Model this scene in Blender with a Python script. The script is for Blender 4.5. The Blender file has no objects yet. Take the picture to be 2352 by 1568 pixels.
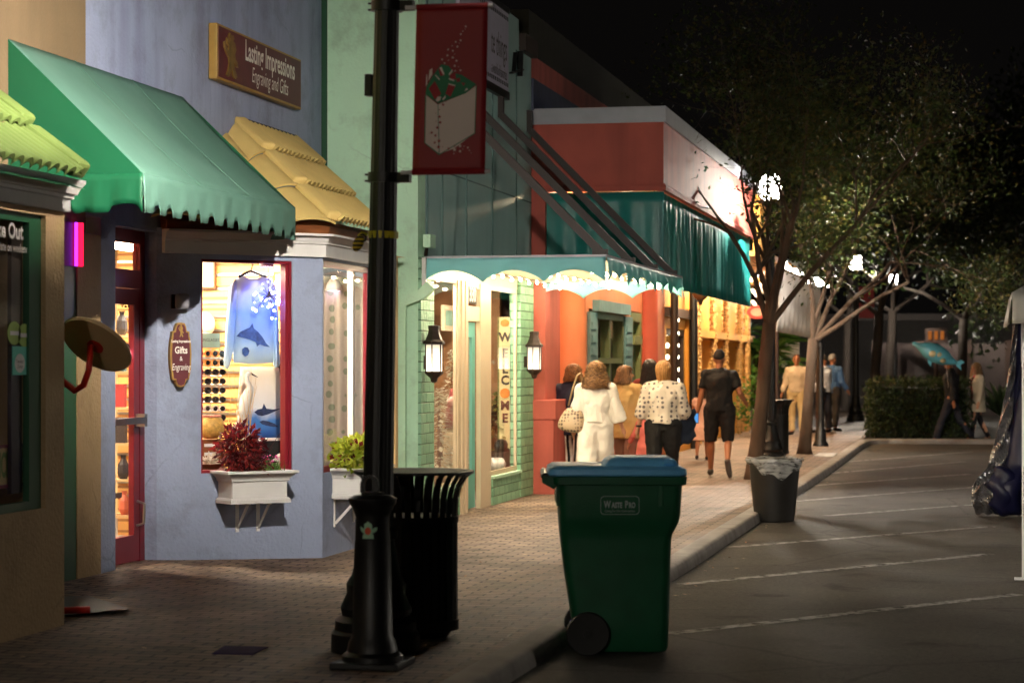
import bpy, bmesh, math, random
from mathutils import Vector, Matrix
rnd = random.Random(7)
scene = bpy.context.scene
R = math.radians
PI = math.pi
# ------------------------------------------------------------------ camera
CAMZ = 1.69
YAW = R(11.61)
cam_d = bpy.data.cameras.new('camera')
cam = bpy.data.objects.new('camera', cam_d)
scene.collection.objects.link(cam)
cam.location = (0, 0, CAMZ)
cam.rotation_euler = (R(90), 0, YAW)
cam_d.lens = 80
cam_d.sensor_width = 36
cam_d.shift_y = 0.0208
cam_d.clip_start = 0.2
cam_d.clip_end = 600
cam_d.dof.use_dof = True
cam_d.dof.focus_distance = 19.2
cam_d.dof.aperture_fstop = 3.0
scene.camera = cam
# ------------------------------------------------------------------ world (night sky)
w = bpy.data.worlds.new('World'); scene.world = w
w.use_nodes = True
wn = w.node_tree.nodes; wl = w.node_tree.links
wn.clear()
sky = wn.new('ShaderNodeTexSky'); sky.sky_type = 'NISHITA'; sky.sun_disc = False
sky.sun_elevation = R(-6.0); sky.sun_rotation = R(200)
hue = wn.new('ShaderNodeMixRGB'); hue.blend_type = 'MULTIPLY'; hue.inputs[0].default_value = 1
hue.inputs[2].default_value = (1.0, 0.75, 0.6, 1)
glow = wn.new('ShaderNodeMixRGB'); glow.blend_type = 'ADD'; glow.inputs[0].default_value = 1
glow.inputs[2].default_value = (0.034, 0.030, 0.028, 1)
bg = wn.new('ShaderNodeBackground'); bg.inputs[1].default_value = 0.075
wo = wn.new('ShaderNodeOutputWorld')
wl.new(sky.outputs[0], hue.inputs[1]); wl.new(hue.outputs[0], glow.inputs[1])
wl.new(glow.outputs[0], bg.inputs[0]); wl.new(bg.outputs[0], wo.inputs[0])
vs = scene.view_settings
vs.view_transform = 'Standard'; vs.look = 'None'; vs.exposure = 0.0; vs.gamma = 1.0
scene.cycles.max_bounces = 8
scene.cycles.diffuse_bounces = 4
scene.cycles.transparent_max_bounces = 16
scene.cycles.sample_clamp_indirect = 4.0
scene.cycles.sample_clamp_direct = 60.0
scene.cycles.caustics_reflective = False
scene.cycles.caustics_refractive = False
scene.cycles.use_denoising = True
# light levels, all in one place
LAMP_POWER = 7600.0       # street lamp globe
BULB_POWER = 760.0        # strings of bulbs under the teal awning
CEILING_POWER = 125.0      # shop ceiling panels
DOWN_POWER = 800.0        # warm downlights under the corner canopy
# ------------------------------------------------------------------ measuring helpers
SA, CA = math.sin(YAW), math.cos(YAW)
FPX = 80 / 36 * 2352
def ray(u, v):
    r = (u - 1176) / FPX; s = (833 - v) / FPX
    return Vector((-SA + CA * r, CA + SA * r, s))
CAMP = Vector((0, 0, CAMZ))
def on_x(u, v, X):
    d = ray(u, v); return CAMP + d * (X / d.x)
def on_y(u, v, Y):
    d = ray(u, v); return CAMP + d * (Y / d.y)
def on_z(u, v, Z):
    d = ray(u, v); return CAMP + d * ((Z - CAMZ) / d.z)
def at_d(u, v, dist):
    return CAMP + ray(u, v) * dist
class Frame:
    """a wall's own coordinates: a runs to the right along it, b up, c out of it"""
    def __init__(s, o, a):
        s.o = Vector(o); s.a = Vector((a[0], a[1], 0)).normalized(); s.b = Vector((0, 0, 1)); s.c = s.a.cross(s.b)
    def P(s, a, b, c=0):
        return s.o + s.a * a + s.b * b + s.c * c
    def hit(s, u, v, c=0):
        d = ray(u, v); o = s.o + s.c * c
        t = (o - CAMP).dot(s.c) / d.dot(s.c)
        p = CAMP + d * t - s.o
        return p.dot(s.a), p.dot(s.b)
    def A(s, u, c=0): return s.hit(u, 833, c)[0]
    def B(s, u, v, c=0): return s.hit(u, v, c)[1]
# ------------------------------------------------------------------ mesh helpers
COL = scene.collection
def root_of(o):
    while o.parent: o = o.parent
    return o
class MB:
    def __init__(s): s.v = []; s.f = []
    def add(s, vs, fs):
        n = len(s.v); s.v += [Vector(p) for p in vs]; s.f += [tuple(i + n for i in f) for f in fs]; return s
    def quad(s, a, b, c, d): return s.add([a, b, c, d], [(0, 1, 2, 3)])
    def poly(s, pts): return s.add(pts, [tuple(range(len(pts)))])
    def box(s, x0, y0, z0, x1, y1, z1):
        return s.add([(x0, y0, z0), (x1, y0, z0), (x1, y1, z0), (x0, y1, z0), (x0, y0, z1), (x1, y0, z1), (x1, y1, z1), (x0, y1, z1)],
                     [(3, 2, 1, 0), (4, 5, 6, 7), (0, 1, 5, 4), (1, 2, 6, 5), (2, 3, 7, 6), (3, 0, 4, 7)])
    def fbox(s, F, a0, a1, b0, b1, c0, c1):
        pts = [F.P(a, b, c) for b in (b0, b1) for a, c in ((a0, c0), (a1, c0), (a1, c1), (a0, c1))]
        return s.add(pts, [(0, 1, 2, 3), (7, 6, 5, 4), (1, 0, 4, 5), (2, 1, 5, 6), (3, 2, 6, 7), (0, 3, 7, 4)])
    def fprism(s, F, pts, c0, c1):
        n = len(pts)
        V = [F.P(a, b, c1) for a, b in pts] + [F.P(a, b, c0) for a, b in pts]
        fs = [tuple(range(n)), tuple(range(2 * n - 1, n - 1, -1))]
        fs += [(i, i + n, (i + 1) % n + n, (i + 1) % n) for i in range(n)]
        return s.add(V, fs)
    def bar(s, p0, p1, w, h=None, up=(0, 0, 1)):
        p0 = Vector(p0); p1 = Vector(p1); d = (p1 - p0).normalized(); h = w if h is None else h
        x = d.cross(Vector(up)); x = x.normalized() if x.length > 1e-4 else d.orthogonal().normalized()
        y = x.cross(d)
        c = [x * w / 2 * i + y * h / 2 * j for i, j in ((-1, -1), (1, -1), (1, 1), (-1, 1))]
        return s.add([p0 + q for q in c] + [p1 + q for q in c], [(3, 2, 1, 0), (4, 5, 6, 7), (0, 1, 5, 4), (1, 2, 6, 5), (2, 3, 7, 6), (3, 0, 4, 7)])
    def tube(s, pts, rad, n=8, caps=True, flat=1.0):
        pts = [Vector(p) for p in pts]
        if not hasattr(rad, '__len__'): rad = [rad] * len(pts)
        V = []; prev = None
        for i, p in enumerate(pts):
            d = (pts[min(i + 1, len(pts) - 1)] - pts[max(i - 1, 0)]).normalized()
            if prev is None: x = d.orthogonal().normalized()
            else:
                x = prev - d * prev.dot(d); x = x.normalized() if x.length > 1e-5 else d.orthogonal().normalized()
            prev = x; y = d.cross(x)
            V += [p + x * math.cos(2 * PI * k / n) * rad[i] + y * math.sin(2 * PI * k / n) * rad[i] * flat for k in range(n)]
        F = []
        for i in range(len(pts) - 1):
            for k in range(n):
                F.append((i * n + k, i * n + (k + 1) % n, (i + 1) * n + (k + 1) % n, (i + 1) * n + k))
        if caps:
            F.append(tuple(range(n - 1, -1, -1))); F.append(tuple((len(pts) - 1) * n + k for k in range(n)))
        return s.add(V, F)
    def lathe(s, prof, c=(0, 0, 0), n=20, sx=1, sy=1, rot=0, rfun=None):
        V = []
        for r, z in prof:
            for k in range(n):
                a = 2 * PI * k / n + rot
                q = r * (rfun(a, z) if rfun else 1)
                V.append((c[0] + q * sx * math.cos(a), c[1] + q * sy * math.sin(a), c[2] + z))
        F = [(i * n + k, i * n + (k + 1) % n, (i + 1) * n + (k + 1) % n, (i + 1) * n + k) for i in range(len(prof) - 1) for k in range(n)]
        F.append(tuple(range(n - 1, -1, -1))); F.append(tuple((len(prof) - 1) * n + k for k in range(n)))
        return s.add(V, F)
    def ball(s, c, r, n=12, m=8, rot=None):
        if not hasattr(r, '__len__'): r = (r, r, r)
        c = Vector(c); V = []; 
        for i in range(m + 1):
            t = PI * i / m
            for k in range(n):
                a = 2 * PI * k / n
                q = Vector((r[0] * math.sin(t) * math.cos(a), r[1] * math.sin(t) * math.sin(a), r[2] * math.cos(t)))
                if rot is not None: q = rot @ q
                V.append(c + q)
        F = [(i * n + k, (i + 1) * n + k, (i + 1) * n + (k + 1) % n, i * n + (k + 1) % n) for i in range(m) for k in range(n)]
        return s.add(V, F)
    def grid(s, fn, nu, nv):
        V = [fn(i / nu, j / nv) for j in range(nv + 1) for i in range(nu + 1)]
        F = [(j * (nu + 1) + i, j * (nu + 1) + i + 1, (j + 1) * (nu + 1) + i + 1, (j + 1) * (nu + 1) + i) for j in range(nv) for i in range(nu)]
        return s.add(V, F)
    def sweep(s, path, prof):
        """prof of (out, z) carried along a 2-d path with mitred corners; out is to the right of travel"""
        P = [Vector(p) for p in path]; m = len(prof); V = []
        for i, p in enumerate(P):
            ns = []
            if i > 0: d = (P[i] - P[i - 1]).normalized(); ns.append(Vector((d.y, -d.x)))
            if i < len(P) - 1: d = (P[i + 1] - P[i]).normalized(); ns.append(Vector((d.y, -d.x)))
            n = sum(ns, Vector((0, 0))); n = n / n.length
            k = 1 / max(0.4, n.dot(ns[0]))
            for o, z in prof: V.append((p.x + n.x * o * k, p.y + n.y * o * k, z))
        F = [(i * m + j, (i + 1) * m + j, (i + 1) * m + j + 1, i * m + j + 1) for i in range(len(P) - 1) for j in range(m - 1)]
        F.append(tuple(range(m))); F.append(tuple((len(P) - 1) * m + j for j in range(m - 1, -1, -1)))
        return s.add(V, F)
    def text(s, F, txt, a, b, size, sx=1.0, c=0.004, align='CENTER', thick=0.0, shear=0.0, bold=0.0):
        cu = bpy.data.curves.new('lettering', 'FONT'); cu.body = txt; cu.size = size; cu.align_x = align; cu.align_y = 'CENTER'
        cu.extrude = thick; cu.shear = shear; cu.offset = bold; cu.resolution_u = 3
        ob = bpy.data.objects.new('lettering', cu)
        me = bpy.data.meshes.new_from_object(ob)
        s.add([F.P(a + p.co.x * sx, b + p.co.y, c + thick + p.co.z) for p in me.vertices], [tuple(p.vertices) for p in me.polygons])
        bpy.data.objects.remove(ob); bpy.data.curves.remove(cu); bpy.data.meshes.remove(me)
        return s
    def xf(s, M):
        s.v = [M @ p for p in s.v]; return s
    def join(s, o): return s.add(o.v, o.f)
    def build(s, name, mat, parent=None, smooth=False, bevel=0, kind=None, origin=None):
        me = bpy.data.meshes.new(name)
        if parent is not None: off = root_of(parent).location.copy()
        elif origin is not None: off = Vector(origin)
        elif s.v:
            off = Vector(((min(p.x for p in s.v) + max(p.x for p in s.v)) / 2, (min(p.y for p in s.v) + max(p.y for p in s.v)) / 2, min(p.z for p in s.v)))
        else: off = Vector()
        me.from_pydata([tuple(p - off) for p in s.v], [], s.f)
        me.update()
        o = bpy.data.objects.new(name, me); COL.objects.link(o)
        if parent is not None: o.parent = parent
        else: o.location = off
        for m in (mat if isinstance(mat, (list, tuple)) else [mat]): me.materials.append(m)
        if smooth is not False:
            me.polygons.foreach_set('use_smooth', [True] * len(me.polygons))
            if smooth is not True: me.set_sharp_from_angle(angle=R(smooth))
        if bevel:
            b = o.modifiers.new('bevel', 'BEVEL'); b.width = bevel; b.segments = 2; b.limit_method = 'ANGLE'; b.angle_limit = R(40)
        if kind: o['kind'] = kind
        return o
def tag(o, label, cat, group=None):
    o['label'] = label; o['category'] = cat
    if group: o['group'] = group
    return o
def thing(name, label, cat, loc=(0, 0, 0), group=None, rz=0):
    o = bpy.data.objects.new(name, None); COL.objects.link(o); o.location = loc; o.rotation_euler = (0, 0, rz)
    o.empty_display_size = 0.1
    return tag(o, label, cat, group)
def kids(o): return [c for c in bpy.data.objects if c.parent == o]
def dup(root, loc, rz=None, label=None, group=None):
    r = root.copy(); COL.objects.link(r); r.location = loc
    if rz is not None: r.rotation_euler = (0, 0, rz)
    if label: r['label'] = label
    if group: r['group'] = group
    for ch in kids(root):
        c = ch.copy(); COL.objects.link(c); c.parent = r
        for g in kids(ch):
            d = g.copy(); COL.objects.link(d); d.parent = c
    return r
def wall_mb(F, a0, a1, b0, b1, holes=(), c0=-0.15, c1=0.0, mb=None):
    mb = mb or MB()
    xs = sorted({a0, a1} | {h[0] for h in holes} | {h[1] for h in holes})
    for i in range(len(xs) - 1):
        x0, x1 = xs[i], xs[i + 1]
        hs = sorted([h for h in holes if h[0] < (x0 + x1) / 2 < h[1]], key=lambda h: h[2])
        z = b0
        for h in hs:
            if h[2] > z: mb.fbox(F, x0, x1, z, h[2], c0, c1)
            z = h[3]
        if z < b1: mb.fbox(F, x0, x1, z, b1, c0, c1)
    return mb
def frame_mb(F, a0, a1, b0, b1, w, c0, c1, mb=None, bottom=True):
    mb = mb or MB()
    mb.fbox(F, a0, a0 + w, b0, b1, c0, c1); mb.fbox(F, a1 - w, a1, b0, b1, c0, c1)
    mb.fbox(F, a0 + w, a1 - w, b1 - w, b1, c0, c1)
    if bottom: mb.fbox(F, a0 + w, a1 - w, b0, b0 + w, c0, c1)
    return mb
def tile_mb(E0, E1, T0, T1, waves, amp, courses, lip=0.03, rise=0.045, over=0.0):
    """barrel tile slope between an eave line E0-E1 and a top line T0-T1"""
    E0, E1, T0, T1 = map(Vector, (E0, E1, T0, T1))
    n = (E1 - E0).cross(T0 - E0).normalized()
    if n.z < 0: n = -n
    mb = MB(); nu = waves * 8
    def base(s, t): return (E0.lerp(E1, s)).lerp(T0.lerp(T1, s), t)
    def wv(s): return amp * abs(math.sin(PI * s * waves)) ** .8
    for k in range(courses):
        t0, t1 = k / courses, (k + 1) / courses
        def fn(s, q, t0=t0, t1=t1, k=k):
            h = wv(s) + 0.012
            if q < 0.3: return base(s, t0) + n * (h + rise - lip)
            if q < 0.6: return base(s, t0) + n * (h + rise)
            return base(s, t1) + n * (h + 0.0)
        mb.grid(fn, nu, 3 - 1)
    return mb
# ------------------------------------------------------------------ materials
def newmat(name):
    m = bpy.data.materials.new(name); m.use_nodes = True
    return m, m.node_tree.nodes, m.node_tree.links, m.node_tree.nodes['Principled BSDF']
def srgb(r, g, b):
    f = lambda c: (c / 255 / 12.92) if c <= 10 else ((c / 255 + 0.055) / 1.055) ** 2.4
    return (f(r), f(g), f(b), 1)
def mul(c, k): return (min(1, c[0] * k), min(1, c[1] * k), min(1, c[2] * k), 1)
def M(name, col, rough=0.6, var=0.18, scale=6.0, bump=0.0, bscale=60.0, metal=0.0, streak=None, spec=0.4, stretch=None, coat=0, trans=0, crack=0.0):
    m, N, L, B = newmat(name)
    B.inputs['Roughness'].default_value = rough; B.inputs['Metallic'].default_value = metal
    B.inputs['Specular IOR Level'].default_value = spec
    if coat: B.inputs['Coat Weight'].default_value = coat
    tc = N.new('ShaderNodeTexCoord')
    no = N.new('ShaderNodeTexNoise'); no.inputs['Scale'].default_value = scale; no.inputs['Detail'].default_value = 5
    src = tc.outputs['Object']
    if stretch:
        mp = N.new('ShaderNodeMapping'); mp.inputs['Scale'].default_value = stretch
        L.new(src, mp.inputs[0]); src = mp.outputs[0]
    L.new(src, no.inputs['Vector'])
    rp = N.new('ShaderNodeValToRGB')
    rp.color_ramp.elements[0].position = 0.3; rp.color_ramp.elements[0].color = mul(col, 1 - var)
    rp.color_ramp.elements[1].position = 0.7; rp.color_ramp.elements[1].color = mul(col, 1 + var)
    L.new(no.outputs[0], rp.inputs[0]); out = rp.outputs[0]
    if streak:
        scol, amt = streak
        mp = N.new('ShaderNodeMapping'); mp.inputs['Scale'].default_value = (2.3, 2.3, 0.3); L.new(tc.outputs['Object'], mp.inputs[0])
        n2 = N.new('ShaderNodeTexNoise'); n2.inputs['Scale'].default_value = 1.3; n2.inputs['Detail'].default_value = 6; L.new(mp.outputs[0], n2.inputs['Vector'])
        r2 = N.new('ShaderNodeValToRGB'); r2.color_ramp.elements[0].position = 0.45; r2.color_ramp.elements[1].position = 0.75
        r2.color_ramp.elements[0].color = (0, 0, 0, 1); r2.color_ramp.elements[1].color = (amt, amt, amt, 1)
        L.new(n2.outputs[0], r2.inputs[0])
        mx = N.new('ShaderNodeMixRGB'); L.new(r2.outputs[0], mx.inputs[0]); L.new(out, mx.inputs[1]); mx.inputs[2].default_value = scol
        out = mx.outputs[0]
    if crack:
        wp = N.new('ShaderNodeMixRGB'); wp.inputs[0].default_value = .2; L.new(tc.outputs['Object'], wp.inputs[1]); L.new(no.outputs['Color'], wp.inputs[2])
        vo = N.new('ShaderNodeTexVoronoi'); vo.feature = 'DISTANCE_TO_EDGE'; vo.inputs['Scale'].default_value = .9; L.new(wp.outputs[0], vo.inputs['Vector'])
        rc = N.new('ShaderNodeValToRGB'); rc.color_ramp.elements[0].position = .0; rc.color_ramp.elements[0].color = (1 - crack,) * 3 + (1,); rc.color_ramp.elements[1].position = .006; rc.color_ramp.elements[1].color = (1, 1, 1, 1); L.new(vo.outputs['Distance'], rc.inputs[0])
        n5 = N.new('ShaderNodeTexNoise'); n5.inputs['Scale'].default_value = 1.7; n5.inputs['Detail'].default_value = 8; n5.inputs['Roughness'].default_value = .72; L.new(tc.outputs['Object'], n5.inputs['Vector'])
        r5 = N.new('ShaderNodeValToRGB'); r5.color_ramp.elements[0].position = .3; r5.color_ramp.elements[0].color = (.74, .73, .71, 1); r5.color_ramp.elements[1].position = .5; r5.color_ramp.elements[1].color = (1.03, 1.03, 1.03, 1); L.new(n5.outputs[0], r5.inputs[0])
        mk = N.new('ShaderNodeMapRange'); mk.inputs[1].default_value = .5; mk.inputs[2].default_value = .62; L.new(no.outputs[0], mk.inputs[0])
        a1 = N.new('ShaderNodeMixRGB'); a1.blend_type = 'MULTIPLY'; L.new(mk.outputs[0], a1.inputs[0]); L.new(out, a1.inputs[1]); L.new(rc.outputs[0], a1.inputs[2])
        a2 = N.new('ShaderNodeMixRGB'); a2.blend_type = 'MULTIPLY'; a2.inputs[0].default_value = 1; L.new(a1.outputs[0], a2.inputs[1]); L.new(r5.outputs[0], a2.inputs[2]); out = a2.outputs[0]
    L.new(out, B.inputs['Base Color'])
    if bump:
        n3 = N.new('ShaderNodeTexNoise'); n3.inputs['Scale'].default_value = bscale; n3.inputs['Detail'].default_value = 4
        L.new(tc.outputs['Object'], n3.inputs['Vector'])
        bp = N.new('ShaderNodeBump'); bp.inputs['Strength'].default_value = bump; bp.inputs['Distance'].default_value = 0.012
        L.new(n3.outputs[0], bp.inputs['Height']); L.new(bp.outputs[0], B.inputs['Normal'])
    if trans:
        tr = N.new('ShaderNodeBsdfTranslucent'); L.new(out, tr.inputs[0])
        ms = N.new('ShaderNodeMixShader'); ms.inputs[0].default_value = trans
        L.new(B.outputs[0], ms.inputs[1]); L.new(tr.outputs[0], ms.inputs[2])
        L.new(ms.outputs[0], N['Material Output'].inputs[0])
    return m
def EM(name, col, power):
    m, N, L, B = newmat(name)
    e = N.new('ShaderNodeEmission'); e.inputs[0].default_value = (col[0], col[1], col[2], 1); e.inputs[1].default_value = power
    L.new(e.outputs[0], N['Material Output'].inputs[0])
    return m
def glass_mat(name, tint=(1, 1, 1, 1), refl=0.07):
    m, N, L, B = newmat(name)
    t = N.new('ShaderNodeBsdfTransparent'); t.inputs[0].default_value = tint
    g = N.new('ShaderNodeBsdfGlossy'); g.inputs['Roughness'].default_value = 0.02
    lw = N.new('ShaderNodeLayerWeight'); lw.inputs[0].default_value = .5
    pw = N.new('ShaderNodeMath'); pw.operation = 'POWER'; L.new(lw.outputs['Facing'], pw.inputs[0]); pw.inputs[1].default_value = 4.5
    f = N.new('ShaderNodeMath'); f.operation = 'MULTIPLY_ADD'; L.new(pw.outputs[0], f.inputs[0]); f.inputs[1].default_value = .5; f.inputs[2].default_value = .025
    mx = N.new('ShaderNodeMixShader')
    L.new(f.outputs[0], mx.inputs[0]); L.new(t.outputs[0], mx.inputs[1]); L.new(g.outputs[0], mx.inputs[2])
    L.new(mx.outputs[0], N['Material Output'].inputs[0])
    return m
def paver_mat():
    m, N, L, B = newmat('brick pavers')
    tc = N.new('ShaderNodeTexCoord')
    wp = N.new('ShaderNodeTexNoise'); wp.inputs['Scale'].default_value = 9; L.new(tc.outputs['Object'], wp.inputs['Vector'])
    mx0 = N.new('ShaderNodeMixRGB'); mx0.inputs[0].default_value = 0.02; L.new(tc.outputs['Object'], mx0.inputs[1]); L.new(wp.outputs['Color'], mx0.inputs[2])
    br = N.new('ShaderNodeTexBrick'); br.inputs['Scale'].default_value = 1.0
    br.inputs['Brick Width'].default_value = 0.21; br.inputs['Row Height'].default_value = 0.108; br.inputs['Mortar Size'].default_value = 0.009
    br.inputs['Mortar Smooth'].default_value = 0.4; br.inputs['Bias'].default_value = 0.0
    br.inputs['Color1'].default_value = srgb(162, 142, 124); br.inputs['Color2'].default_value = srgb(128, 113, 104); br.inputs['Mortar'].default_value = srgb(40, 33, 29)
    L.new(mx0.outputs[0], br.inputs['Vector'])
    n1 = N.new('ShaderNodeTexNoise'); n1.inputs['Scale'].default_value = 0.9; n1.inputs['Detail'].default_value = 6; L.new(tc.outputs['Object'], n1.inputs['Vector'])
    r1 = N.new('ShaderNodeValToRGB'); r1.color_ramp.elements[0].position = 0.3; r1.color_ramp.elements[0].color = (0.62, 0.6, 0.58, 1)
    r1.color_ramp.elements[1].position = 0.7; r1.color_ramp.elements[1].color = (1.15, 1.1, 1.08, 1); L.new(n1.outputs[0], r1.inputs[0])
    mx = N.new('ShaderNodeMixRGB'); mx.blend_type = 'MULTIPLY'; mx.inputs[0].default_value = 1; L.new(br.outputs[0], mx.inputs[1]); L.new(r1.outputs[0], mx.inputs[2])
    n4 = N.new('ShaderNodeTexNoise'); n4.inputs['Scale'].default_value = 3.1; n4.inputs['Detail'].default_value = 7; n4.inputs['Roughness'].default_value = .7; L.new(tc.outputs['Object'], n4.inputs['Vector'])
    r4 = N.new('ShaderNodeValToRGB'); r4.color_ramp.elements[0].position = 0.34; r4.color_ramp.elements[0].color = (0.5, 0.48, 0.47, 1); r4.color_ramp.elements[1].position = 0.5; r4.color_ramp.elements[1].color = (1, 1, 1, 1); L.new(n4.outputs[0], r4.inputs[0])
    mx4 = N.new('ShaderNodeMixRGB'); mx4.blend_type = 'MULTIPLY'; mx4.inputs[0].default_value = 1; L.new(mx.outputs[0], mx4.inputs[1]); L.new(r4.outputs[0], mx4.inputs[2]); mx = mx4
    L.new(mx.outputs[0], B.inputs['Base Color']); B.inputs['Roughness'].default_value = 0.72; B.inputs['Specular IOR Level'].default_value = 0.3
    n2 = N.new('ShaderNodeTexNoise'); n2.inputs['Scale'].default_value = 70; L.new(tc.outputs['Object'], n2.inputs['Vector'])
    ad = N.new('ShaderNodeMath'); ad.operation = 'MULTIPLY_ADD'; L.new(n2.outputs[0], ad.inputs[0]); ad.inputs[1].default_value = 0.25
    inv = N.new('ShaderNodeMath'); inv.operation = 'SUBTRACT'; inv.inputs[0].default_value = 1; L.new(br.outputs['Fac'], inv.inputs[1]); L.new(inv.outputs[0], ad.inputs[2])
    bp = N.new('ShaderNodeBump'); bp.inputs['Strength'].default_value = 0.9; bp.inputs['Distance'].default_value = 0.008
    L.new(ad.outputs[0], bp.inputs['Height']); L.new(bp.outputs[0], B.inputs['Normal'])
    return m
def asphalt_mat():
    m, N, L, B = newmat('worn asphalt')
    tc = N.new('ShaderNodeTexCoord')
    def noise(sc, det=5, rough=.6):
        n = N.new('ShaderNodeTexNoise'); n.inputs['Scale'].default_value = sc; n.inputs['Detail'].default_value = det; n.inputs['Roughness'].default_value = rough; L.new(tc.outputs['Object'], n.inputs['Vector']); return n
    def ramp(src, p0, c0, p1, c1):
        r = N.new('ShaderNodeValToRGB'); e = r.color_ramp.elements; e[0].position = p0; e[0].color = c0; e[1].position = p1; e[1].color = c1; L.new(src, r.inputs[0]); return r
    def mulm(a, b):
        x = N.new('ShaderNodeMixRGB'); x.blend_type = 'MULTIPLY'; x.inputs[0].default_value = 1; L.new(a, x.inputs[1]); L.new(b, x.inputs[2]); return x.outputs[0]
    g = noise(90, 3, .8); big = noise(.55, 6); st = noise(1.7, 4)
    base = ramp(g.outputs[0], .3, (.038, .034, .03, 1), .72, (.15, .135, .118, 1))
    patch = ramp(big.outputs[0], .35, (.62, .62, .62, 1), .68, (1.15, 1.13, 1.1, 1))
    stain = ramp(st.outputs[0], .3, (.45, .44, .43, 1), .42, (1, 1, 1, 1))
    vo = N.new('ShaderNodeTexVoronoi'); vo.feature = 'DISTANCE_TO_EDGE'; vo.inputs['Scale'].default_value = .42
    wp = N.new('ShaderNodeMixRGB'); wp.inputs[0].default_value = .12; L.new(tc.outputs['Object'], wp.inputs[1]); L.new(noise(1.2).outputs['Color'], wp.inputs[2]); L.new(wp.outputs[0], vo.inputs['Vector'])
    crack = ramp(vo.outputs['Distance'], .002, (.55, .55, .55, 1), .008, (1, 1, 1, 1))
    gm = noise(24, 4, .75); med = ramp(gm.outputs[0], .36, (.68, .68, .68, 1), .64, (1.25, 1.24, 1.22, 1))
    out = mulm(mulm(mulm(base.outputs[0], med.outputs[0]), patch.outputs[0]), mulm(stain.outputs[0], crack.outputs[0]))
    L.new(out, B.inputs['Base Color']); B.inputs['Roughness'].default_value = .78; B.inputs['Specular IOR Level'].default_value = .35
    bp = N.new('ShaderNodeBump'); bp.inputs['Strength'].default_value = 1; bp.inputs['Distance'].default_value = .01; L.new(g.outputs[0], bp.inputs['Height']); L.new(bp.outputs[0], B.inputs['Normal'])
    return m
def stone_mat(name, c1, c2, mortar, w=0.26, h=0.1):
    m, N, L, B = newmat(name)
    tc = N.new('ShaderNodeTexCoord'); sp = N.new('ShaderNodeSeparateXYZ'); L.new(tc.outputs['Object'], sp.inputs[0])
    ad = N.new('ShaderNodeMath'); ad.operation = 'ADD'; L.new(sp.outputs[0], ad.inputs[0]); L.new(sp.outputs[1], ad.inputs[1])
    cb = N.new('ShaderNodeCombineXYZ'); L.new(ad.outputs[0], cb.inputs[0]); L.new(sp.outputs[2], cb.inputs[1])
    br = N.new('ShaderNodeTexBrick'); br.inputs['Scale'].default_value = 1; br.inputs['Brick Width'].default_value = w; br.inputs['Row Height'].default_value = h
    br.inputs['Mortar Size'].default_value = 0.008; br.inputs['Mortar Smooth'].default_value = 0.8
    br.inputs['Color1'].default_value = c1; br.inputs['Color2'].default_value = c2; br.inputs['Mortar'].default_value = mortar
    L.new(cb.outputs[0], br.inputs['Vector']); L.new(br.outputs[0], B.inputs['Base Color'])
    n = N.new('ShaderNodeTexNoise'); n.inputs['Scale'].default_value = 14; n.inputs['Detail'].default_value = 6; L.new(tc.outputs['Object'], n.inputs['Vector'])
    s = N.new('ShaderNodeMath'); s.operation = 'SUBTRACT'; L.new(n.outputs[0], s.inputs[0]); L.new(br.outputs['Fac'], s.inputs[1])
    bp = N.new('ShaderNodeBump'); bp.inputs['Strength'].default_value = 1; bp.inputs['Distance'].default_value = 0.035
    L.new(s.outputs[0], bp.inputs['Height']); L.new(bp.outputs[0], B.inputs['Normal'])
    B.inputs['Roughness'].default_value = 0.55
    return m
def wave_mat(name, c1, c2, scale, direction='X', rough=0.6, sharp=(0.4, 0.6)):
    m, N, L, B = newmat(name)
    tc = N.new('ShaderNodeTexCoord'); wv = N.new('ShaderNodeTexWave'); wv.bands_direction = direction
    wv.inputs['Scale'].default_value = scale; wv.inputs['Distortion'].default_value = 0.0
    L.new(tc.outputs['Object'], wv.inputs['Vector'])
    rp = N.new('ShaderNodeValToRGB'); rp.color_ramp.elements[0].position = sharp[0]; rp.color_ramp.elements[1].position = sharp[1]
    rp.color_ramp.elements[0].color = c1; rp.color_ramp.elements[1].color = c2
    L.new(wv.outputs[0], rp.inputs[0]); L.new(rp.outputs[0], B.inputs['Base Color']); B.inputs['Roughness'].default_value = rough
    return m
def spots_mat(name, base, dot, scale, size=0.3, rough=0.75):
    m, N, L, B = newmat(name)
    tc = N.new('ShaderNodeTexCoord'); vo = N.new('ShaderNodeTexVoronoi'); vo.inputs['Scale'].default_value = scale; vo.inputs['Randomness'].default_value = 0.35
    L.new(tc.outputs['Object'], vo.inputs['Vector'])
    rp = N.new('ShaderNodeValToRGB'); rp.color_ramp.elements[0].position = size; rp.color_ramp.elements[1].position = size + 0.06
    rp.color_ramp.elements[0].color = dot; rp.color_ramp.elements[1].color = base
    L.new(vo.outputs['Distance'], rp.inputs[0]); L.new(rp.outputs[0], B.inputs['Base Color']); B.inputs['Roughness'].default_value = rough
    return m
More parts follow.
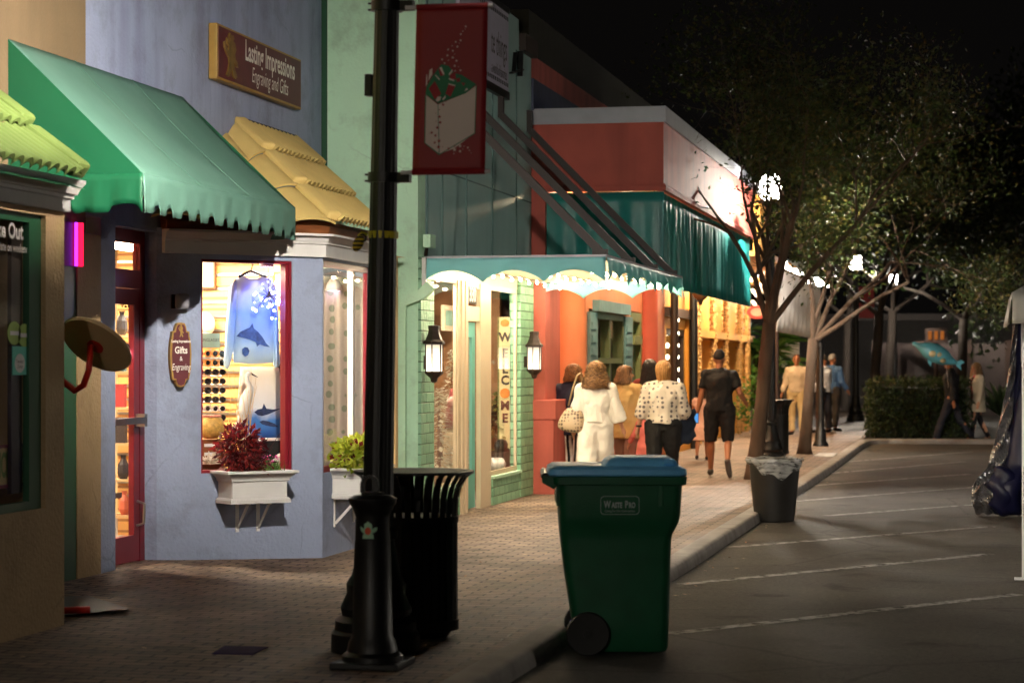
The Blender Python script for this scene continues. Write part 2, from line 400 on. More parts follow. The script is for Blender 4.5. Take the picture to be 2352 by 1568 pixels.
def leaf_mat(name, c1, c2, c3, trans=0.35, scale=2.2):
    m, N, L, B = newmat(name)
    g = N.new('ShaderNodeNewGeometry')
    rp = N.new('ShaderNodeValToRGB'); e = rp.color_ramp.elements
    e[0].color = c1; e[1].color = c3; e[1].position = 0.95; k = e.new(0.6); k.color = c2
    L.new(g.outputs['Random Per Island'], rp.inputs[0])
    L.new(rp.outputs[0], B.inputs['Base Color']); B.inputs['Roughness'].default_value = 0.45
    tr = N.new('ShaderNodeBsdfTranslucent'); L.new(rp.outputs[0], tr.inputs[0])
    ms = N.new('ShaderNodeMixShader'); ms.inputs[0].default_value = trans
    L.new(B.outputs[0], ms.inputs[1]); L.new(tr.outputs[0], ms.inputs[2]); L.new(ms.outputs[0], N['Material Output'].inputs[0])
    return m
mt = {}
mt['black'] = M('black painted iron', srgb(17, 17, 18), 0.42, 0.3, 20, 0.15, 90)
mt['white_paint'] = M('white painted wood', (0.74, 0.73, 0.72, 1), 0.45, 0.05, 5)
mt['asphalt'] = asphalt_mat()
mt['pavers'] = paver_mat()
mt['kerb'] = M('kerb concrete', (0.34, 0.31, 0.28, 1), 0.8, 0.25, 4, 0.5, 50)
mt['line'] = M('worn white line paint', (0.25, 0.24, 0.225, 1), 0.7, 0.35, 30)
def worn(m, sc, lo, hi):
    N, L = m.node_tree.nodes, m.node_tree.links; tc = N.new('ShaderNodeTexCoord'); n = N.new('ShaderNodeTexNoise'); n.inputs['Scale'].default_value = sc; n.inputs['Detail'].default_value = 6; n.inputs['Roughness'].default_value = .7
    L.new(tc.outputs['Object'], n.inputs['Vector']); r = N.new('ShaderNodeMapRange'); r.inputs[1].default_value = lo; r.inputs[2].default_value = hi; L.new(n.outputs[0], r.inputs[0])
    t = N.new('ShaderNodeBsdfTransparent'); x = N.new('ShaderNodeMixShader'); L.new(r.outputs[0], x.inputs[0]); L.new(t.outputs[0], x.inputs[1]); L.new(N['Principled BSDF'].outputs[0], x.inputs[2]); L.new(x.outputs[0], N['Material Output'].inputs[0])
worn(mt['line'], 9, .30, .55)
mt['beige'] = M('beige stucco', srgb(130, 110, 84), 0.75, 0.07, 2.5, 0.55, 34, streak=(srgb(104, 86, 66), 0.5))
mt['tan'] = M('tan stucco', srgb(160, 134, 98), 0.75, 0.07, 2.5, 0.9, 34, crack=.3)
mt['blue'] = M('pale blue stucco', srgb(156, 166, 196), 0.7, 0.06, 2.0, 0.6, 34, streak=(srgb(116, 122, 158), 0.7), crack=.22)
mt['blue_low'] = M('pale blue stucco lower wall', srgb(152, 164, 192), 0.7, 0.06, 2.0, 0.8, 30, crack=.3)
mt['mint'] = M('mint green render', srgb(190, 230, 200), 0.65, 0.05, 2.0, 0.3, 40, crack=.2)
mt['teal_wall'] = M('grey teal panel wall', srgb(160, 196, 192), 0.6, 0.05, 2.0, 0.15, 30, streak=(srgb(180, 206, 200), 0.4))
mt['stone'] = stone_mat('painted mint stone veneer', srgb(150, 200, 165), srgb(128, 180, 146), srgb(100, 140, 112))
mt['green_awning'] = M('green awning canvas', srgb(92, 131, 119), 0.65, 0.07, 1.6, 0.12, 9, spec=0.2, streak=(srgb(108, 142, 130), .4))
mt['green_side'] = M('deep green awning side', srgb(22, 92, 62), 0.45, 0.06, 3, 0.1, 9)  # side panels and near side valance, a darker green than the canopy
mt['green_dark'] = M('dark green paint', srgb(26, 76, 50), 0.45, 0.1, 4)
mt['green_tile'] = M('lime green painted tile', srgb(90, 108, 54), 0.55, 0.1, 3, 0.2, 50)
mt['yellow_tile'] = M('yellow painted tile', srgb(226, 198, 126), 0.55, 0.06, 2.5, 0.2, 50)
mt['maroon'] = M('maroon painted frame', srgb(128, 28, 42), 0.4, 0.1, 5)
mt['sign_red'] = M('maroon sign board', srgb(92, 36, 44), 0.5, 0.15, 6)
mt['gold'] = M('gold paint', srgb(160, 126, 62), 0.45, 0.1, 10)
mt['letter'] = M('cream lettering', srgb(235, 228, 220), 0.5, 0.03)
mt['teal_canvas'] = M('turquoise awning canvas', srgb(150, 220, 226), 0.55, 0.05, 4, trans=0.3)
mt['soffit'] = M('cream soffit', srgb(235, 215, 180), 0.6, 0.05)
mt['curtain'] = M('teal vinyl curtain', srgb(42, 140, 138), 0.4, 0.1, 3, 0, spec=0.5, trans=0.2)
mt['red_wall'] = M('brick red render', srgb(200, 104, 92), 0.8, 0.07, 3, 0.2, 40, streak=(srgb(140, 78, 70), 0.5), spec=0.3)
mt['orange_wall'] = M('terracotta orange render', srgb(218, 128, 88), 0.6, 0.06, 3, 0.2, 40)
mt['silver'] = M('grey metal coping', srgb(176, 180, 190), 0.4, 0.08, 4)
mt['gold_wall'] = M('golden yellow render', srgb(224, 158, 60), 0.6, 0.06, 3, 0.2, 40)
mt['cream_wall'] = M('pale gold render', srgb(222, 170, 88), 0.6, 0.06, 3, 0.2, 40)
mt['shell'] = spots_mat('shell covered post', srgb(198, 158, 100), srgb(84, 54, 30), 16, 0.28)
mt['wood'] = M('brown wood', srgb(120, 70, 36), 0.5, 0.25, 5, stretch=(1, 1, 6))
mt['darkwood'] = M('dark wood', srgb(52, 36, 28), 0.5, 0.2, 5)
mt['slat'] = wave_mat('slatwall boards', srgb(150, 100, 50), srgb(222, 168, 98), 3.2, 'Z', 0.5, (0.05, 0.2))
mt['interior'] = M('shop interior paint', srgb(214, 182, 134), 0.7, 0.08, 3)
mt['interior_warm'] = M('warm brown interior', srgb(138, 98, 64), 0.7, 0.12, 3)
mt['interior_grey'] = M('dim grey interior', srgb(120, 112, 104), 0.7, 0.12, 3)
mt['glass'] = glass_mat('window glass')
mt['blue_grey'] = M('blue grey shutter paint', srgb(96, 132, 140), 0.6, 0.15, 6)
mt['green_frame'] = M('olive green frame paint', srgb(86, 96, 62), 0.55, 0.12, 6)
mt['steel'] = M('brushed steel', srgb(170, 170, 172), 0.3, 0.05, metal=1.0)
mt['bark'] = M('smooth crape myrtle bark', srgb(86, 70, 57), 0.8, 0.25, 5, 0.6, 25, stretch=(1, 1, 0.4))
mt['dark_bark'] = M('dark oak bark', srgb(44, 36, 30), 0.85, 0.25, 5, 0.6, 25)
mt['dark_glass'] = M('dark unlit window', srgb(20, 22, 24), 0.08, 0.1)
mt['white_glow'] = M('white plastic', (0.7, 0.7, 0.7, 1), 0.4, 0.03)
# ------------------------------------------------------------------ the ground
SZ = 0.10
def gz(x): return SZ if x > -5.25 else SZ + min(1.0, (-5.25 - x) / 1.05) * 0.05
KERB = [(-2.72, 2), (-2.66, 8), (-2.61, 12.4), (-2.5, 18.5), (-2.46, 25), (-2.41, 36), (-2.43, 45), (-2.4, 47.4), (-2.2, 48.0), (-1.7, 48.3), (2.2, 48.7)]
MB().box(-60, -30, -0.3, 60, 140, 0).build('road', mt['asphalt'], kind='structure', origin=(0, 0, 0))
g = MB()
ys = [2, 8, 12.4, 18.5, 25, 36, 45, 47.4]
def kx(y):
    for (x0, y0), (x1, y1) in zip(KERB, KERB[1:]):
        if y0 <= y <= y1: return x0 + (x1 - x0) * (y - y0) / (y1 - y0)
for y0, y1 in zip(ys, ys[1:]):
    cols0 = [(-12, .15), (-6.3, .15), (-5.25, .1), (kx(y0), .1)]; cols1 = [(-12, .15), (-6.3, .15), (-5.25, .1), (kx(y1), .1)]
    for i in range(3):
        g.quad((cols0[i][0], y0, cols0[i][1]), (cols0[i + 1][0], y0, cols0[i + 1][1]), (cols1[i + 1][0], y1, cols1[i + 1][1]), (cols1[i][0], y1, cols1[i][1]))
g.quad((-12, 47.4, .1), (-2.4, 47.4, .1), (-2.3, 90, .1), (-12, 90, .1))
g.build('sidewalk', mt['pavers'], kind='structure', origin=(0, 0, 0))
prof = [(-0.004, 0.06), (0.0, 0.104), (0.13, 0.104), (0.155, 0.098), (0.17, 0.082), (0.182, 0.03), (0.19, -0.02)]
MB().sweep(KERB, prof).build('kerb', mt['kerb'], kind='structure', smooth=40, origin=(0, 0, 0))
MB().poly([(-2.35, 47.9, .09), (-2.0, 48.2, .09), (2.2, 48.75, .09), (2.2, 56, .09), (-2.35, 56, .09)]).build('planting_bed', M('dark soil', (0.03, 0.022, 0.016, 1), 0.9, 0.3, 6), kind='structure', origin=(0, 0, 0))
# white bay lines on the asphalt
for (u0, v0, u1, v1, ext) in [(1535, 1454, 1838, 1420, 2.4), (1562, 1341, 1838, 1314, 2.6), (1673, 1256, 1838, 1243, 3.0), (1895, 1184, 2279, 1155, 1.0),
                              (1815, 1151, 2118, 1127.5, 1.3), (1845, 1116, 2133, 1095, 1.2), (1900, 1087, 2141, 1066, 1.3), (1945, 1060, 2156, 1043, 1.6)]:
    p0 = on_z(u0, v0, .004); p1 = on_z(u1, v1, .004); d = (p1 - p0).normalized(); p1 = p1 + d * ext; q = Vector((-d.y, d.x, 0)) * 0.06
    MB().quad(p0 - q, p1 - q, p1 + q, p0 + q).build('parking_line', mt['line'], kind='structure')
# ------------------------------------------------------------------ planes of the street front
XW = -6.3                                    # back wall line of the first two shops
FW = Frame((XW, 0, 0), (0, 1))               # a = y
F1 = Frame((-5.42, 0, 0), (0, 1))            # beige shop front
FB = Frame((-6.09, 17.03, 0), (1, 1))        # angled bay face
FBF = Frame((-5.25, 0, 0), (0, 1))           # bay street face
F3 = Frame((-5.33, 0, 0), (0, 1))            # mint shop front
F4 = Frame((-5.35, 0, 0), (0, 1))            # red and gold shops
def panes(F, a0, a1, b0, b1, c, parent, mat=None):
    return MB().fbox(F, a0, a1, b0, b1, c - .004, c + .004).build('pane', mat or mt['glass'], parent)
# ------------------------------------------------------------------ beige shop at the left edge
b1 = thing('beige_shop_building', 'beige stucco shop with a dark window, white cornice and lime green tiled roof', 'building', (-5.42, 9, 0))
Y0, Y1 = 7.0, 12.93
wa1 = F1.A(105); 
wz0, wz1 = 0.83, 2.56
wall_mb(F1, Y0, Y1, 0.0, 2.62, [(9.4, wa1, wz0, wz1)], -.32, 0).build('front_wall', mt['tan'], b1)
MB().box(-6.3, Y1 - .3, 0, -5.74, Y1, 2.62).build('side_wall', mt['tan'], b1)
fw_ = wa1 - F1.A(78)
wf = MB().fbox(F1, 9.4, 9.5, wz0, wz1, -.07, -.03).fbox(F1, wa1 - fw_, wa1, wz0, wz1, -.07, -.03).fbox(F1, 9.5, wa1 - fw_, wz1 - .05, wz1, -.07, -.03).fbox(F1, 9.5, wa1 - fw_, wz0, wz0 + .05, -.07, -.03).build('window_frame', mt['green_dark'], b1)
MB().fbox(F1, F1.A(54), wa1 - fw_, wz0 + .1, wz1 - .1, -.1, -.075).build('mullion', mt['darkwood'], wf)
panes(F1, 9.5, wa1 - fw_, wz0 + .05, wz1 - .05, -.055, wf)
# room behind the window
rm = MB(); rm.box(-8.6, 8.2, .15, -8.5, 12.9, 2.7); rm.box(-8.5, 12.75, .15, -5.76, 12.9, 2.7); rm.box(-8.5, 8.2, 2.6, -5.76, 12.75, 2.7)
rm.build('room', mt['interior_grey'], b1)
MB().box(-7.9, 9, 2.55, -7.2, 12.2, 2.58).build('ceiling_light', EM('dim ceiling panel', (1, .85, .65), 0.55), b1)
MB().box(-7.1, 9.5, .15, -6.5, 12.6, 1.16).build('counter', mt['darkwood'], b1)
# window lettering and stickers
lt = MB(); a, b = F1.hit(52, 535, -.047); lt.text(F1, 'Take Out', a, b, .125, 1.0, -.044, 'RIGHT', bold=.004)
a, b = F1.hit(67, 574, -.047); lt.text(F1, 'open late on weekends', a, b, .068, .86, -.044, 'RIGHT', bold=.001)
lt.build('window_lettering', mt['letter'], wf)
def oval(F, a, b, ra, rb, n=20): return [(a + ra * math.cos(2 * PI * k / n), b + rb * math.sin(2 * PI * k / n)) for k in range(n)]
st_green = M('lime sticker', srgb(160, 190, 90), .5, .05); st_teal = M('turquoise sticker', srgb(100, 200, 180), .5, .04); st_white = M('white sticker', srgb(225, 225, 220), .5, .03)
for u, v in ((33, 765), (56, 770)):
    a, b = F1.hit(u, v, -.047); s_ = MB().fprism(F1, oval(F1, a, b, .095, .068), -.0485, -.046).build('sticker', st_green, wf)
    MB().fbox(F1, a - .06, a + .06, b - .012, b + .012, -.046, -.0445).build('sticker_band', st_white, s_)
a, b = F1.hit(45, 828, -.047); s_ = MB().fbox(F1, a - .1, a + .1, b - .083, b + .083, -.0485, -.046).build('sticker', st_teal, wf)
MB().fprism(F1, oval(F1, a, b - .015, .07, .055), -.046, -.0445).build('sticker_disc', st_white, s_)
t_ = MB(); t_.text(F1, "Travelers'", a, b - .005, .03, .9, -.044); t_.text(F1, 'Choice', a, b - .035, .03, .9, -.044); t_.build('sticker_lettering', mt['darkwood'], s_)
for k, c_ in enumerate([srgb(220, 220, 215), srgb(200, 60, 30), srgb(230, 230, 240), srgb(40, 110, 190)]):
    a, b = F1.hit(66, 831 + k * 15, -.047); MB().fbox(F1, a - .03, a + .03, b - .014, b + .014, -.0485, -.046).build('card_sticker', M('card sticker %d' % k, c_, .5, .02), wf)
# cornice
zc0, zc1 = 2.60, 2.775
pr = [(-.02, zc0), (.03, zc0), (.03, zc0 + .075), (.045, zc0 + .08), (.045, zc0 + .1), (.06, zc0 + .105), (.075, zc0 + .14), (.10, zc1), (.1, zc1 + .02), (-.02, zc1 + .02)]
MB().sweep([(-5.42, Y0), (-5.42, Y1), (-6.29, Y1)], pr).build('cornice', mt['white_paint'], b1)
# upper wall above the roof
MB().box(XW - .3, 6, 2.62, XW, F1.A(200) * 0 + 15.42, 6.6).build('upper_wall', mt['beige'], b1)
# roof tiles
ex, ez, tx, tz = -5.25, 2.755, -6.3, 3.64
rf = tile_mb((ex, Y0, ez), (ex, 12.72, ez), (tx, Y0, tz), (tx, 12.72, tz), 46, .05, 3).build('roof', mt['green_tile'], b1, smooth=50)
MB().quad((ex + .02, Y0, ez - .03), (ex + .02, 12.8, ez - .03), (-5.4, 12.8, zc1 + .01), (-5.4, Y0, zc1 + .01)).build('eave_board', mt['green_dark'], rf)
rk = MB()
for k in range(3):
    t0, t1 = k / 3, (k + 1) / 3
    p0 = Vector((ex + (tx - ex) * t0, 12.79, ez + (tz - ez) * t0 + .075)); p1 = Vector((ex + (tx - ex) * t1, 12.79, ez + (tz - ez) * t1 + .035))
    rk.bar(p0, p1, .2, .11)
rk.build('rake_cap', mt['green_tile'], rf, bevel=.025)
# recessed entry of the beige shop, next to the blue one
y_a, y_b, y_c = FW.A(150), FW.A(178), FW.A(232)
MB().box(XW - .14, y_a - .2, .12, XW - .01, y_b, 2.62).build('door_frame', mt['green_dark'], b1)
MB().box(XW - .3, y_b, 0, XW, y_c, 2.62).build('entry_wall', mt['tan'], b1)
MB().box(XW - .3, 12.93, 0, XW, y_a - .2, 2.62).build('entry_door', mt['green_dark'], b1)
# neon lit transom beside the entry
nz0 = FW.B(165, 612); nz1 = FW.B(165, 512)
ns = thing('neon_sign', 'glowing magenta and red neon strip above the dark green door post', 'sign', (XW, y_a, nz0))
MB().box(XW + .005, y_a - .1, nz0, XW + .03, y_b - .1, nz1).build('backing', M('neon backing', srgb(150, 10, 60), .4), ns)
MB().tube([(XW + .05, y_b - .145, nz0), (XW + .05, y_b - .145, nz1)], .012, 8).build('tube', EM('neon violet', (.35, .03, 1.0), 3), ns)
MB().tube([(XW + .06, y_b - .09, nz0), (XW + .06, y_b - .09, nz1)], .022, 8).build('tube', EM('neon red', (1.0, .01, .06), 2.2), ns)
# sandwich sign leaning inside the window
sg = thing('sandwich_sign', 'tan sign with green sandwiches lettering standing low in the left window', 'sign', tuple(F1.P(F1.A(40), .9, -.1)))
a1_, bz1 = F1.hit(76, 1015, -.1); _, bz0 = F1.hit(76, 1112, -.1)
MB().fbox(F1, a1_ - 1.5, a1_, bz0, bz1, -.125, -.1).build('board', M('tan sign board', srgb(205, 175, 110), .5, .1, 3), sg)
MB().fbox(F1, a1_ - 1.5, a1_, bz1 - .02, bz1, -.1, -.095).fbox(F1, a1_ - 1.5, a1_, bz0, bz0 + .02, -.1, -.095).build('border', mt['maroon'], sg)
MB().text(F1, 'SANDWICHES', a1_ - .22, (bz0 + bz1) / 2, .2, .5, -.098, 'RIGHT', bold=.006).build('lettering', M('sign green', srgb(110, 140, 50), .5), sg)
MB().fprism(F1, oval(F1, a1_ - .1, (bz0 + bz1) / 2, .07, .07), -.098, -.094).build('label_disc', st_white, sg)
# round tan table folded up on its red pipe, with its base plate
tb = thing('tilted_round_table', 'round tan tabletop tilted on a bent red pipe at the beige shop entry', 'table', (-5.9, 13.55, .12))
c = at_d(222, 791, 14.4); n = Vector((-0.237, -0.64, -0.73)).normalized()
ax = (Vector((1, .05, -.42)) - n * Vector((1, .05, -.42)).dot(n)).normalized(); ay = n.cross(ax)
mm = Matrix(((ax.x, ay.x, n.x, c.x), (ax.y, ay.y, n.y, c.y), (ax.z, ay.z, n.z, c.z), (0, 0, 0, 1)))
MB().lathe([(0.0, -.014), (.238, -.014), (.246, 0), (.238, .014), (0, .014)], n=40).xf(mm).build('tabletop', M('tan laminate', srgb(196, 165, 125), .5, .08, 3), tb, smooth=40)
red_pipe = M('glossy red pipe', srgb(190, 34, 22), .3, .08)
p0 = at_d(208, 793, 14.32); p1 = at_d(204, 850, 14.25); p2 = at_d(192, 885, 14.2); p3 = at_d(172, 897, 14.2); p4 = at_d(140, 872, 14.25)
MB().tube([p0, p1, p2, p3, p4, at_d(120, 850, 14.35)], .021, 10).build('pipe', red_pipe, tb, smooth=True)
MB().lathe([(.055, -.05), (.055, .004)], n=20).xf(Matrix.Translation(n * .02) @ mm).build('collar', red_pipe, tb, smooth=40)
pp = MB(); zz = .135
pp.add([on_z(u, v, zz) for u, v in ((90, 1372), (200, 1366), (298, 1397), (140, 1412), (90, 1412))] + [on_z(u, v, zz - .02) for u, v in ((90, 1372), (200, 1366), (298, 1397), (140, 1412), (90, 1412))],
       [(0, 4, 3, 2, 1), (0, 1, 6, 5), (1, 2, 7, 6), (2, 3, 8, 7), (3, 4, 9, 8), (4, 0, 5, 9)])
pp.build('base_plate', mt['black'], tb)
MB().tube([on_z(120, 1402, .16), on_z(206, 1399, .16)], .022, 10).build('foot_pipe', red_pipe, tb, smooth=True)
# ------------------------------------------------------------------ blue gift shop
b2 = thing('blue_gift_shop', 'pale blue stucco gift shop with an angled bay window and maroon frames', 'building', (XW, 15.4, 0))
yb0 = 15.42; yb1 = FW.A(749)
MB().box(XW - .3, yb0, 2.75, XW, yb1, 6.6).build('upper_wall', mt['blue'], b2)
MB().box(XW - .02, yb1, 0, XW + .06, 21.41, 6.6).build('corner_strip', mt['green_dark'], b2)
# recess wall with the door
d0, d1 = FW.A(265), FW.A(360)
dz1 = FW.B(300, 523)
MB().box(XW - .3, y_c, 0, XW, d0, 2.75).build('recess_wall', mt['blue_low'], b2)
MB().box(XW - .3, d0, dz1, XW, d1, 2.75).build('door_lintel', mt['blue_low'], b2)
MB().add([(XW - .1, d1, 0), (XW, d1, 0), (-6.09, 17.03, 0), (-6.17, 17.13, 0), (XW - .1, d1, 2.75), (XW, d1, 2.75), (-6.09, 17.03, 2.75), (-6.17, 17.13, 2.75)],
         [(4, 5, 6, 7), (0, 1, 5, 4), (1, 2, 6, 5), (2, 3, 7, 6), (3, 0, 4, 7)]).build('corner_pier', mt['blue_low'], b2)
FD = Frame((XW - .1, 0, 0), (0, 1))
e0, e1 = d0, d1
dr = MB(); tb0 = FD.B(300, 668); tb1 = FD.B(300, 632)
frame_mb(FD, e0, e1, .15, dz1, .1, -.06, .0, dr, bottom=False); dr.fbox(FD, e0 + .1, e1 - .1, tb0 + .02, tb1 + .04, -.06, .012)
dfr = dr.build('door_frame', mt['maroon'], b2)
panes(FD, e0 + .1, e1 - .1, tb1 + .04, dz1 - .1, -.03, dfr)
dm = MB(); dl, dr_ = e0 + .102, e1 - .102; dt = tb0 + .015
s_w = .115
dm.fbox(FD, dl, dl + .07, .16, dt, -.05, -.01); dm.fbox(FD, dr_ - s_w, dr_, .16, dt, -.05, -.005); dm.fbox(FD, dl + .07, dr_ - s_w, dt - .12, dt, -.05, -.005); dm.fbox(FD, dl + .07, dr_ - s_w, .16, .16 + .2, -.05, -.005)
door = dm.build('door', mt['maroon'], b2)
panes(FD, dl + .07, dr_ - s_w, .36, dt - .12, -.03, door)
hz = FD.B(310, 965)
MB().bar(FD.P(e0, hz, .05), FD.P(dr_ - .04, hz, .05), .05, .05).fbox(FD, dr_ - .08, dr_ - .02, hz - .05, hz + .05, -.005, .07).build('push_bar', mt['steel'], door)
MB().tube([FD.P(dr_ - .06, .62, .0), FD.P(dr_ - .06, .6, .06), FD.P(dr_ - .07, .45, .06), FD.P(dr_ - .07, .43, 0)], .012, 8).build('handle', mt['steel'], door)
a, b = FD.hit(286, 692, -.025); MB().text(FD, '322', a + .02, b, .16, .8, -.024).build('number', mt['darkwood'], door)
a, b = FD.hit(316, 890, -.02); MB().fbox(FD, a - .05, a + .05, b - .06, b + .06, -.024, -.02).build('sticker', st_white, door)
a, b = FD.hit(318, 918, -.02); MB().fbox(FD, a - .05, a + .05, b - .06, b + .06, -.024, -.02).build('sticker', M('blue sticker', srgb(190, 190, 225), .5), door)
# angled bay face
w0, w1 = FB.A(462), FB.A(672); wz0 = FB.B(600, 1083); wz1 = FB.B(600, 598)
LEN = math.hypot(-5.25 + 6.09, 17.87 - 17.03)
wall_mb(FB, 0, LEN, 0, 2.62, [(w0, w1, wz0, wz1)], -.14, 0).build('bay_wall', mt['blue_low'], b2)
f_ = frame_mb(FB, w0, w1, wz0, wz1, .022, -.12, -.02); f_.fbox(FB, w1 - .05, w1 - .022, wz0 + .022, wz1 - .022, -.12, -.03)
wfA = f_.build('window_frame', mt['maroon'], b2)
panes(FB, w0 + .022, w1 - .05, wz0 + .022, wz1 - .022, -.07, wfA)
# street face of the bay
v0, v1 = FBF.A(743), 19.35; vz0 = FBF.B(760, 1083); vz1 = FBF.B(790, 605)
wall_mb(FBF, 17.87, 19.75, 0, 2.62, [(v0, v1, vz0, vz1)], -.06, 0).build('bay_wall', mt['blue_low'], b2)
MB().box(-6.3, 19.65, 0, -5.312, 19.745, 2.62).build('bay_wall', mt['blue_low'], b2)
wfB = frame_mb(FBF, v0, v1, vz0, vz1, .05, -.05, -.015).build('window_frame', mt['maroon'], b2)
panes(FBF, v0 + .05, v1 - .05, vz0 + .05, vz1 - .05, -.03, wfB)
# cornice round the bay
q0 = FB.B(700, 590); q1 = FB.B(700, 543)
pr = [(-.02, q0), (.035, q0), (.035, q0 + .1), (.05, q0 + .105), (.05, q0 + .12), (.06, q0 + .14), (.075, q0 + .17), (.11, q1), (.11, q1 + .02), (-.02, q1 + .02)]
MB().sweep([(-6.25, 16.87), (-5.25, 17.87), (-5.25, 19.75), (-6.3, 19.75)], pr).build('cornice', mt['white_paint'], b2)
# tiled roof of the bay
Bp = Vector((-5.12, 17.78, 2.79)); Tp = Vector((-6.3, 18.86, 3.76)); B2 = Vector((-5.12, 19.25, 2.79)); T2 = Vector((-6.3, 20.42, 3.76))
MB().sweep([(-6.25, 16.87), (-5.25, 17.87), (-5.25, 19.75), (-6.3, 19.75)], [(-.05, q1 + .02), (.06, q1 + .02), (.07, 2.80), (-.05, 2.86)]).build('eave_board', mt['wood'], b2)
rf2 = tile_mb(Bp, B2, Tp, T2, 13, .06, 3).build('roof', mt['yellow_tile'], b2, smooth=50)
Lp = Bp + Vector((-.707, -.707, 0)) * 1.62
lf = tile_mb(Lp, Bp, Vector((-6.3, 17.75 + 1.11 * .5 - 1.2 * .5 + .02, 2.79 + .5 * .97)), Tp, 4, .04, 3, lip=.02, rise=.03)
lf.build('roof_side', mt['yellow_tile'], rf2, smooth=50)
for P0, P1, wd in ((Bp, Tp, .14), (B2, T2, .11)):
    hp = MB()
    for k in range(3):
        t0, t1 = k / 3, (k + 1) / 3
        hp.bar(P0.lerp(P1, t0) + Vector((0, 0, .075)), P0.lerp(P1, t1) + Vector((0, 0, .03)), wd, .09)
    hp.build('hip_cap', mt['yellow_tile'], rf2, bevel=.03)
MB().bar(Tp + Vector((.03, 0, .02)), T2 + Vector((.03, 0, .02)), .06, .06).build('flashing', mt['darkwood'], rf2)
# shop room behind the bay and the door
rm = MB(); rm.box(-10.1, 15.5, .15, -10, 21.3, 2.72); rm.box(-10, 21.2, .15, -5.5, 21.3, 2.72); rm.box(-10, 15.42, .15, -6.6, 15.5, 2.72)
rm.build('room', mt['interior'], b2)
MB().poly([(-10, 15.5, 2.7), (-10, 21.2, 2.7), (-5.4, 21.2, 2.7), (-5.4, 17.85, 2.7), (-6.25, 17.0, 2.7), (-6.6, 16.9, 2.7), (-6.6, 15.5, 2.7)]).build('ceiling', mt['interior'], b2)
MB().poly([(-10, 15.5, .16), (-6.62, 15.5, .16), (-6.5, 16.9, .16), (-6.15, 17.2, .16), (-5.4, 17.95, .16), (-5.4, 19.6, .16), (-5.4, 21.2, .16), (-10, 21.2, .16)]).build('shop_floor', mt['interior_grey'], b2)
ce = EM('warm ceiling panel', (1, .86, .64), CEILING_POWER)
for x, y in ((-8.6, 16.6), (-8.6, 19.2), (-6.75, 18.0)):
    MB().box(x - .35, y - .35, 2.64, x + .35, y + .35, 2.68).build('ceiling_light', ce, b2)
MB().box(-7.5, 19.1, .15, -5.75, 19.2, 2.7).build('slat_partition', mt['slat'], b2)
rails = MB()
for k in range(18): rails.box(-7.5, 19.085, .5 + k * .122, -5.75, 19.098, .522 + k * .122)
rails.build('slat_rails', mt['steel'], b2)
MB().box(-5.385, 19.1, .15, -5.335, 19.16, 2.62).build('window_post', mt['white_paint'], b2)
MB().box(-5.95, 18.3, 2.6, -5.6, 18.9, 2.64).build('ceiling_light', ce, b2)
MB().fbox(FB, .02, LEN - .05, .5, wz0 - .03, -.75, -.15).build('display_shelf', mt['wood'], b2)
# ------------------------------------------------------------------ cloth and leaf helpers
def solid(o, t=.006):
    m = o.modifiers.new('thickness', 'SOLIDIFY'); m.thickness = t; m.offset = 0; return o
def valance(P0, P1, ztop, drop, lobes, depth, out, wob=.012, keyhole=False, ph=0.0, tilt=.03):
    """hanging strip between two points, scalloped below"""
    P0, P1 = Vector(P0), Vector(P1); out = Vector(out); mb = MB()
    def low(s):
        q = (s * lobes + ph) % 1.0
        if keyhole:
            return depth * (0.0 if .2 < q < .8 else 1.0) if True else 0
        return depth * (math.sin(PI * q))
    def fn(s, t):
        p = P0.lerp(P1, s); h = drop - low(s)
        wv_ = wob * math.sin(s * lobes * 4.1 + 1) * t + tilt * t
        return Vector((p.x, p.y, ztop - h * t)) + out * wv_
    return mb.grid(fn, int(lobes * (20 if keyhole else 12)), 5)
def leaves(mb, c, rad, n, size, rn, shell=.5, asp=.5, droop=0):
    c = Vector(c)
    for _ in range(n):
        d = Vector((rn.gauss(0, 1), rn.gauss(0, 1), rn.gauss(0, 1))).normalized()
        k = shell + (1 - shell) * rn.random()
        p = c + Vector((d.x * rad[0], d.y * rad[1], d.z * rad[2])) * k
        a = (d + Vector((rn.gauss(0, .6), rn.gauss(0, .6), rn.gauss(0, .6) - droop))).normalized()
        b = a.cross(Vector((rn.gauss(0, 1), rn.gauss(0, 1), rn.gauss(0, 1)))).normalized(); nn = a.cross(b)
        s = size * (.6 + .8 * rn.random()); h = s * asp * .5
        mb.add([p, p + a * s * .5 + b * h + nn * h * .4, p + a * s, p + a * s * .5 - b * h + nn * h * .4], [(0, 1, 2), (0, 2, 3)])
    return mb
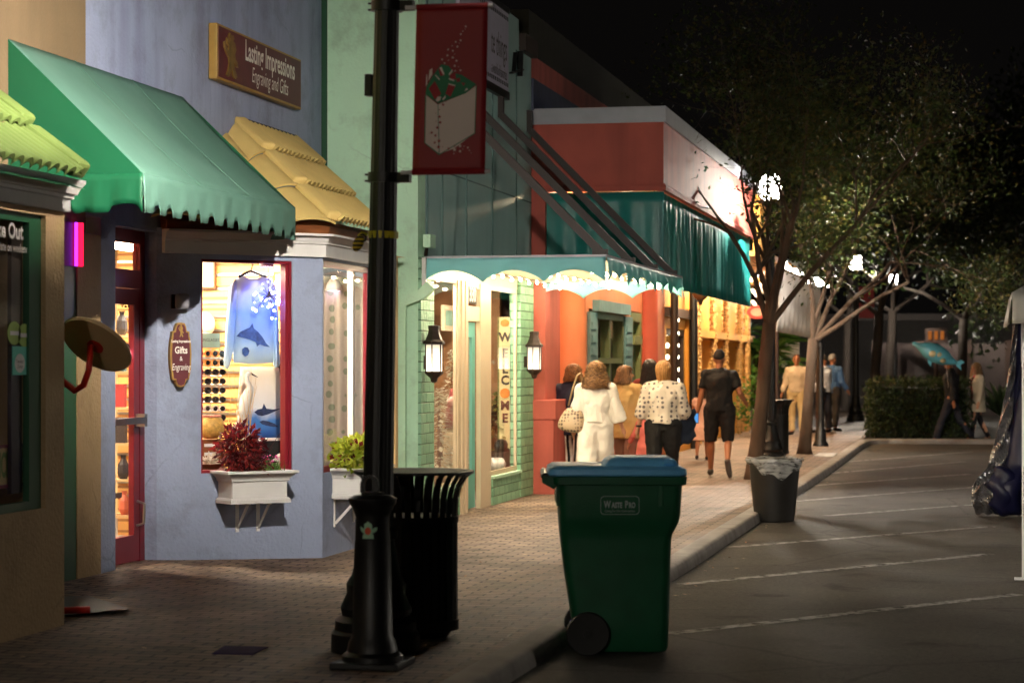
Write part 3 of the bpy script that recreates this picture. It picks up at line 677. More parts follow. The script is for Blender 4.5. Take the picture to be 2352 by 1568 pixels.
# ------------------------------------------------------------------ street lamps
def globe_mat(name, col, power):
    m, N, L, B = newmat(name)
    t = N.new('ShaderNodeBsdfTransparent'); e = N.new('ShaderNodeEmission'); e.inputs[0].default_value = (*col, 1); e.inputs[1].default_value = power
    mx = N.new('ShaderNodeMixShader'); mx.inputs[0].default_value = .3
    L.new(t.outputs[0], mx.inputs[1]); L.new(e.outputs[0], mx.inputs[2]); L.new(mx.outputs[0], N['Material Output'].inputs[0])
    return m
globe_em = globe_mat('frosted lamp globe', (1.0, .93, .84), 120.0)
bulb_em = EM('street lamp bulb', (1.0, .90, .76), LAMP_POWER * 4.6)
def lamp_post(loc, label, H=4.0, name='street_lamp', k=1.0):
    t = thing(name, label, 'street lamp', (0, 0, 0), 'street lamps along the pavement')
    fl = lambda a, z: 1 - .05 * (0.5 + 0.5 * math.cos(a * 14))
    MB().lathe([(.25, 0), (.25, .1), (.23, .12), (.23, .17), (.19, .2), (.2, .24), (.165, .32), (.17, .37), (.14, .42), (.112, .54), (.1, .62), (.115, .635), (.115, .67), (.088, .69)], n=28, rfun=lambda a, z: 1 - .03 * (0.5 + .5 * math.cos(a * 14))).build('base', mt['black'], t, smooth=35)
    MB().lathe([(.086, .66), (.083, 1.6), (.066, H - .3)], n=84, rfun=fl).build('shaft', mt['black'], t, smooth=60)
    MB().lathe([(.066, H - .32), (.09, H - .3), (.09, H - .26), (.068, H - .24), (.07, H - .12), (.13, H - .04), (.2, H - .02), (.2, H), (.1, H + .005)], n=24).build('capital', mt['black'], t, smooth=35)
    MB().lathe([(.10, H + .01), (.15, H + .05), (.172, H + .15), (.168, H + .25), (.13, H + .36), (.07, H + .42)], n=16).build('lamp_globe', globe_em, t, smooth=True)
    MB().lathe([(.15, H + .14), (.152, H + .145), (.09, H + .26), (.02, H + .28), (.0, H + .275), (.085, H + .25)], n=24).build('reflector', mt['steel'], t, smooth=40)
    MB().ball((0, 0, H + .165), .07, 10, 8).build('bulb', bulb_em, t, smooth=True)
    MB().lathe([(.085, H + .41), (.08, H + .44), (.04, H + .47), (.022, H + .5), (.035, H + .55), (.005, H + .6)], n=16).build('finial', mt['black'], t, smooth=True)
    t.location = loc
    return t
LP = on_z(865, 1497, SZ); LP = Vector((-3.27, 12.16, SZ))
lp1 = lamp_post((0, 0, 0), 'tall black fluted lamp post in the foreground carrying the red banner', 4.12)
# things clamped to the near post: built upright at the post, then leaned with it
FBN = Frame((0, 0, 0), (1, 0))
z_t = LP.z
def lpx(u, Y=LP.y): return on_y(u, 833, Y).x - LP.x
def lpz(u, v, Y=LP.y): return on_y(u, v, Y).z - LP.z
# (coordinates below are relative to the post's foot)
for zc in (lpz(900, 12), lpz(900, 405)):
    cl = MB()
    cl.lathe([(.088, zc - .035), (.088, zc + .02)], n=20)
    cl.box(.07, -.02, zc - .035, .16, .02, zc + .02)
    cl.box(-.11, -.012, zc - .03, -.08, .012, zc - .02); cl.box(-.11, -.012, zc + .005, -.08, .012, zc + .015)
    cl.build('arm_clamp', mt['black'], lp1, smooth=35)
MB().box(-.115, -.03, lpz(850, 222), -.075, .03, lpz(850, 172)).build('outlet_box', mt['black'], lp1, bevel=.004)
lp1.location = LP; lp1.rotation_euler = (0, R(1.15), R(-9))
LEAN = Matrix.Translation(LP) @ Matrix.Rotation(R(1.15), 4, 'Y') @ Matrix.Translation(-LP)
# banner
FN = Frame((0, LP.y - .0, 0), (1, .03))
bn = thing('street_banner', 'red holiday banner printed with a white shopping bag of gifts, on the foreground lamp post', 'banner', tuple(on_y(1030, 398, LP.y)))
red_cloth = M('red banner cloth', srgb(135, 18, 26), .55, .06, 3, .1, 60)
aL, aR = FN.A(947), FN.A(1114); aL2, aR2 = FN.A(957), FN.A(1121); zt = FN.B(1030, 14); zb = FN.B(1030, 397)
def bpt(s, t, c=0):
    a0 = aL2 + (aL - aL2) * t; a1 = aR2 + (aR - aR2) * t
    return FN.P(a0 + (a1 - a0) * s, zt + (zb - zt) * t, .0 + c)
solid(MB().grid(lambda s, t: bpt(s, t), 10, 24).build('cloth', red_cloth, bn, smooth=True), .003)
for tt in (0.004, .994):
    MB().tube([bpt(-.16, tt) - FN.c * 0, bpt(1.07, tt)], .011, 8).build('rod', mt['white_glow'], bn)
    MB().tube([bpt(0.0, tt), bpt(1.0, tt)], .016, 8).build('rod_sleeve', red_cloth, bn)
# printed artwork, from positions on the cloth
def uvp(x, y):   # crop pixels of the print -> cloth coordinates
    u = (1640 + x / 2.703) / 1.7415; v = (80 + y / 2.703) / 1.7415
    tt = (v - 14) / (397 - 14); l = 957 + (947 - 957) * tt; r_ = 1121 + (1112 - 1121) * tt
    return (u - l) / (r_ - l), tt
def pp_(mb, pts, c): 
    P = [bpt(*uvp(x, y), c) for x, y in pts]
    mb.add(P, [tuple(range(len(P) - 1, -1, -1))]); return mb
pw = M('white print', srgb(222, 205, 200), .6, .03); pg = M('green print', srgb(30, 110, 76), .6, .05); prd = M('red print', srgb(150, 22, 36), .6, .05)
m_ = MB(); pp_(m_, [(175, 808), (300, 915), (316, 1450), (165, 1325)], .0035); pp_(m_, [(303, 915), (440, 860), (600, 800), (712, 720), (692, 1230), (560, 1330), (480, 1390), (320, 1450)], .0035)
m_.build('bag_print', pw, bn)
m_ = MB(); pp_(m_, [(170, 800), (180, 720), (250, 600), (340, 480), (420, 500), (480, 580), (560, 600), (715, 705), (600, 800), (440, 855), (305, 905)], .0045)
for q in ([(165, 808), (175, 808), (165, 1325), (155, 1325)], [(300, 915), (306, 915), (320, 1450), (312, 1450)], [(712, 720), (720, 712), (700, 1232), (692, 1230)], [(155, 1325), (165, 1325), (320, 1450), (314, 1462)], [(320, 1450), (692, 1230), (698, 1238), (316, 1462)]):
    pp_(m_, q, .0055)
m_.build('gift_print', pg, bn)
m_ = MB()
for q in ([(205, 740), (270, 660), (340, 800), (270, 860)], [(420, 690), (490, 720), (440, 835), (385, 800)], [(310, 530), (345, 510), (375, 600), (330, 610)], [(425, 600), (490, 560), (500, 650), (440, 640)], [(500, 640), (540, 630), (545, 670), (510, 680)], [(550, 680), (600, 690), (580, 720)]):
    pp_(m_, q, .0065)
m_.build('ribbon_print', prd, bn)
m_ = MB()
for q in ([(320, 520), (345, 510), (375, 590), (365, 600)], [(420, 590), (455, 540), (465, 555), (430, 605)], [(420, 630), (480, 650), (480, 668), (425, 650)], [(180, 600), (190, 580), (190, 690), (175, 720)], [(215, 540), (245, 520), (245, 590), (200, 660)], [(280, 870), (300, 830), (340, 830), (330, 870), (300, 885)], [(350, 860), (385, 815), (388, 845), (360, 870)], [(590, 780), (610, 740), (630, 760)], [(280, 590), (325, 640), (320, 655), (275, 600)], [(420, 690), (490, 710), (490, 722), (418, 700)]):
    pp_(m_, q, .0085)
m_.build('bow_print', pw, bn)
def star(mb, x, y, r, c):
    pts = []
    for k in range(10):
        a = PI / 2 + k * PI / 5; q = r if k % 2 == 0 else r * .42
        pts.append((x + q * math.cos(a), y - q * math.sin(a)))
    P = [bpt(*uvp(px, py), c) for px, py in pts]; C = bpt(*uvp(x, y), c)
    mb.add([C] + P, [(0, (k + 1) % 10 + 1, k + 1) for k in range(10)])
m_ = MB()
for x, y, r_ in ((605, 80, 14), (575, 130, 10), (552, 162, 13), (550, 228, 15), (497, 244, 13), (516, 295, 14), (458, 286, 8), (415, 324, 12), (466, 340, 13), (408, 388, 14), (465, 412, 15), (350, 430, 14), (505, 448, 16), (420, 440, 8), (378, 470, 11), (486, 502, 15), (548, 552, 14), (490, 555, 11), (525, 512, 7), (600, 108, 6), (536, 260, 6), (485, 376, 6), (480, 1405, 26), (540, 1366, 22), (540, 1424, 18), (624, 1387, 14), (582, 1370, 8), (640, 1417, 9), (474, 1448, 9), (658, 1443, 6), (570, 1402, 7)):
    star(m_, x, y, r_, .008)
m_.build('star_print', pw, bn)
m_ = MB()
for x, y, r_ in ((360, 918, 20), (320, 972, 10), (322, 1048, 22), (328, 1110, 22), (298, 1165, 22), (238, 1218, 20), (278, 1250, 20), (315, 1308, 24), (270, 1326, 18), (310, 1375, 24), (418, 1392, 18), (285, 1098, 8), (285, 1010, 7), (395, 885, 7), (355, 1372, 8), (215, 1228, 6), (484, 1368, 12)):
    star(m_, x, y, r_, .0095)
m_.build('red_star_print', prd, bn)
# yellow ribbon tied round the near post with a striped toy bee hanging from it
zr = lpz(880, 540)
rb = thing('yellow_ribbon', 'yellow ribbon tied round the foreground lamp post', 'ribbon', (0, 0, 0))
yel = M('yellow ribbon', srgb(196, 180, 40), .5, .15, 12)
MB().lathe([(.081, zr - .018), (.083, zr - .018), (.084, zr + .02), (.081, zr + .02)], n=24).build('band', yel, rb, smooth=40)
MB().tube([(-.08, -.03, zr), (-.11, -.045, zr + .012), (-.13, -.05, zr - .01)], .012, 6, flat=.5).build('knot', yel, rb, smooth=True)
rb.location = LP; rb.rotation_euler = (0, R(1.15), 0)
be = thing('striped_tag', 'small yellow and black striped plush bee hanging from the yellow ribbon', 'toy', (0, 0, 0))
MB().ball((-.125, -.06, zr - .05), (.03, .026, .048), 12, 10, Matrix.Rotation(R(25), 3, 'Y')).build('body', wave_mat('bee stripes', srgb(200, 170, 30), srgb(20, 16, 14), 14, 'Z', .7), be, smooth=True)
MB().tube([(-.1 + .02 * math.cos(a), -.065, zr - .02 + .02 * math.sin(a)) for a in [k * .7 for k in range(10)]], .006, 6).build('loop', mt['black'], be, smooth=True)
be.location = LP; be.rotation_euler = (0, R(1.15), 0)
# ------------------------------------------------------------------ green awning
aw = thing('green_awning', 'large plain green canvas awning with a scalloped edge over the shop entries', 'awning', (XW, 14.09, 2.6))
ay0, ay1 = 14.09, 17.46; az = 3.83; fx, fz = -5.36, 2.93
def awp(s, t):
    p = Vector((XW + (fx - XW) * t, ay0 + (ay1 - ay0) * s, az + (fz - az) * t))
    return p + Vector((.7, 0, .7)) * (-.022 * math.sin(PI * t) * (1 - abs(math.sin(PI * s * 3)) * .6))
solid(MB().grid(awp, 36, 14).build('canopy', mt['green_awning'], aw, smooth=True), .006)
for s in (1 / 3, 2 / 3):
    seam = MB()
    for k in range(14): seam.bar(awp(s, k / 14) + Vector((.003, 0, .005)), awp(s, (k + 1) / 14) + Vector((.003, 0, .005)), .012, .004)
    seam.build('seam', mt['green_awning'], aw)
for yy, nm in ((ay0, 0), (ay1, 1)):
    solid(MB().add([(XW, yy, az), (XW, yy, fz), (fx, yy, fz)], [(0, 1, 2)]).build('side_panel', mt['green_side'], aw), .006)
def keyhole_valance(P0, P1, n, out):
    P0, P1 = Vector(P0), Vector(P1); out = Vector(out); mb = MB(); rn = random.Random(3)
    N = n * 16
    def low(i):
        q = (i / 16) % 1.0
        if q < .12: return -.01
        if q < .55: return .0 - .008 * math.sin((q - .12) / .43 * PI)
        if q < .62: return .04
        if q < .93: return .042 + .01 * math.sin((q - .62) / .31 * PI)
        return .03
    V = []
    for j in range(6):
        for i in range(N + 1):
            s = i / N; t = j / 5; p = P0.lerp(P1, s)
            V.append(Vector((p.x, p.y, fz - (.25 - low(i)) * t)) + out * (.012 * t + .009 * t * math.sin(s * 31) + .003 * math.sin(s * 77 + t * 3)))
    return mb.add(V, [(j * (N + 1) + i, j * (N + 1) + i + 1, (j + 1) * (N + 1) + i + 1, (j + 1) * (N + 1) + i) for j in range(5) for i in range(N)])
solid(keyhole_valance((fx, ay0, 0), (fx, ay1, 0), 12, (1, 0, 0)).build('valance', mt['green_awning'], aw, smooth=True), .005)
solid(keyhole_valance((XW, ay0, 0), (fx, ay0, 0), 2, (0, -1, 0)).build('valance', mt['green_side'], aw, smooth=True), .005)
solid(keyhole_valance((fx, ay1, 0), (XW, ay1, 0), 2, (0, 1, 0)).build('valance', mt['green_awning'], aw, smooth=True), .005)
fr = MB()
fr.tube([(fx - .04, ay0 + .05, fz - .04), (fx - .04, ay1 - .05, fz - .04)], .016, 6); 
for yy in (ay0 + .05, (ay0 + ay1) / 2, ay1 - .05): fr.tube([(XW, yy, az - .09), (fx - .06, yy, fz - .04)], .014, 6); fr.tube([(XW, yy, fz - .03), (fx - .05, yy, fz - .03)], .014, 6)
fr.build('frame', mt['steel'], aw)
# ------------------------------------------------------------------ signs on the blue shop
ls = thing('shop_sign', 'maroon and gold wall sign with a gold lion, high on the blue wall', 'sign', tuple(FW.P(FW.A(600), 4.9, .05)))
sa0, sa1 = FW.A(500, .09), FW.A(693, .09); sz0, sz1 = FW.B(500, 181, .09), FW.B(500, 52, .09)
MB().fbox(FW, sa0, sa1, sz0, sz1, .01, .085).build('frame', mt['gold'], ls, bevel=.008)
MB().fbox(FW, sa0 + .03, sa1 - .03, sz0 + .022, sz1 - .022, .086, .09).build('board', mt['sign_red'], ls)
lt = MB()
ca = FW.A(622, .09); lt.text(FW, 'Lasting Impressions', ca, FW.B(622, 142, .09), .25, .74, .091, bold=.005)
lt.text(FW, 'Engraving and Gifts', FW.A(621, .09), FW.B(621, 190, .09), .19, .72, .091, shear=.2)
lt.build('lettering', mt['letter'], ls)
lion = [(.42, 1), (.5, .96), (.62, .97), (.66, .9), (.6, .84), (.72, .8), (.78, .66), (.7, .56), (.74, .45), (.86, .4), (.9, .28), (.8, .3), (.7, .36), (.62, .38), (.72, .2), (.84, .06), (.72, 0), (.62, .06), (.56, .2), (.46, .1), (.34, 0), (.24, .03), (.34, .16), (.4, .3), (.36, .44), (.24, .5), (.12, .62), (.1, .74), (.18, .78), (.2, .66), (.34, .58), (.38, .68), (.28, .74), (.24, .86), (.34, .84), (.4, .78), (.42, .86), (.36, .92)]
la0, la1 = FW.A(508, .09), FW.A(548, .09); lz0, lz1 = FW.B(525, 178, .09), FW.B(525, 76, .09)
MB().fprism(FW, [(la0 + (la1 - la0) * x, lz0 + (lz1 - lz0) * y) for x, y in lion], .089, .105).build('lion_emblem', M('dull bronze relief', srgb(116, 88, 44), .5, .25, 14), ls)
FP = Frame((-6.3, 16.87, 0), (.21, .16))
so = thing('oval_sign', 'small oval maroon sign with gold edge hung beside the shop door', 'sign', tuple(FP.P(FP.A(416), 1.6, .05)))
oc = .07; oa, ob = FP.hit(416, 815, oc); ra = (FP.A(440, oc) - FP.A(391, oc)) / 2; rz = (FP.B(416, 740, oc) - FP.B(416, 889, oc)) / 2
def osh(k):
    pts = []
    right = [(0, 1), (.35, .98), (.5, .86), (.55, .74), (.8, .72), (.82, .6), (.95, .35), (1, 0), (.95, -.4), (.82, -.66), (.78, -.76), (.5, -.78), (.45, -.88), (.3, -.97), (0, -1)]
    for x, y in right: pts.append((oa + ra * x * k, ob + rz * y * (1 - (1 - k) * .35)))
    for x, y in right[-2:0:-1]: pts.append((oa - ra * x * k, ob + rz * y * (1 - (1 - k) * .35)))
    return pts[::-1]
MB().fprism(FP, osh(1), .01, .065).build('frame', mt['gold'], so)
MB().fprism(FP, osh(.84), .066, .07).build('board', mt['sign_red'], so)
lt = MB(); lt.text(FP, 'Lasting Impressions', oa, ob + rz * .42, .03, .66, .071, bold=.001)
lt.text(FP, 'Gifts', oa, ob + rz * .14, .075, .72, .071, bold=.002); lt.text(FP, '&', oa, ob - rz * .12, .05, .8, .071); lt.text(FP, 'Engraving', oa, ob - rz * .38, .075, .52, .071, shear=.2)
lt.build('lettering', mt['letter'], so)
MB().fprism(FP, [(oa - .025 + .05 * x, ob + rz * .55 + .1 * y) for x, y in lion], .07, .074).build('lion_emblem', mt['gold'], so)
wl_ = thing('wall_speaker', 'small grey speaker box on the pier above the oval sign', 'speaker', tuple(FP.P(FP.A(418), 2.1, 0)))
pa, pb = FP.hit(421, 692, .09)
MB().fbox(FP, pa - .055, pa + .05, pb - .06, pb + .06, 0.03, .11).build('case', M('grey plastic', srgb(130, 130, 140), .5, .05), wl_, bevel=.02)
MB().fbox(FP, pa - .075, pa - .02, pb - .055, pb + .055, 0, .03).build('bracket', mt['black'], wl_)
# ------------------------------------------------------------------ flower boxes
def flower_box(F, a0, a1, b0, b1, c1, label):
    t = thing('flower_box', label, 'flower box', tuple(F.P((a0 + a1) / 2, b0, 0)), 'white flower boxes under the bay windows')
    m = MB(); th = .02; tp = b1 - .075
    m.fbox(F, a0, a1, b0, tp, c1 - th, c1); m.fbox(F, a0, a0 + th, b0, tp, .005, c1 - th); m.fbox(F, a1 - th, a1, b0, tp, .005, c1 - th); m.fbox(F, a0 + th, a1 - th, b0, b0 + th, .005, c1 - th)
    m.build('box', mt['white_paint'], t, bevel=.003)
    def ring(prof, nm):
        P = [F.P(a0, 0, .005), F.P(a0, 0, c1), F.P(a1, 0, c1), F.P(a1, 0, .005)]
        MB().sweep([(p.x, p.y) for p in P], prof).build(nm, mt['white_paint'], t)
    ring([(0, tp - .01), (.012, tp - .005), (.015, tp + .012), (.03, tp + .03), (.055, tp + .05), (.07, tp + .056), (.07, b1), (-.02, b1), (-.02, tp)], 'lip')
    ring([(0, b0 - .002), (.022, b0 - .002), (.022, b0 + .025), (.008, b0 + .04), (0, b0 + .042)], 'foot_trim')
    MB().fbox(F, a0 + th, a1 - th, tp - .03, tp - .005, .02, c1 - th).build('soil', M('potting soil', (.02, .014, .01, 1), .9, .3, 20), t)
    return t
def bracket(t, F, a, b0, c1, drop=.24):
    m = MB(); m.fbox(F, a - .014, a + .014, b0 - drop, b0 - .004, .004, .016); m.fbox(F, a - .014, a + .014, b0 - .016, b0 - .004, .016, c1 - .04)
    m.bar(F.P(a, b0 - drop + .03, .016), F.P(a, b0 - .014, c1 - .06), .022, .012, up=F.a)
    m.build('bracket', mt['white_paint'], t)
c1 = .26
fa0, fa1 = FB.A(534, c1), FB.A(660, c1); fb0, fb1 = FB.B(600, 1155, c1), FB.B(600, 1081, c1)
fbx = flower_box(FB, fa0, fa1, fb0, fb1, c1, 'white flower box with burgundy foliage under the lit angled window')
for u in (546, 594): bracket(fbx, FB, FB.A(u, .02), fb0, c1)
ga0, ga1 = FBF.A(762), FBF.A(762) + .74; gb0, gb1 = FBF.B(780, 1140), FBF.B(780, 1072)
fbx2 = flower_box(FBF, ga0, ga1, gb0, gb1, c1, 'white flower box with coleus under the street window, half behind the lamp post')
for a in (ga0 + .05, ga1 - .1): bracket(fbx2, FBF, a, gb0, c1)
rn = random.Random(11)
pl = thing('burgundy_bush', 'rounded bush of dark burgundy leaves in the nearer white flower box', 'plant', tuple(FB.P((fa0 + fa1) / 2 - .09, fb1 - .08, .13)))
pc = FB.P(FB.A(553, .13), FB.B(553, 1025, .13), .13)
stm = MB(); base = FB.P(FB.A(562, .13), fb1 - .09, .13)
for k in range(26):
    d = Vector((rn.gauss(0, .10), rn.gauss(0, .07), rn.uniform(-.05, .14)))
    stm.tube([base + Vector((rn.gauss(0, .02), rn.gauss(0, .02), 0)), (base + pc + d) / 2 + Vector((rn.gauss(0, .02), 0, 0)), pc + d], [.004, .003, .002], 4)
stm.build('stems', M('plant stem', srgb(70, 30, 30), .6), pl)
lv = MB(); leaves(lv, pc, (.20, .16, .175), 900, .055, rn, .35, .42); leaves(lv, pc - Vector((-.04, 0, .14)), (.22, .13, .07), 250, .05, rn, .3, .42)
lv.build('foliage', leaf_mat('burgundy leaves', srgb(60, 8, 18), srgb(110, 16, 28), srgb(150, 40, 40)), pl)
pl2 = thing('pink_flowered_tuft', 'small green grassy tuft with pink flowers at the right of the nearer flower box', 'plant', tuple(FB.P(FB.A(625, .15), fb1 - .08, .15)))
pc2 = FB.P(FB.A(622, .16), FB.B(622, 1068, .16), .16)
gr = MB()
for k in range(200):
    p = pc2 + Vector((rn.gauss(0, .045), rn.gauss(0, .03), -.04)); q = p + Vector((rn.gauss(0, .035), rn.gauss(0, .03), rn.uniform(.04, .10))); s_ = Vector((rn.gauss(0, .004), rn.gauss(0, .004), 0))
    gr.add([p - s_, p + s_, q], [(0, 1, 2)])
gr.build('blades', leaf_mat('grassy blades', srgb(50, 90, 30), srgb(90, 130, 60), srgb(130, 160, 80)), pl2)
fl_ = MB(); leaves(fl_, pc2 + Vector((.0, 0, .05)), (.09, .05, .05), 26, .022, rn, .5, .8); fl_.build('flowers', M('pink petals', srgb(220, 80, 160), .5), pl2)
pl3 = thing('coleus_plant', 'bushy coleus with yellow green leaf edges in the farther white flower box', 'plant', tuple(FBF.P(ga0 + .35, gb1 - .08, .13)))
lv = MB(); lc = MB()
for k in range(6):
    c_ = FBF.P(ga0 + .02 + k * .15, gb1 + .10 + rn.uniform(-.02, .03), .15)
    leaves(lv, c_, (.15, .13, .13), 150, .07, rn, .5, .75); leaves(lc, c_, (.15, .13, .135), 60, .05, rn, .8, .75)
lv.build('foliage', leaf_mat('lime coleus leaves', srgb(120, 140, 30), srgb(160, 170, 50), srgb(190, 200, 80)), pl3)
lc.build('leaf_centres', leaf_mat('maroon coleus centres', srgb(70, 14, 18), srgb(110, 28, 30), srgb(130, 60, 40)), pl3)
# ------------------------------------------------------------------ things in the bay window
FC = Frame(FB.P(0, 0, -.42), (1, 1))
def zgrad(name, stops, z0, z1, rough=.7):
    m, N, L, B = newmat(name); tc = N.new('ShaderNodeTexCoord'); sp = N.new('ShaderNodeSeparateXYZ'); L.new(tc.outputs['Object'], sp.inputs[0])
    mr = N.new('ShaderNodeMapRange'); mr.inputs[1].default_value = z0; mr.inputs[2].default_value = z1; L.new(sp.outputs[2], mr.inputs[0])
    n = N.new('ShaderNodeTexNoise'); n.inputs['Scale'].default_value = 7; L.new(tc.outputs['Object'], n.inputs['Vector'])
    ad = N.new('ShaderNodeMath'); ad.operation = 'MULTIPLY_ADD'; L.new(n.outputs[0], ad.inputs[0]); ad.inputs[1].default_value = .25; L.new(mr.outputs[0], ad.inputs[2])
    rp = N.new('ShaderNodeValToRGB'); e = rp.color_ramp.elements; e[0].position = stops[0][0] + .12; e[0].color = stops[0][1]; e[1].position = stops[-1][0] + .12; e[1].color = stops[-1][1]
    for p, c in stops[1:-1]: k = e.new(p + .12); k.color = c
    L.new(ad.outputs[0], rp.inputs[0]); L.new(rp.outputs[0], B.inputs['Base Color']); B.inputs['Roughness'].default_value = rough
    return m
def garment(F, pts, depth, rows=1):
    """outline puffed into a thin closed shell"""
    n = len(pts); ca_ = sum(p[0] for p in pts) / n; cb_ = sum(p[1] for p in pts) / n; mb = MB(); V = []; Fc = []
    rings = [(1, 0), (.92, depth * .8), (.6, depth), ]
    for sgn in (1, -1):
        off = len(V)
        for k, d in rings: V += [F.P(ca_ + (a - ca_) * k, cb_ + (b - cb_) * k, sgn * d) for a, b in pts]
        V.append(F.P(ca_, cb_, sgn * depth)); c = len(V) - 1
        for r_ in range(len(rings) - 1):
            for i in range(n):
                q = (off + r_ * n + i, off + r_ * n + (i + 1) % n, off + (r_ + 1) * n + (i + 1) % n, off + (r_ + 1) * n + i); Fc.append(q if sgn > 0 else q[::-1])
        for i in range(n):
            q = (off + (len(rings) - 1) * n + i, off + (len(rings) - 1) * n + (i + 1) % n, c); Fc.append(q if sgn > 0 else q[::-1])
    return mb.add(V, Fc)
def fh(F, pts, c=0): return [F.hit(u, v, c) for u, v in pts]
sh = thing('blue_shirt', 'blue long sleeved shirt with a sea print hanging in the bay window', 'shirt', tuple(FC.P(FC.A(578), FC.B(578, 850), 0)))
zs0, zs1 = 0, FC.B(578, 630) - FC.B(578, 850)
smat = zgrad('blue shirt cloth', [(0, srgb(215, 242, 250)), (.3, srgb(150, 192, 245)), (.6, srgb(118, 162, 238)), (1, srgb(186, 200, 242))], zs0, zs1)
body = fh(FC, [(560, 634), (572, 640), (590, 640), (602, 634), (622, 640), (628, 690), (627, 833), (580, 836), (537, 833), (536, 690), (541, 640)])[::-1]
garment(FC, body, .05).build('torso', smat, sh, smooth=True)
for pts in ([(541, 640), (530, 655), (524, 720), (516, 845), (524, 848), (535, 800), (540, 700)], [(622, 640), (632, 660), (636, 740), (640, 842), (631, 845), (627, 790), (623, 700)]):
    garment(FC, fh(FC, pts)[::-1] if pts[0][0] < 600 else fh(FC, pts), .035).build('sleeve', smat, sh, smooth=True)
m_ = MB(); m_.add([FC.P(*FC.hit(u, v, .056), .056) for u, v in ((543, 772), (552, 762), (562, 757), (574, 752), (580, 742), (583, 754), (593, 762), (603, 774), (611, 788), (620, 797), (606, 794), (597, 790), (590, 796), (588, 786), (574, 780), (560, 776))], [tuple(range(15, -1, -1))])
m_.add([FC.P(*FC.hit(u, v, .058), .058) for u, v in ((556, 802), (562, 797), (569, 798), (573, 806), (570, 815), (563, 819), (557, 813))], [tuple(range(6, -1, -1))])
m_.build('sea_print', M('sea life print', srgb(60, 90, 150), .7, .4, 30), sh)
MB().tube([FC.P(*FC.hit(548, 636), 0), FC.P(*FC.hit(575, 622), 0), FC.P(*FC.hit(612, 636), 0)], .012, 6).tube([FC.P(*FC.hit(577, 624), 0), FC.P(*FC.hit(580, 606), 0)], .006, 6).build('hanger', mt['black'], sh)
FC2 = Frame(FB.P(0, 0, -.52), (1, 1))
sk = thing('printed_trousers', 'white trousers with a blue billfish print hanging under the blue shirt', 'trousers', tuple(FC2.P(FC2.A(590), FC2.B(590, 1010), 0)))
zg = FC2.B(590, 842) - FC2.B(590, 1010)
garment(FC2, fh(FC2, [(552, 842), (640, 842), (652, 930), (655, 1005), (570, 1005), (545, 930)])[::-1], .04).build('cloth', zgrad('trouser cloth', [(0, srgb(30, 70, 140)), (.25, srgb(60, 120, 190)), (.45, srgb(225, 225, 225)), (1, srgb(240, 225, 200))], 0, zg), sk, smooth=True)
for pts in ([(584, 946), (592, 940), (602, 938), (606, 926), (612, 938), (626, 940), (645, 938), (628, 946), (616, 951), (602, 955), (592, 953)], [(596, 968), (604, 965), (616, 967), (630, 972), (640, 980), (628, 980), (612, 977), (602, 974)]):
    MB().add([FC2.P(*FC2.hit(u, v, .046), .046) for u, v in pts], [tuple(range(len(pts) - 1, -1, -1))]).build('fish_print', M('billfish print', srgb(30, 44, 80), .7, .4, 20), sk)
FE = Frame(FB.P(0, 0, -.27), (1, 1))
eg = thing('egret_figure', 'white egret figure standing among dry reeds behind the burgundy bush', 'figurine', tuple(FE.P(FE.A(555), wz0, 0)))
egp = [FE.P(*FE.hit(u, v), 0) for u, v in ((552, 985), (556, 950), (566, 915), (574, 890), (568, 875), (566, 862), (574, 856))]
white_c = M('white ceramic', (.75, .72, .66, 1), .3, .03)
egm = MB().tube(egp, [.008, .05, .05, .03, .018, .02, .022], 10); egm.build('body', white_c, eg, smooth=True)
MB().tube([FE.P(*FE.hit(575, 857), 0), FE.P(*FE.hit(592, 866), 0)], [.01, .002], 6).build('beak', mt['darkwood'], eg)
MB().tube([FE.P(*FE.hit(555, 955), .01), FE.P(*FE.hit(535, 1000), .01)], [.04, .006], 8, flat=.5).build('wing', white_c, eg, smooth=True)
MB().tube([egp[1], FE.P(*FE.hit(556, 1070), 0)], .006, 6).build('leg', mt['wood'], eg)
rd = MB()
for k in range(16):
    b_ = FE.P(*FE.hit(545 + rn.uniform(-8, 22), 1070), .03); rd.tube([b_, b_ + Vector((rn.gauss(0, .03), rn.gauss(0, .03), .35)), b_ + Vector((rn.gauss(0, .09), rn.gauss(0, .06), rn.uniform(.55, .8)))], [.003, .0025, .0015], 4)
tag(rd.build('dry_reeds', M('dry reed', srgb(220, 180, 110), .6), smooth=True), 'thin dry straw coloured reeds around the white egret figure', 'reeds')
bl = thing('blue_light_branch', 'ball of twigs covered in glowing blue violet lights before the blue shirt', 'light', tuple(FE.P(*FE.hit(608, 690), .06)))
led = EM('blue violet led', (.22, .25, 1.0), 26); tw = MB()
cc = FE.P(*FE.hit(610, 680), .05); tw.tube([cc, FE.P(*FE.hit(609, 600), .05)], .004, 5)
for k in range(56):
    d = Vector((rn.gauss(0, 1), rn.gauss(0, .7), rn.gauss(0, 1))).normalized() * rn.uniform(.06, .19)
    if rn.random() < .35: d += FE.a * .08
    tw.tube([cc, cc + d * .5 + Vector((0, 0, .01)), cc + d], .002, 4)
    MB().ball(cc + d, rn.choice((.006, .006, .007, .012, .014)), 6, 4).build('bulb', led, bl)
tw.build('twigs', mt['darkwood'], bl)
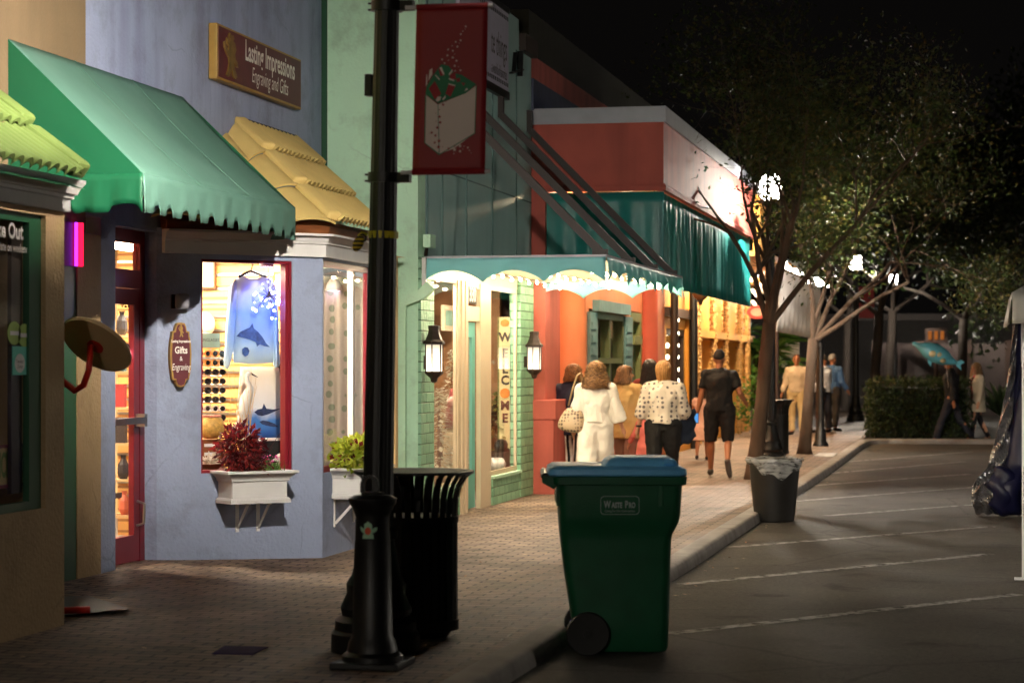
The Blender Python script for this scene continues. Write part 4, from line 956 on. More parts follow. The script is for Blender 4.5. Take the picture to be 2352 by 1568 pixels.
# sunglasses on a rack at the left of the window
FR = Frame(FB.P(0, 0, -.55), (1, 1))
rk_ = thing('sunglasses_rack', 'wire rack full of sunglasses at the left of the bay window', 'rack', tuple(FR.P(FR.A(488), .6, -.05)))
rm_ = MB()
for u in (462, 490, 512): rm_.tube([FR.P(*FR.hit(u, 1010), -.05), FR.P(*FR.hit(u, 800), -.05)], .006, 6)
for k in range(10): a, b = FR.hit(490, 815 + k * 20, -.05); rm_.tube([FR.P(FR.A(460), b - .03, -.04), FR.P(FR.A(514), b - .03, -.04)], .005, 6)
rm_.build('frame', mt['steel'], rk_)
MB().fbox(FR, FR.A(462), FR.A(512), FR.B(488, 798), FR.B(488, 765), -.06, -.05).build('header_card', M('green header card', srgb(150, 165, 140), .6), rk_)
MB().text(FR, 'SUNGLASSES', FR.A(487), FR.B(487, 781), .035, .9, -.047).build('lettering', mt['darkwood'], rk_)
lensm = M('dark lenses', srgb(28, 24, 24), .15, .1); frm_l = [M('tortoise frame', srgb(200, 120, 50), .3), M('black frame', srgb(26, 24, 24), .3), M('clear frame', srgb(200, 190, 180), .3)]
def sunglasses(c, fm, label):
    t = thing('sunglasses', label, 'sunglasses', tuple(c), 'sunglasses on the rack')
    for s in (-1, 1):
        MB().lathe([(.0, -.003), (.024, -.003), (.026, 0), (.0, .004)], n=12, sy=.85).xf(Matrix.Translation(Vector(c) + FR.a * .031 * s) @ Matrix(((FR.a.x, 0, FR.c.x, 0), (FR.a.y, 0, FR.c.y, 0), (0, 1, 0, 0), (0, 0, 0, 1)))).build('lens', lensm, t)
        MB().tube([Vector(c) + FR.a * (.031 * s + .027 * math.cos(q)) + Vector((0, 0, .024 * math.sin(q))) + FR.c * .004 for q in [j * PI / 6 for j in range(13)]], .004, 5, caps=False).build('rim', fm, t)
    return t
gl = [sunglasses((0, 0, 0), f, 'x') for f in frm_l]
glab = ['sunglasses with orange rims high on the rack', 'black sunglasses among the rows of the rack', 'pale rimmed sunglasses low on the rack']
first = [True, True, True]
for row in range(9):
    for col_, u in enumerate((468, 486, 503)):
        a, b = FR.hit(u, 812 + row * 21); kind = 0 if (row < 2 and col_ < 2) else (2 if row in (6,) else 1)
        p = FR.P(a, b, 0)
        if first[kind]: gl[kind].location = p; gl[kind]['label'] = glab[kind]; first[kind] = False
        else: dup(gl[kind], p, label=glab[kind])
# more things on and around the display
FS = Frame(Vector((-7.5, 19.06, 0)), (1, 0))
def picture(F, u0, u1, v0, v1, label, art, c=0.0, cat='picture'):
    a0, b1_ = F.hit(u0, v0, c); a1, b0_ = F.hit(u1, v1, c)
    t = thing('framed_picture', label, cat, tuple(F.P((a0 + a1) / 2, b0_, c)))
    frame_mb(F, a0, a1, b0_, b1_, (a1 - a0) * .1, c, c + .03).build('frame', mt['wood'], t)
    MB().fbox(F, a0 + (a1 - a0) * .1, a1 - (a1 - a0) * .1, b0_ + (a1 - a0) * .1, b1_ - (a1 - a0) * .1, c, c + .01).build('print', art, t)
    return t
art = M('pale watercolour print', srgb(225, 215, 190), .6, .2, 12)
picture(FS, 462, 496, 598, 663, 'framed pale watercolour on the slatted wall left of the shirt', art)
picture(FS, 630, 660, 625, 700, 'framed pale print on the slatted wall right of the shirt', art)
cp = thing('cream_cap', 'cream baseball cap hanging on the slatted wall above the sunglasses', 'cap', tuple(FS.P(*FS.hit(476, 770), .05)))
cq = FS.P(*FS.hit(474, 745), .06)
MB().ball(cq, (.1, .1, .11), 12, 8).build('crown', M('cream cotton', srgb(220, 205, 175), .8), cp, smooth=True)
MB().ball(cq + Vector((.02, -.06, -.09)), (.08, .09, .016), 12, 6).build('brim', M('cream cotton brim', srgb(210, 195, 165), .8), cp, smooth=True)
ht = thing('dark_hat', 'round dark brimmed hat hanging at the right behind the shirt', 'hat', tuple(FC2.P(*FC2.hit(652, 870), 0)))
hc = FC2.P(*FC2.hit(652, 845), .02)
MB().ball(hc, (.09, .03, .13), 14, 8, Matrix.Rotation(YAW, 3, 'Z')).build('brim', M('black felt', srgb(30, 28, 30), .8), ht, smooth=True)
MB().ball(hc + FC2.c * .03, (.05, .03, .07), 12, 8, Matrix.Rotation(YAW, 3, 'Z')).build('crown', M('red felt', srgb(150, 40, 40), .8), ht, smooth=True)
vb = thing('shell_basket', 'round woven basket on the cabinet behind the sunglasses rack', 'basket', tuple(FE.P(*FE.hit(497, 1008), -.1)))
bc = FE.P(*FE.hit(497, 1008), -.1)
MB().lathe([(.05, 0), (.1, .05), (.115, .1), (.09, .16), (.075, .18)], bc, 18).build('body', M('woven straw', srgb(200, 160, 80), .5, .3, 40, .6, 60), vb, smooth=True)
MB().lathe([(.085, .175), (.085, .19), (.0, .19)], bc, 18).build('rim', M('pink straw rim', srgb(190, 120, 100), .6), vb)
cb = thing('drawer_cabinet', 'low wooden cabinet with white drawer labels at the window foot', 'cabinet', tuple(FB.P(.3, .5, -.6)))
a0_, a1_ = FB.A(463, -.35), FB.A(512, -.35); cbz = FB.B(480, 1010, -.35)
MB().fbox(FB, a0_ - .1, a1_ + .02, wz0 - .05, cbz, -.62, -.37).build('body', mt['wood'], cb)
for k, vv in enumerate((1022, 1042)):
    a, b = FB.hit(483, vv, -.36); MB().fbox(FB, a - .05, a + .05, b - .012, b + .012, -.37, -.36).build('drawer_label', mt['white_paint'], cb)
cb2 = thing('dark_cabinet', 'low dark cabinet with a pale top under the billfish trousers', 'cabinet', tuple(FB.P(.9, .5, -.6)))
a0_, a1_ = FB.A(590, -.3), FB.A(656, -.3); 
MB().fbox(FB, a0_, a1_, wz0 - .05, FB.B(620, 1012, -.3), -.58, -.32).build('body', mt['black'], cb2)
MB().fbox(FB, a0_ - .01, a1_ + .01, FB.B(620, 1012, -.3), FB.B(620, 1007, -.3), -.59, -.31).build('top', mt['letter'], cb2)
co = MB(); co_c = FE.P(*FE.hit(483, 1065), 0)
for k in range(90):
    d = Vector((rn.gauss(0, 1), rn.gauss(0, .6), abs(rn.gauss(0, .7)))).normalized() * rn.uniform(.06, .11); co.tube([co_c, co_c + d], [.008, .004], 4)
tag(co.build('white_coral', M('white coral', (.78, .70, .58, 1), .6)), 'spiky white coral piece at the lower left of the bay window', 'coral')
cn = FE.P(*FE.hit(640, 1055), .05)
sl = MB().ball(cn, (.06, .05, .055), 12, 8); sl.ball(cn + Vector((.04, .02, .03)), (.035, .03, .04), 10, 6); sl.ball(cn + Vector((-.05, .0, -.02)), (.04, .03, .03), 10, 6)
tag(sl.build('white_shell', white_c, smooth=True), 'large white shell at the lower right of the bay window', 'shell')
pen = thing('pendant_lamp', 'small white cone pendant lamp at the top of the bay window', 'lamp', tuple(FC.P(*FC.hit(584, 606), .2)))
pq = FC.P(*FC.hit(584, 615), .22)
MB().lathe([(.062, 0), (.05, .06), (.02, .09), (.012, .1)], pq, 16).build('shade', M('white enamel', (.7, .68, .7, 1), .4), pen, smooth=True)
MB().lathe([(.05, .0), (.05, .006)], pq, 16).build('bulb', EM('pinkish bulb', (1, .72, .85), 18), pen)
# street window: shelf bulbs, pendant, patterned curtain
FZ = Frame(Vector((-5.62, 0, 0)), (0, 1))
sb = thing('shelf_bulbs', 'row of warm bulbs at the top of the bay street window', 'light', tuple(FZ.P(18.3, 2.4, 0)))
MB().box(-5.75, 18.0, 2.52, -5.6, 19.3, 2.56).build('rail', mt['white_paint'], sb)
for k in range(7): MB().ball((-5.66, 18.15 + k * .17, 2.47), .03, 8, 6).build('bulb', EM('warm shelf bulb', (1, .8, .5), 60), sb)
pen2 = thing('pendant_lamp', 'small white cone pendant lamp at the top of the street window', 'lamp', tuple(on_x(767, 670, -5.6)))
pq = on_x(767, 668, -5.6)
MB().lathe([(.08, 0), (.06, .07), (.025, .11), (.012, .13)], pq, 16).build('shade', M('white enamel', (.7, .68, .7, 1), .4), pen2, smooth=True)
MB().lathe([(.06, .0), (.06, .006)], pq, 16).build('bulb', EM('pinkish bulb', (1, .75, .9), 14), pen2)
cm = MB().grid(lambda s, t: Vector((-6.2 + .86 * s, 19.45 + .025 * math.sin(s * 40), .5 + 1.95 * t)), 80, 4)
tag(solid(cm.build('leaf_print_curtain', spots_mat('leaf print cloth', srgb(150, 142, 132), srgb(104, 112, 96), 9, .26), smooth=True)), 'grey curtain printed with green leaves behind the street window', 'curtain')
sho = MB().box(-5.62, 18.2, .55, -5.4, 19.1, .78)
tag(sho.build('display_ledge', mt['soffit'], bevel=.01), 'pale ledge low behind the street window', 'ledge')
# racks of goods seen through the door
drk = thing('goods_rack', 'tall rack of small goods seen through the glass shop door', 'rack', (-7.6, 17.6, .15))
r_ = MB()
for k in range(7): r_.box(-8.2, 17.9, .4 + .3 * k, -6.9, 18.2, .42 + .3 * k)
r_.box(-7.0, 18.2, .15, -6.9, 18.25, 2.5); r_.box(-8.2, 18.2, .15, -8.1, 18.25, 2.5)
r_.build('shelves', mt['interior'], drk)
cols = [srgb(220, 120, 90), srgb(40, 36, 40), srgb(220, 200, 180), srgb(60, 110, 120), srgb(180, 60, 60), srgb(210, 180, 110)]
cmats = [M('goods %d' % i, c_, .5, .1) for i, c_ in enumerate(cols)]
for row in range(7):
    for k in range(9):
        p = Vector((-8.1 + k * .135 + rn.uniform(-.02, .02), 17.98, .42 + .3 * row))
        g_ = MB()
        if rn.random() < .5: g_.lathe([(.03, 0), (.05, .05), (.045, .12), (.02, .17), (.025, .2)], p, 10)
        else: g_.box(p.x - .045, p.y - .03, p.z, p.x + .045, p.y + .03, p.z + rn.uniform(.1, .24))
        o = g_.build('item', rn.choice(cmats), drk)
dt_ = thing('display_table', 'low table with pale seashells seen at the foot of the glass door', 'table', (-6.95, 16.9, .15))
MB().box(-7.4, 16.75, .62, -6.68, 17.1, .66).build('tabletop', mt['darkwood'], dt_); MB().box(-7.35, 16.8, .15, -6.72, 17.05, .62).build('apron', mt['darkwood'], dt_)
m_ = MB()
for k in range(9): m_.ball((-7.3 + k * .07, 16.85 + rn.uniform(0, .1), .70), (.05, .05, .045), 8, 6)
tag(m_.build('seashell_pile', M('peach shell', srgb(235, 200, 170), .5, .15, 20), smooth=True), 'heap of pale seashells on the table inside the door', 'seashells')
bb = thing('clip_spotlight', 'tiny glaring spotlight inside the glass shop door', 'lamp', tuple(at_d(292, 810, 17.6)))
MB().ball(at_d(292, 810, 17.6), .018, 8, 6).build('bulb', EM('glaring bulb', (1, .9, 1), 90), bb)
MB().lathe([(.015, .015), (.022, .05), (.008, .07)], at_d(292, 810, 17.6), 10).build('housing', mt['black'], bb)
# ------------------------------------------------------------------ mint and teal shop, number 330
b3 = thing('mint_shop_building', 'mint and grey teal shop with stone veneer and a turquoise flat awning', 'building', (-5.33, 21.4, 0))
Yg = 21.41; y3 = 27.1
MB().box(-6.24, Yg, 0, -5.33, Yg + .3, 6.0).build('side_wall', mt['mint'], b3)
zp1 = F3.B(1192, 46); zp2 = F3.B(1210, 128); ys_ = F3.A(1192)
ta = F3.A(990); tb_ = F3.A(1190); zh = 2.55
up = MB(); up.box(-5.6, Yg + .3, 2.72, -5.33, ys_, zp1 + .6 * 0 + .0); up.box(-5.6, ys_, 2.72, -5.33, y3, zp2)
up.build('upper_wall', mt['teal_wall'], b3)
MB().box(-5.62, ys_, zp2, -5.25, y3 + .02, zp2 + .2).build('coping', mt['darkwood'], b3)
sm = MB()
for u in (980, 1015, 1070, 1130, 1185): a = F3.A(u); sm.fbox(F3, a - .015, a + .015, 2.72, zp2 - .02, .001, .012)
sm.fbox(F3, Yg + .32, y3, 3.62, 3.635, .001, .008)
sm.build('panel_joints', M('panel joint', srgb(88, 122, 120), .6), b3)
# stone veneer piers and dwarf walls
dz_ = 2.45
sta = F3.A(1052); stb = F3.A(1128)
MB().fbox(F3, Yg + .002, ta, 0, 2.72, .002, .032).build('stone_pier', mt['stone'], b3); MB().fbox(F3, tb_, y3, 0, 2.72, -.1, .03).build('stone_pier', mt['stone'], b3)
sill = F3.B(1125, 1100)
for q0_, q1_ in ((ta, sta), (stb, tb_)): MB().fbox(F3, q0_, q1_, 0, sill, -.1, .02).build('stone_plinth', mt['stone'], b3)
for q0_, q1_ in ((ta, sta), (stb, tb_)): MB().fbox(F3, q0_, q1_, sill, sill + .03, -.1, .05).build('sill', mt['mint'], b3)
MB().fbox(F3, ta, tb_, zh, 2.72, -.1, -.01).build('head_beam', mt['soffit'], b3)
cream = M('cream joinery', srgb(225, 205, 175), .45, .04)
wl2 = frame_mb(F3, ta, sta, sill + .03, zh, .035, -.045, -.015).build('window_frame', cream, b3); panes(F3, ta + .035, sta - .035, sill + .065, zh - .035, -.03, wl2)
wl3 = frame_mb(F3, stb, tb_, sill + .03, zh, .05, -.045, -.015).build('window_frame', cream, b3); panes(F3, stb + .05, tb_ - .05, sill + .08, zh - .05, -.03, wl3)
# door with its cream surround
m_ = MB(); A0, A1 = sta, stb; hz0 = F3.B(1095, 738)
da0 = F3.A(1075); da1 = F3.A(1104)
m_.fbox(F3, A0, da0, .1, zh, -.05, .0); m_.fbox(F3, da1, A1, .1, zh, -.05, .0); 
for a in (A0 + .12, A0 + .3): m_.fbox(F3, a, a + .1, .1, zh, .001, .02)
m_.fbox(F3, da0, da1, hz0, hz0 + .16, -.05, -.01); m_.fbox(F3, da0, da1, zh - .06, zh, -.05, -.01)
dsur = m_.build('door_surround', cream, b3)
panes(F3, da0, da1, hz0 + .16, zh - .06, -.03, dsur)
tl = M('turquoise door paint', srgb(110, 190, 180), .5, .05)
m_ = frame_mb(F3, da0 + .02, da1 - .01, .12, hz0 - .01, .16, -.09, -.06); m_.fbox(F3, da0 + .18, da1 - .17, .28, .5, -.09, -.06)
dr3 = m_.build('door', tl, b3); panes(F3, da0 + .18, da1 - .17, .5, hz0 - .17, -.075, dr3)
MB().fbox(F3, da0 + .06, da0 + .1, .95, 1.2, -.06, -.03).build('handle', mt['black'], dr3)
pa0, pa1 = F3.A(1076, .02), F3.A(1095, .02)
pl_ = MB().fbox(F3, pa0, pa1, F3.B(1086, 697, .02), F3.B(1086, 659, .02), -.02, .02).build('number_plate', M('dark number plate', srgb(34, 32, 26), .6), b3)
MB().text(F3, '330', (pa0 + pa1) / 2, F3.B(1086, 678, .02), .22, .95, .022, bold=.004).build('number', mt['letter'], pl_)
# downpipe across the side wall
dp = MB(); FSd = Frame((-6.24, Yg, 0), (1, 0))
def sd(u, v, c=.06): a, b = FSd.hit(u, v, c); return FSd.P(a, b, c)
dp.bar(sd(922, 1200), sd(922, 700), .09, .07, up=(0, 1, 0)); dp.bar(sd(920, 695), sd(968, 676), .1, .08, up=(0, 1, 0)); dp.bar(sd(966, 680), sd(990, 655), .1, .09, up=(0, 1, 0))
dp.build('downpipe', mt['mint'], b3)
# inside the shop
rm = MB(); rm.box(-9.1, 21.8, .1, -9, 27.1, 2.7); rm.box(-9, 27.0, .1, -5.7, 27.1, 2.7); rm.box(-9, 21.72, .1, -5.75, 21.8, 2.7)
rm.build('room', mt['interior_warm'], b3)
MB().box(-9, 21.8, 2.66, -5.65, 27, 2.7).build('ceiling', mt['interior_warm'], b3); MB().box(-9, 21.8, .09, -5.6, 27, .105).build('shop_floor', mt['wood'], b3)
sp_em = EM('round ceiling spot', (1, .84, .62), 420)
for x, y in ((-5.5, 22.1), (-5.5, 22.9), (-5.5, 25.0), (-5.5, 25.8), (-6.4, 24.4), (-7.4, 24.4)):
    MB().lathe([(.1, 2.635), (.1, 2.655)], (x, y, 0), 14).build('ceiling_spot', sp_em, b3)
# -- sign above the awning
ts = thing('white_wall_sign', 'white wall sign with dotted borders on the teal wall, part hidden by the banner', 'sign', tuple(F3.P(25, 4.8, .05)))
s0, s1 = F3.A(1056, .05), F3.A(1168, .05); q0, q1 = F3.B(1160, 208, .05), F3.B(1160, 27, .05)
MB().fbox(F3, s0, s1, q0, q1, .005, .05).build('board', M('white sign board', srgb(190, 186, 205), .5, .05), ts)
MB().fbox(F3, s0 - .03, s1 + .02, q1 - .0, q1 + .06, .005, .06).fbox(F3, s0 - .03, s1 + .02, q0 - .09, q0, .005, .06).build('border', mt['black'], ts)
m_ = MB(); n_ = 26
for k in range(n_):
    a = s0 + (s1 - s0) * (k + .5) / n_
    m_.fbox(F3, a - .022, a + .022, q0 + .05, q0 + .095, .05, .053).fbox(F3, a - .022, a + .022, q1 - .09, q1 - .045, .05, .053)
m_.build('dots', mt['black'], ts)
m_ = MB(); m_.text(F3, 'te things', F3.A(1164, .05), F3.B(1145, 105, .05), .40, .62, .052, 'RIGHT', shear=.1)
m_.text(F3, 'a world of favorites', F3.A(1164, .05), F3.B(1140, 160, .05), .19, .55, .052, 'RIGHT', shear=.1)
m_.build('lettering', mt['darkwood'], ts)
ic = thing('iron_ornament', 'small dark iron ornament fixed to the teal wall beside the white sign', 'ornament', tuple(F3.P(F3.A(1188), 4.9, 0)))
a, b = F3.hit(1186, 152, .03)
MB().bar(F3.P(a - .3, b - .12, .03), F3.P(a + .35, b + .0, .03), .05, .02).bar(F3.P(a - .15, b - .1, .03), F3.P(a - .05, b + .15, .03), .05, .02).bar(F3.P(a + .15, b - .1, .03), F3.P(a + .2, b + .2, .03), .09, .02).build('bars', mt['black'], ic)
fl2 = thing('floodlight', 'small mint painted floodlight box above the left end of the turquoise awning', 'floodlight', tuple(F3.P(F3.A(990), 2.85, 0)))
a, b = F3.hit(990, 553, .1)
MB().fbox(F3, a - .1, a + .12, b - .07, b + .06, .04, .12).build('case', mt['mint'], fl2, bevel=.01); MB().bar(F3.P(a, b - .06, .06), F3.P(a + .1, 2.74, .02), .03).build('bracket', mt['darkwood'], fl2)
# ------------------------------------------------------------------ turquoise flat awning with its struts and bulbs
ta_ = thing('turquoise_awning', 'flat turquoise awning with scalloped edges hung on dark struts over the 330 shop', 'awning', (-5.33, 21.5, 2.5))
X0, X1, Ya, Yb, zt_ = -5.30, -3.5, 21.5, 27.15, 2.715
MB().box(X0, Ya, zt_ - .05, X1, Yb, zt_ - .012).build('deck', mt['soffit'], ta_)
MB().box(X0 + .02, Ya - .012, zt_ - .012, X1 + .012, Yb, zt_ + .01).build('rim', mt['silver'], ta_)
def scallop(P0, P1, n, out, depth=.115, drop=.235):
    P0, P1 = Vector(P0), Vector(P1); out = Vector(out); mb = MB()
    def fn(s, t):
        p = P0.lerp(P1, s); h = drop - depth * abs(math.sin(PI * s * n)) ** .8
        return Vector((p.x, p.y, zt_ - .013 - h * t)) + out * (.012 + .02 * t + .014 * t * math.sin(s * n * 9) + .01 * math.sin(s * 23 + t * 4) * t)
    return mb.grid(fn, int(n * 14), 6)
solid(scallop((X0, Ya, 0), (X1, Ya, 0), 3, (0, -1, 0)).build('valance', mt['teal_canvas'], ta_, smooth=True), .004)
solid(scallop((X1, Ya, 0), (X1, Yb, 0), 9, (1, 0, 0)).build('valance', mt['teal_canvas'], ta_, smooth=True), .004)
solid(scallop((X1, Yb, 0), (X0, Yb, 0), 3, (0, 1, 0)).build('valance', mt['teal_canvas'], ta_, smooth=True), .004)
MB().box(-5.4, Ya - .06, 2.42, -5.26, Ya - .01, 2.71).build('end_bracket', mt['white_paint'], ta_)
iron = M('dark brown iron', srgb(44, 34, 32), .5, .15)
for y in (21.7, 23.5, F3.A(1145), F3.A(1211)):
    s_ = MB(); zz = 4.48
    s_.box(-5.33, y - .04, zz - .02, -5.27, y + .04, zz + .24); s_.bar((-5.29, y, zz), (X1 - .06, y, zt_ + .02), .065, .075); s_.box(X1 - .16, y - .05, zt_ + .01, X1 - .02, y + .05, zt_ + .07)
    s_.build('strut', iron, ta_)
sl_ = thing('awning_string_lights', 'rows of glowing warm bulbs strung beneath the turquoise awning', 'light', (-4.4, 24, 2.6))
be_ = EM('warm string bulb', (1, .80, .52), BULB_POWER); wr = MB()
for x in (-4.95, -4.35, -3.75):
    n_ = 12
    pts = [Vector((x, Ya + .2 + (Yb - Ya - .4) * k / (n_ - 1), 2.635 - .02 * abs(math.sin(k * 1.57)))) for k in range(n_)]
    wr.tube(pts, .005, 5)
    for k, p in enumerate(pts): MB().ball(p + Vector((0, 0, -.03)), .017, 8, 6).build('bulb', be_, sl_)
wr.build('wire', mt['black'], sl_)
# ------------------------------------------------------------------ wall lanterns
def lant_mat():
    m, N, L, B = newmat('lit lantern glass'); tc = N.new('ShaderNodeTexCoord'); sp = N.new('ShaderNodeSeparateXYZ'); L.new(tc.outputs['Object'], sp.inputs[0])
    mr = N.new('ShaderNodeMapRange'); mr.inputs[1].default_value = .08; mr.inputs[2].default_value = .46; mr.inputs[3].default_value = 5.0; mr.inputs[4].default_value = .9; L.new(sp.outputs[2], mr.inputs[0])
    e = N.new('ShaderNodeEmission'); e.inputs[0].default_value = (1, .83, .6, 1); L.new(mr.outputs[0], e.inputs[1]); L.new(e.outputs[0], N['Material Output'].inputs[0]); return m
lant_em = lant_mat()
def lantern(p, label):
    t = thing('wall_lantern', label, 'lantern', (0, 0, 0), 'lanterns either side of the 330 shop door')
    q = lambda r0, z: (r0, z)
    w_ = .135
    MB().lathe([(w_ * .75, .46), (w_ * 1.25, .47), (w_ * 1.25, .5), (w_ * .95, .54), (w_ * .7, .62), (w_ * .62, .68), (w_ * .66, .69), (w_ * .66, .74), (.02, .75)], n=6, rot=PI / 6).build('cap', M('lantern bronze', srgb(46, 34, 30), .45, .1), t)
    MB().lathe([(.02, -.1), (.05, -.08), (.06, -.03), (w_ * .9, .02), (w_ * 1.05, .04), (w_ * 1.05, .07)], n=6, rot=PI / 6).build('base', mt['darkwood'], t)
    MB().lathe([(w_ * .9, .07), (w_ * .95, .46)], n=6, rot=PI / 6).build('glass', lant_em, t)
    m_ = MB()
    for k in range(6):
        a = PI / 6 + k * PI / 3; m_.bar((w_ * .93 * math.cos(a), w_ * .93 * math.sin(a), .06), (w_ * .98 * math.cos(a), w_ * .98 * math.sin(a), .47), .016)
    m_.build('bars', mt['darkwood'], t)
    MB().box(-.2, -.04, .1, -.12, .04, .3).build('bracket', mt['darkwood'], t)
    t.location = p; t.scale = (.66, .66, .66); return t
la = on_x(997, 835, -5.2); ln1 = lantern((la.x, la.y, la.z - .12), 'lit six sided wall lantern on the left stone pier of the 330 shop')
lb = on_x(1227, 833, -5.18); dup(ln1, (lb.x, lb.y, lb.z - .12), label='lit six sided wall lantern on the right stone pier, beside the terracotta wall')
# ------------------------------------------------------------------ things in the 330 shop window
FI = Frame((-5.75, 0, 0), (0, 1))
def cone_tree(base, h, r, mat_l, label, n=700, size=.06, name='christmas_tree', trunk=True):
    t = thing(name, label, 'tree', tuple(base)); mb = MB(); rn_ = random.Random(int(base[1] * 100))
    for k in range(n):
        z = rn_.random() ** 1.3; rr = r * (1 - z) * (.75 + .25 * math.sin(z * 30)); a = rn_.uniform(0, 2 * PI)
        p = Vector(base) + Vector((rr * math.cos(a), rr * math.sin(a), h * (.12 + .88 * z))); d = Vector((math.cos(a), math.sin(a), rn_.uniform(-.5, .2))).normalized()
        b_ = Vector((-math.sin(a), math.cos(a), 0)); s_ = size * rn_.uniform(.6, 1.3)
        mb.add([p, p + d * s_ * .5 + b_ * s_ * .22, p + d * s_, p + d * s_ * .5 - b_ * s_ * .22], [(0, 1, 2, 3)])
    mb.build('needles', mat_l, t)
    MB().tube([base, Vector(base) + Vector((0, 0, h * .9))], [.03, .008], 6).build('trunk', mt['wood'], t)
    return t
snow = leaf_mat('flocked needles', srgb(190, 186, 160), srgb(235, 230, 210), srgb(250, 247, 236), .3)
goldl = leaf_mat('golden tinsel leaves', srgb(120, 80, 30), srgb(210, 160, 80), srgb(245, 215, 140), .2)
grn = leaf_mat('green garland leaves', srgb(40, 60, 24), srgb(120, 120, 50), srgb(225, 200, 120), .2)
p = on_x(1038, 1085, -5.68); cone_tree(Vector((p.x, p.y, sill + .02)), 1.42, .24, snow, 'snow flocked little christmas tree in the left 330 window', 900)
p = on_x(1008, 1085, -5.62); cone_tree(Vector((p.x, p.y, sill + .02)), 1.0, .2, snow, 'bushy white frosted branches at the left edge of the 330 window', 500, .1, 'frosted_branches')
p = on_x(1012, 1020, -5.65); cone_tree(Vector((p.x, p.y, sill + .25)), .5, .17, goldl, 'sparkling gold and red tinsel bunch below the frosted branches', 420, .05, 'tinsel_bunch')
p = on_x(1140, 1050, -5.7); cone_tree(Vector((p.x, p.y, sill + .1)), .85, .32, grn, 'green and gold garland branches in the right 330 window', 420, .09, 'garland_branches')
gn = thing('red_hat_figure', 'cream robed figure with a tall drooping red hat in the left 330 window', 'figurine', tuple(on_x(1045, 1085, -5.6)))
gp = on_x(1042, 1085, -5.6)
MB().lathe([(.16, 0), (.15, .1), (.11, .45), (.06, .62)], (gp.x, gp.y, sill), 14).build('robe', M('cream knit', srgb(215, 195, 160), .9, .1, 30), gn, smooth=True)
MB().tube([(gp.x, gp.y, sill + .58), (gp.x, gp.y, sill + .8), (gp.x + .02, gp.y - .05, sill + .98), (gp.x + .03, gp.y - .14, sill + .92)], [.1, .08, .05, .03], 10).build('hat', M('red felt hat', srgb(150, 14, 30), .8), gn, smooth=True)
MB().ball((gp.x + .03, gp.y - .17, sill + .88), .055, 10, 8).build('pompom', M('pink pompom', srgb(225, 160, 150), .9), gn, smooth=True)
MB().fprism(FI, oval(FI, FI.A(1046, .2), sill + .32, .07, .15), .2, .206).build('red_tag', M('red oval tag', srgb(150, 24, 40), .6), gn)
pc_ = thing('framed_picture', 'framed bird print hanging inside the left 330 window', 'picture', tuple(on_x(1032, 760, -6.2)))
F62 = Frame((-6.2, 0, 0), (0, 1)); a0, b1_ = F62.hit(1013, 700); a1, b0_ = F62.hit(1066, 762)
frame_mb(F62, a0, a1, b0_, b1_, .06, 0, .04).build('frame', cream, pc_); MB().fbox(F62, a0 + .06, a1 - .06, b0_ + .06, b1_ - .06, 0, .02).build('print', M('pale sea print', srgb(150, 190, 175), .6, .25, 3), pc_)
F56 = Frame((0, 26.62, 0), (1, 0)); a0, a1 = F56.A(1143), F56.A(1178); zb0, zb1 = F56.B(1160, 1010), F56.B(1160, 728)
ws = thing('welcome_sign', 'tall vertical welcome board with a sunflower for its letter O in the right 330 window', 'sign', tuple(F56.P((a0 + a1) / 2, sill, 0)))
MB().fbox(F56, a0, a1, zb0 - .1, zb1, -.03, 0).build('board', M('cream sign wood', srgb(215, 200, 150), .6, .1, 5), ws)
MB().fbox(F56, a0, a0 + .02, zb0 - .1, zb1, .0005, .003).fbox(F56, a1 - .02, a1, zb0 - .1, zb1, .0005, .003).build('leaf_border', M('green leaf border', srgb(120, 120, 70), .6, .5, 40), ws)
lt = MB()
for ch, v in (('W', 775), ('E', 812), ('L', 848), ('C', 874), ('M', 932), ('E', 961)):
    a, b = F56.hit(1160, v, .004); lt.text(F56, ch, a, b, .15, .95, .004, bold=.006)
lt.build('lettering', mt['darkwood'], ws)
a, b = F56.hit(1160, 903, .004)
MB().fprism(F56, oval(F56, a, b, .06, .06), .0, .012).build('sunflower', M('orange flower', srgb(220, 130, 50), .6, .2, 20), ws)
a, b = F56.hit(1160, 742, .004); MB().fprism(F56, oval(F56, a, b, .055, .045), .0, .012).build('pumpkin', M('orange pumpkin paint', srgb(210, 140, 60), .6, .2, 20), ws)
cr = thing('dark_bird_figure', 'dark long billed bird figure low in the right 330 window', 'figurine', tuple(on_x(1148, 1075, -5.55)))
cq = on_x(1150, 1025, -5.55)
MB().ball(cq, (.07, .22, .09), 12, 8).build('body', mt['black'], cr, smooth=True); MB().tube([cq + Vector((0, .2, .04)), cq + Vector((0, .55, -.06))], [.035, .012], 8).build('beak', mt['black'], cr)
MB().box(cq.x - .12, cq.y - .35, sill, cq.x + .12, cq.y + .35, cq.z - .06).build('crate', mt['darkwood'], cr)
for u, lab in ((1138, 'small round white pumpkin at the left corner of the right 330 window'), (1178, 'small round white pumpkin at the right corner of the right 330 window')):
    q = on_x(u, 1080, -5.5); w2 = MB().lathe([(.02, .0), (.1, .02), (.13, .09), (.09, .16), (.02, .15)], (q.x, q.y, sill + .03), 16, rfun=lambda a, z: 1 - .08 * abs(math.sin(a * 4)))
    tag(w2.build('white_pumpkin', white_c, smooth=True), lab, 'pumpkin', 'white pumpkins in the 330 window')
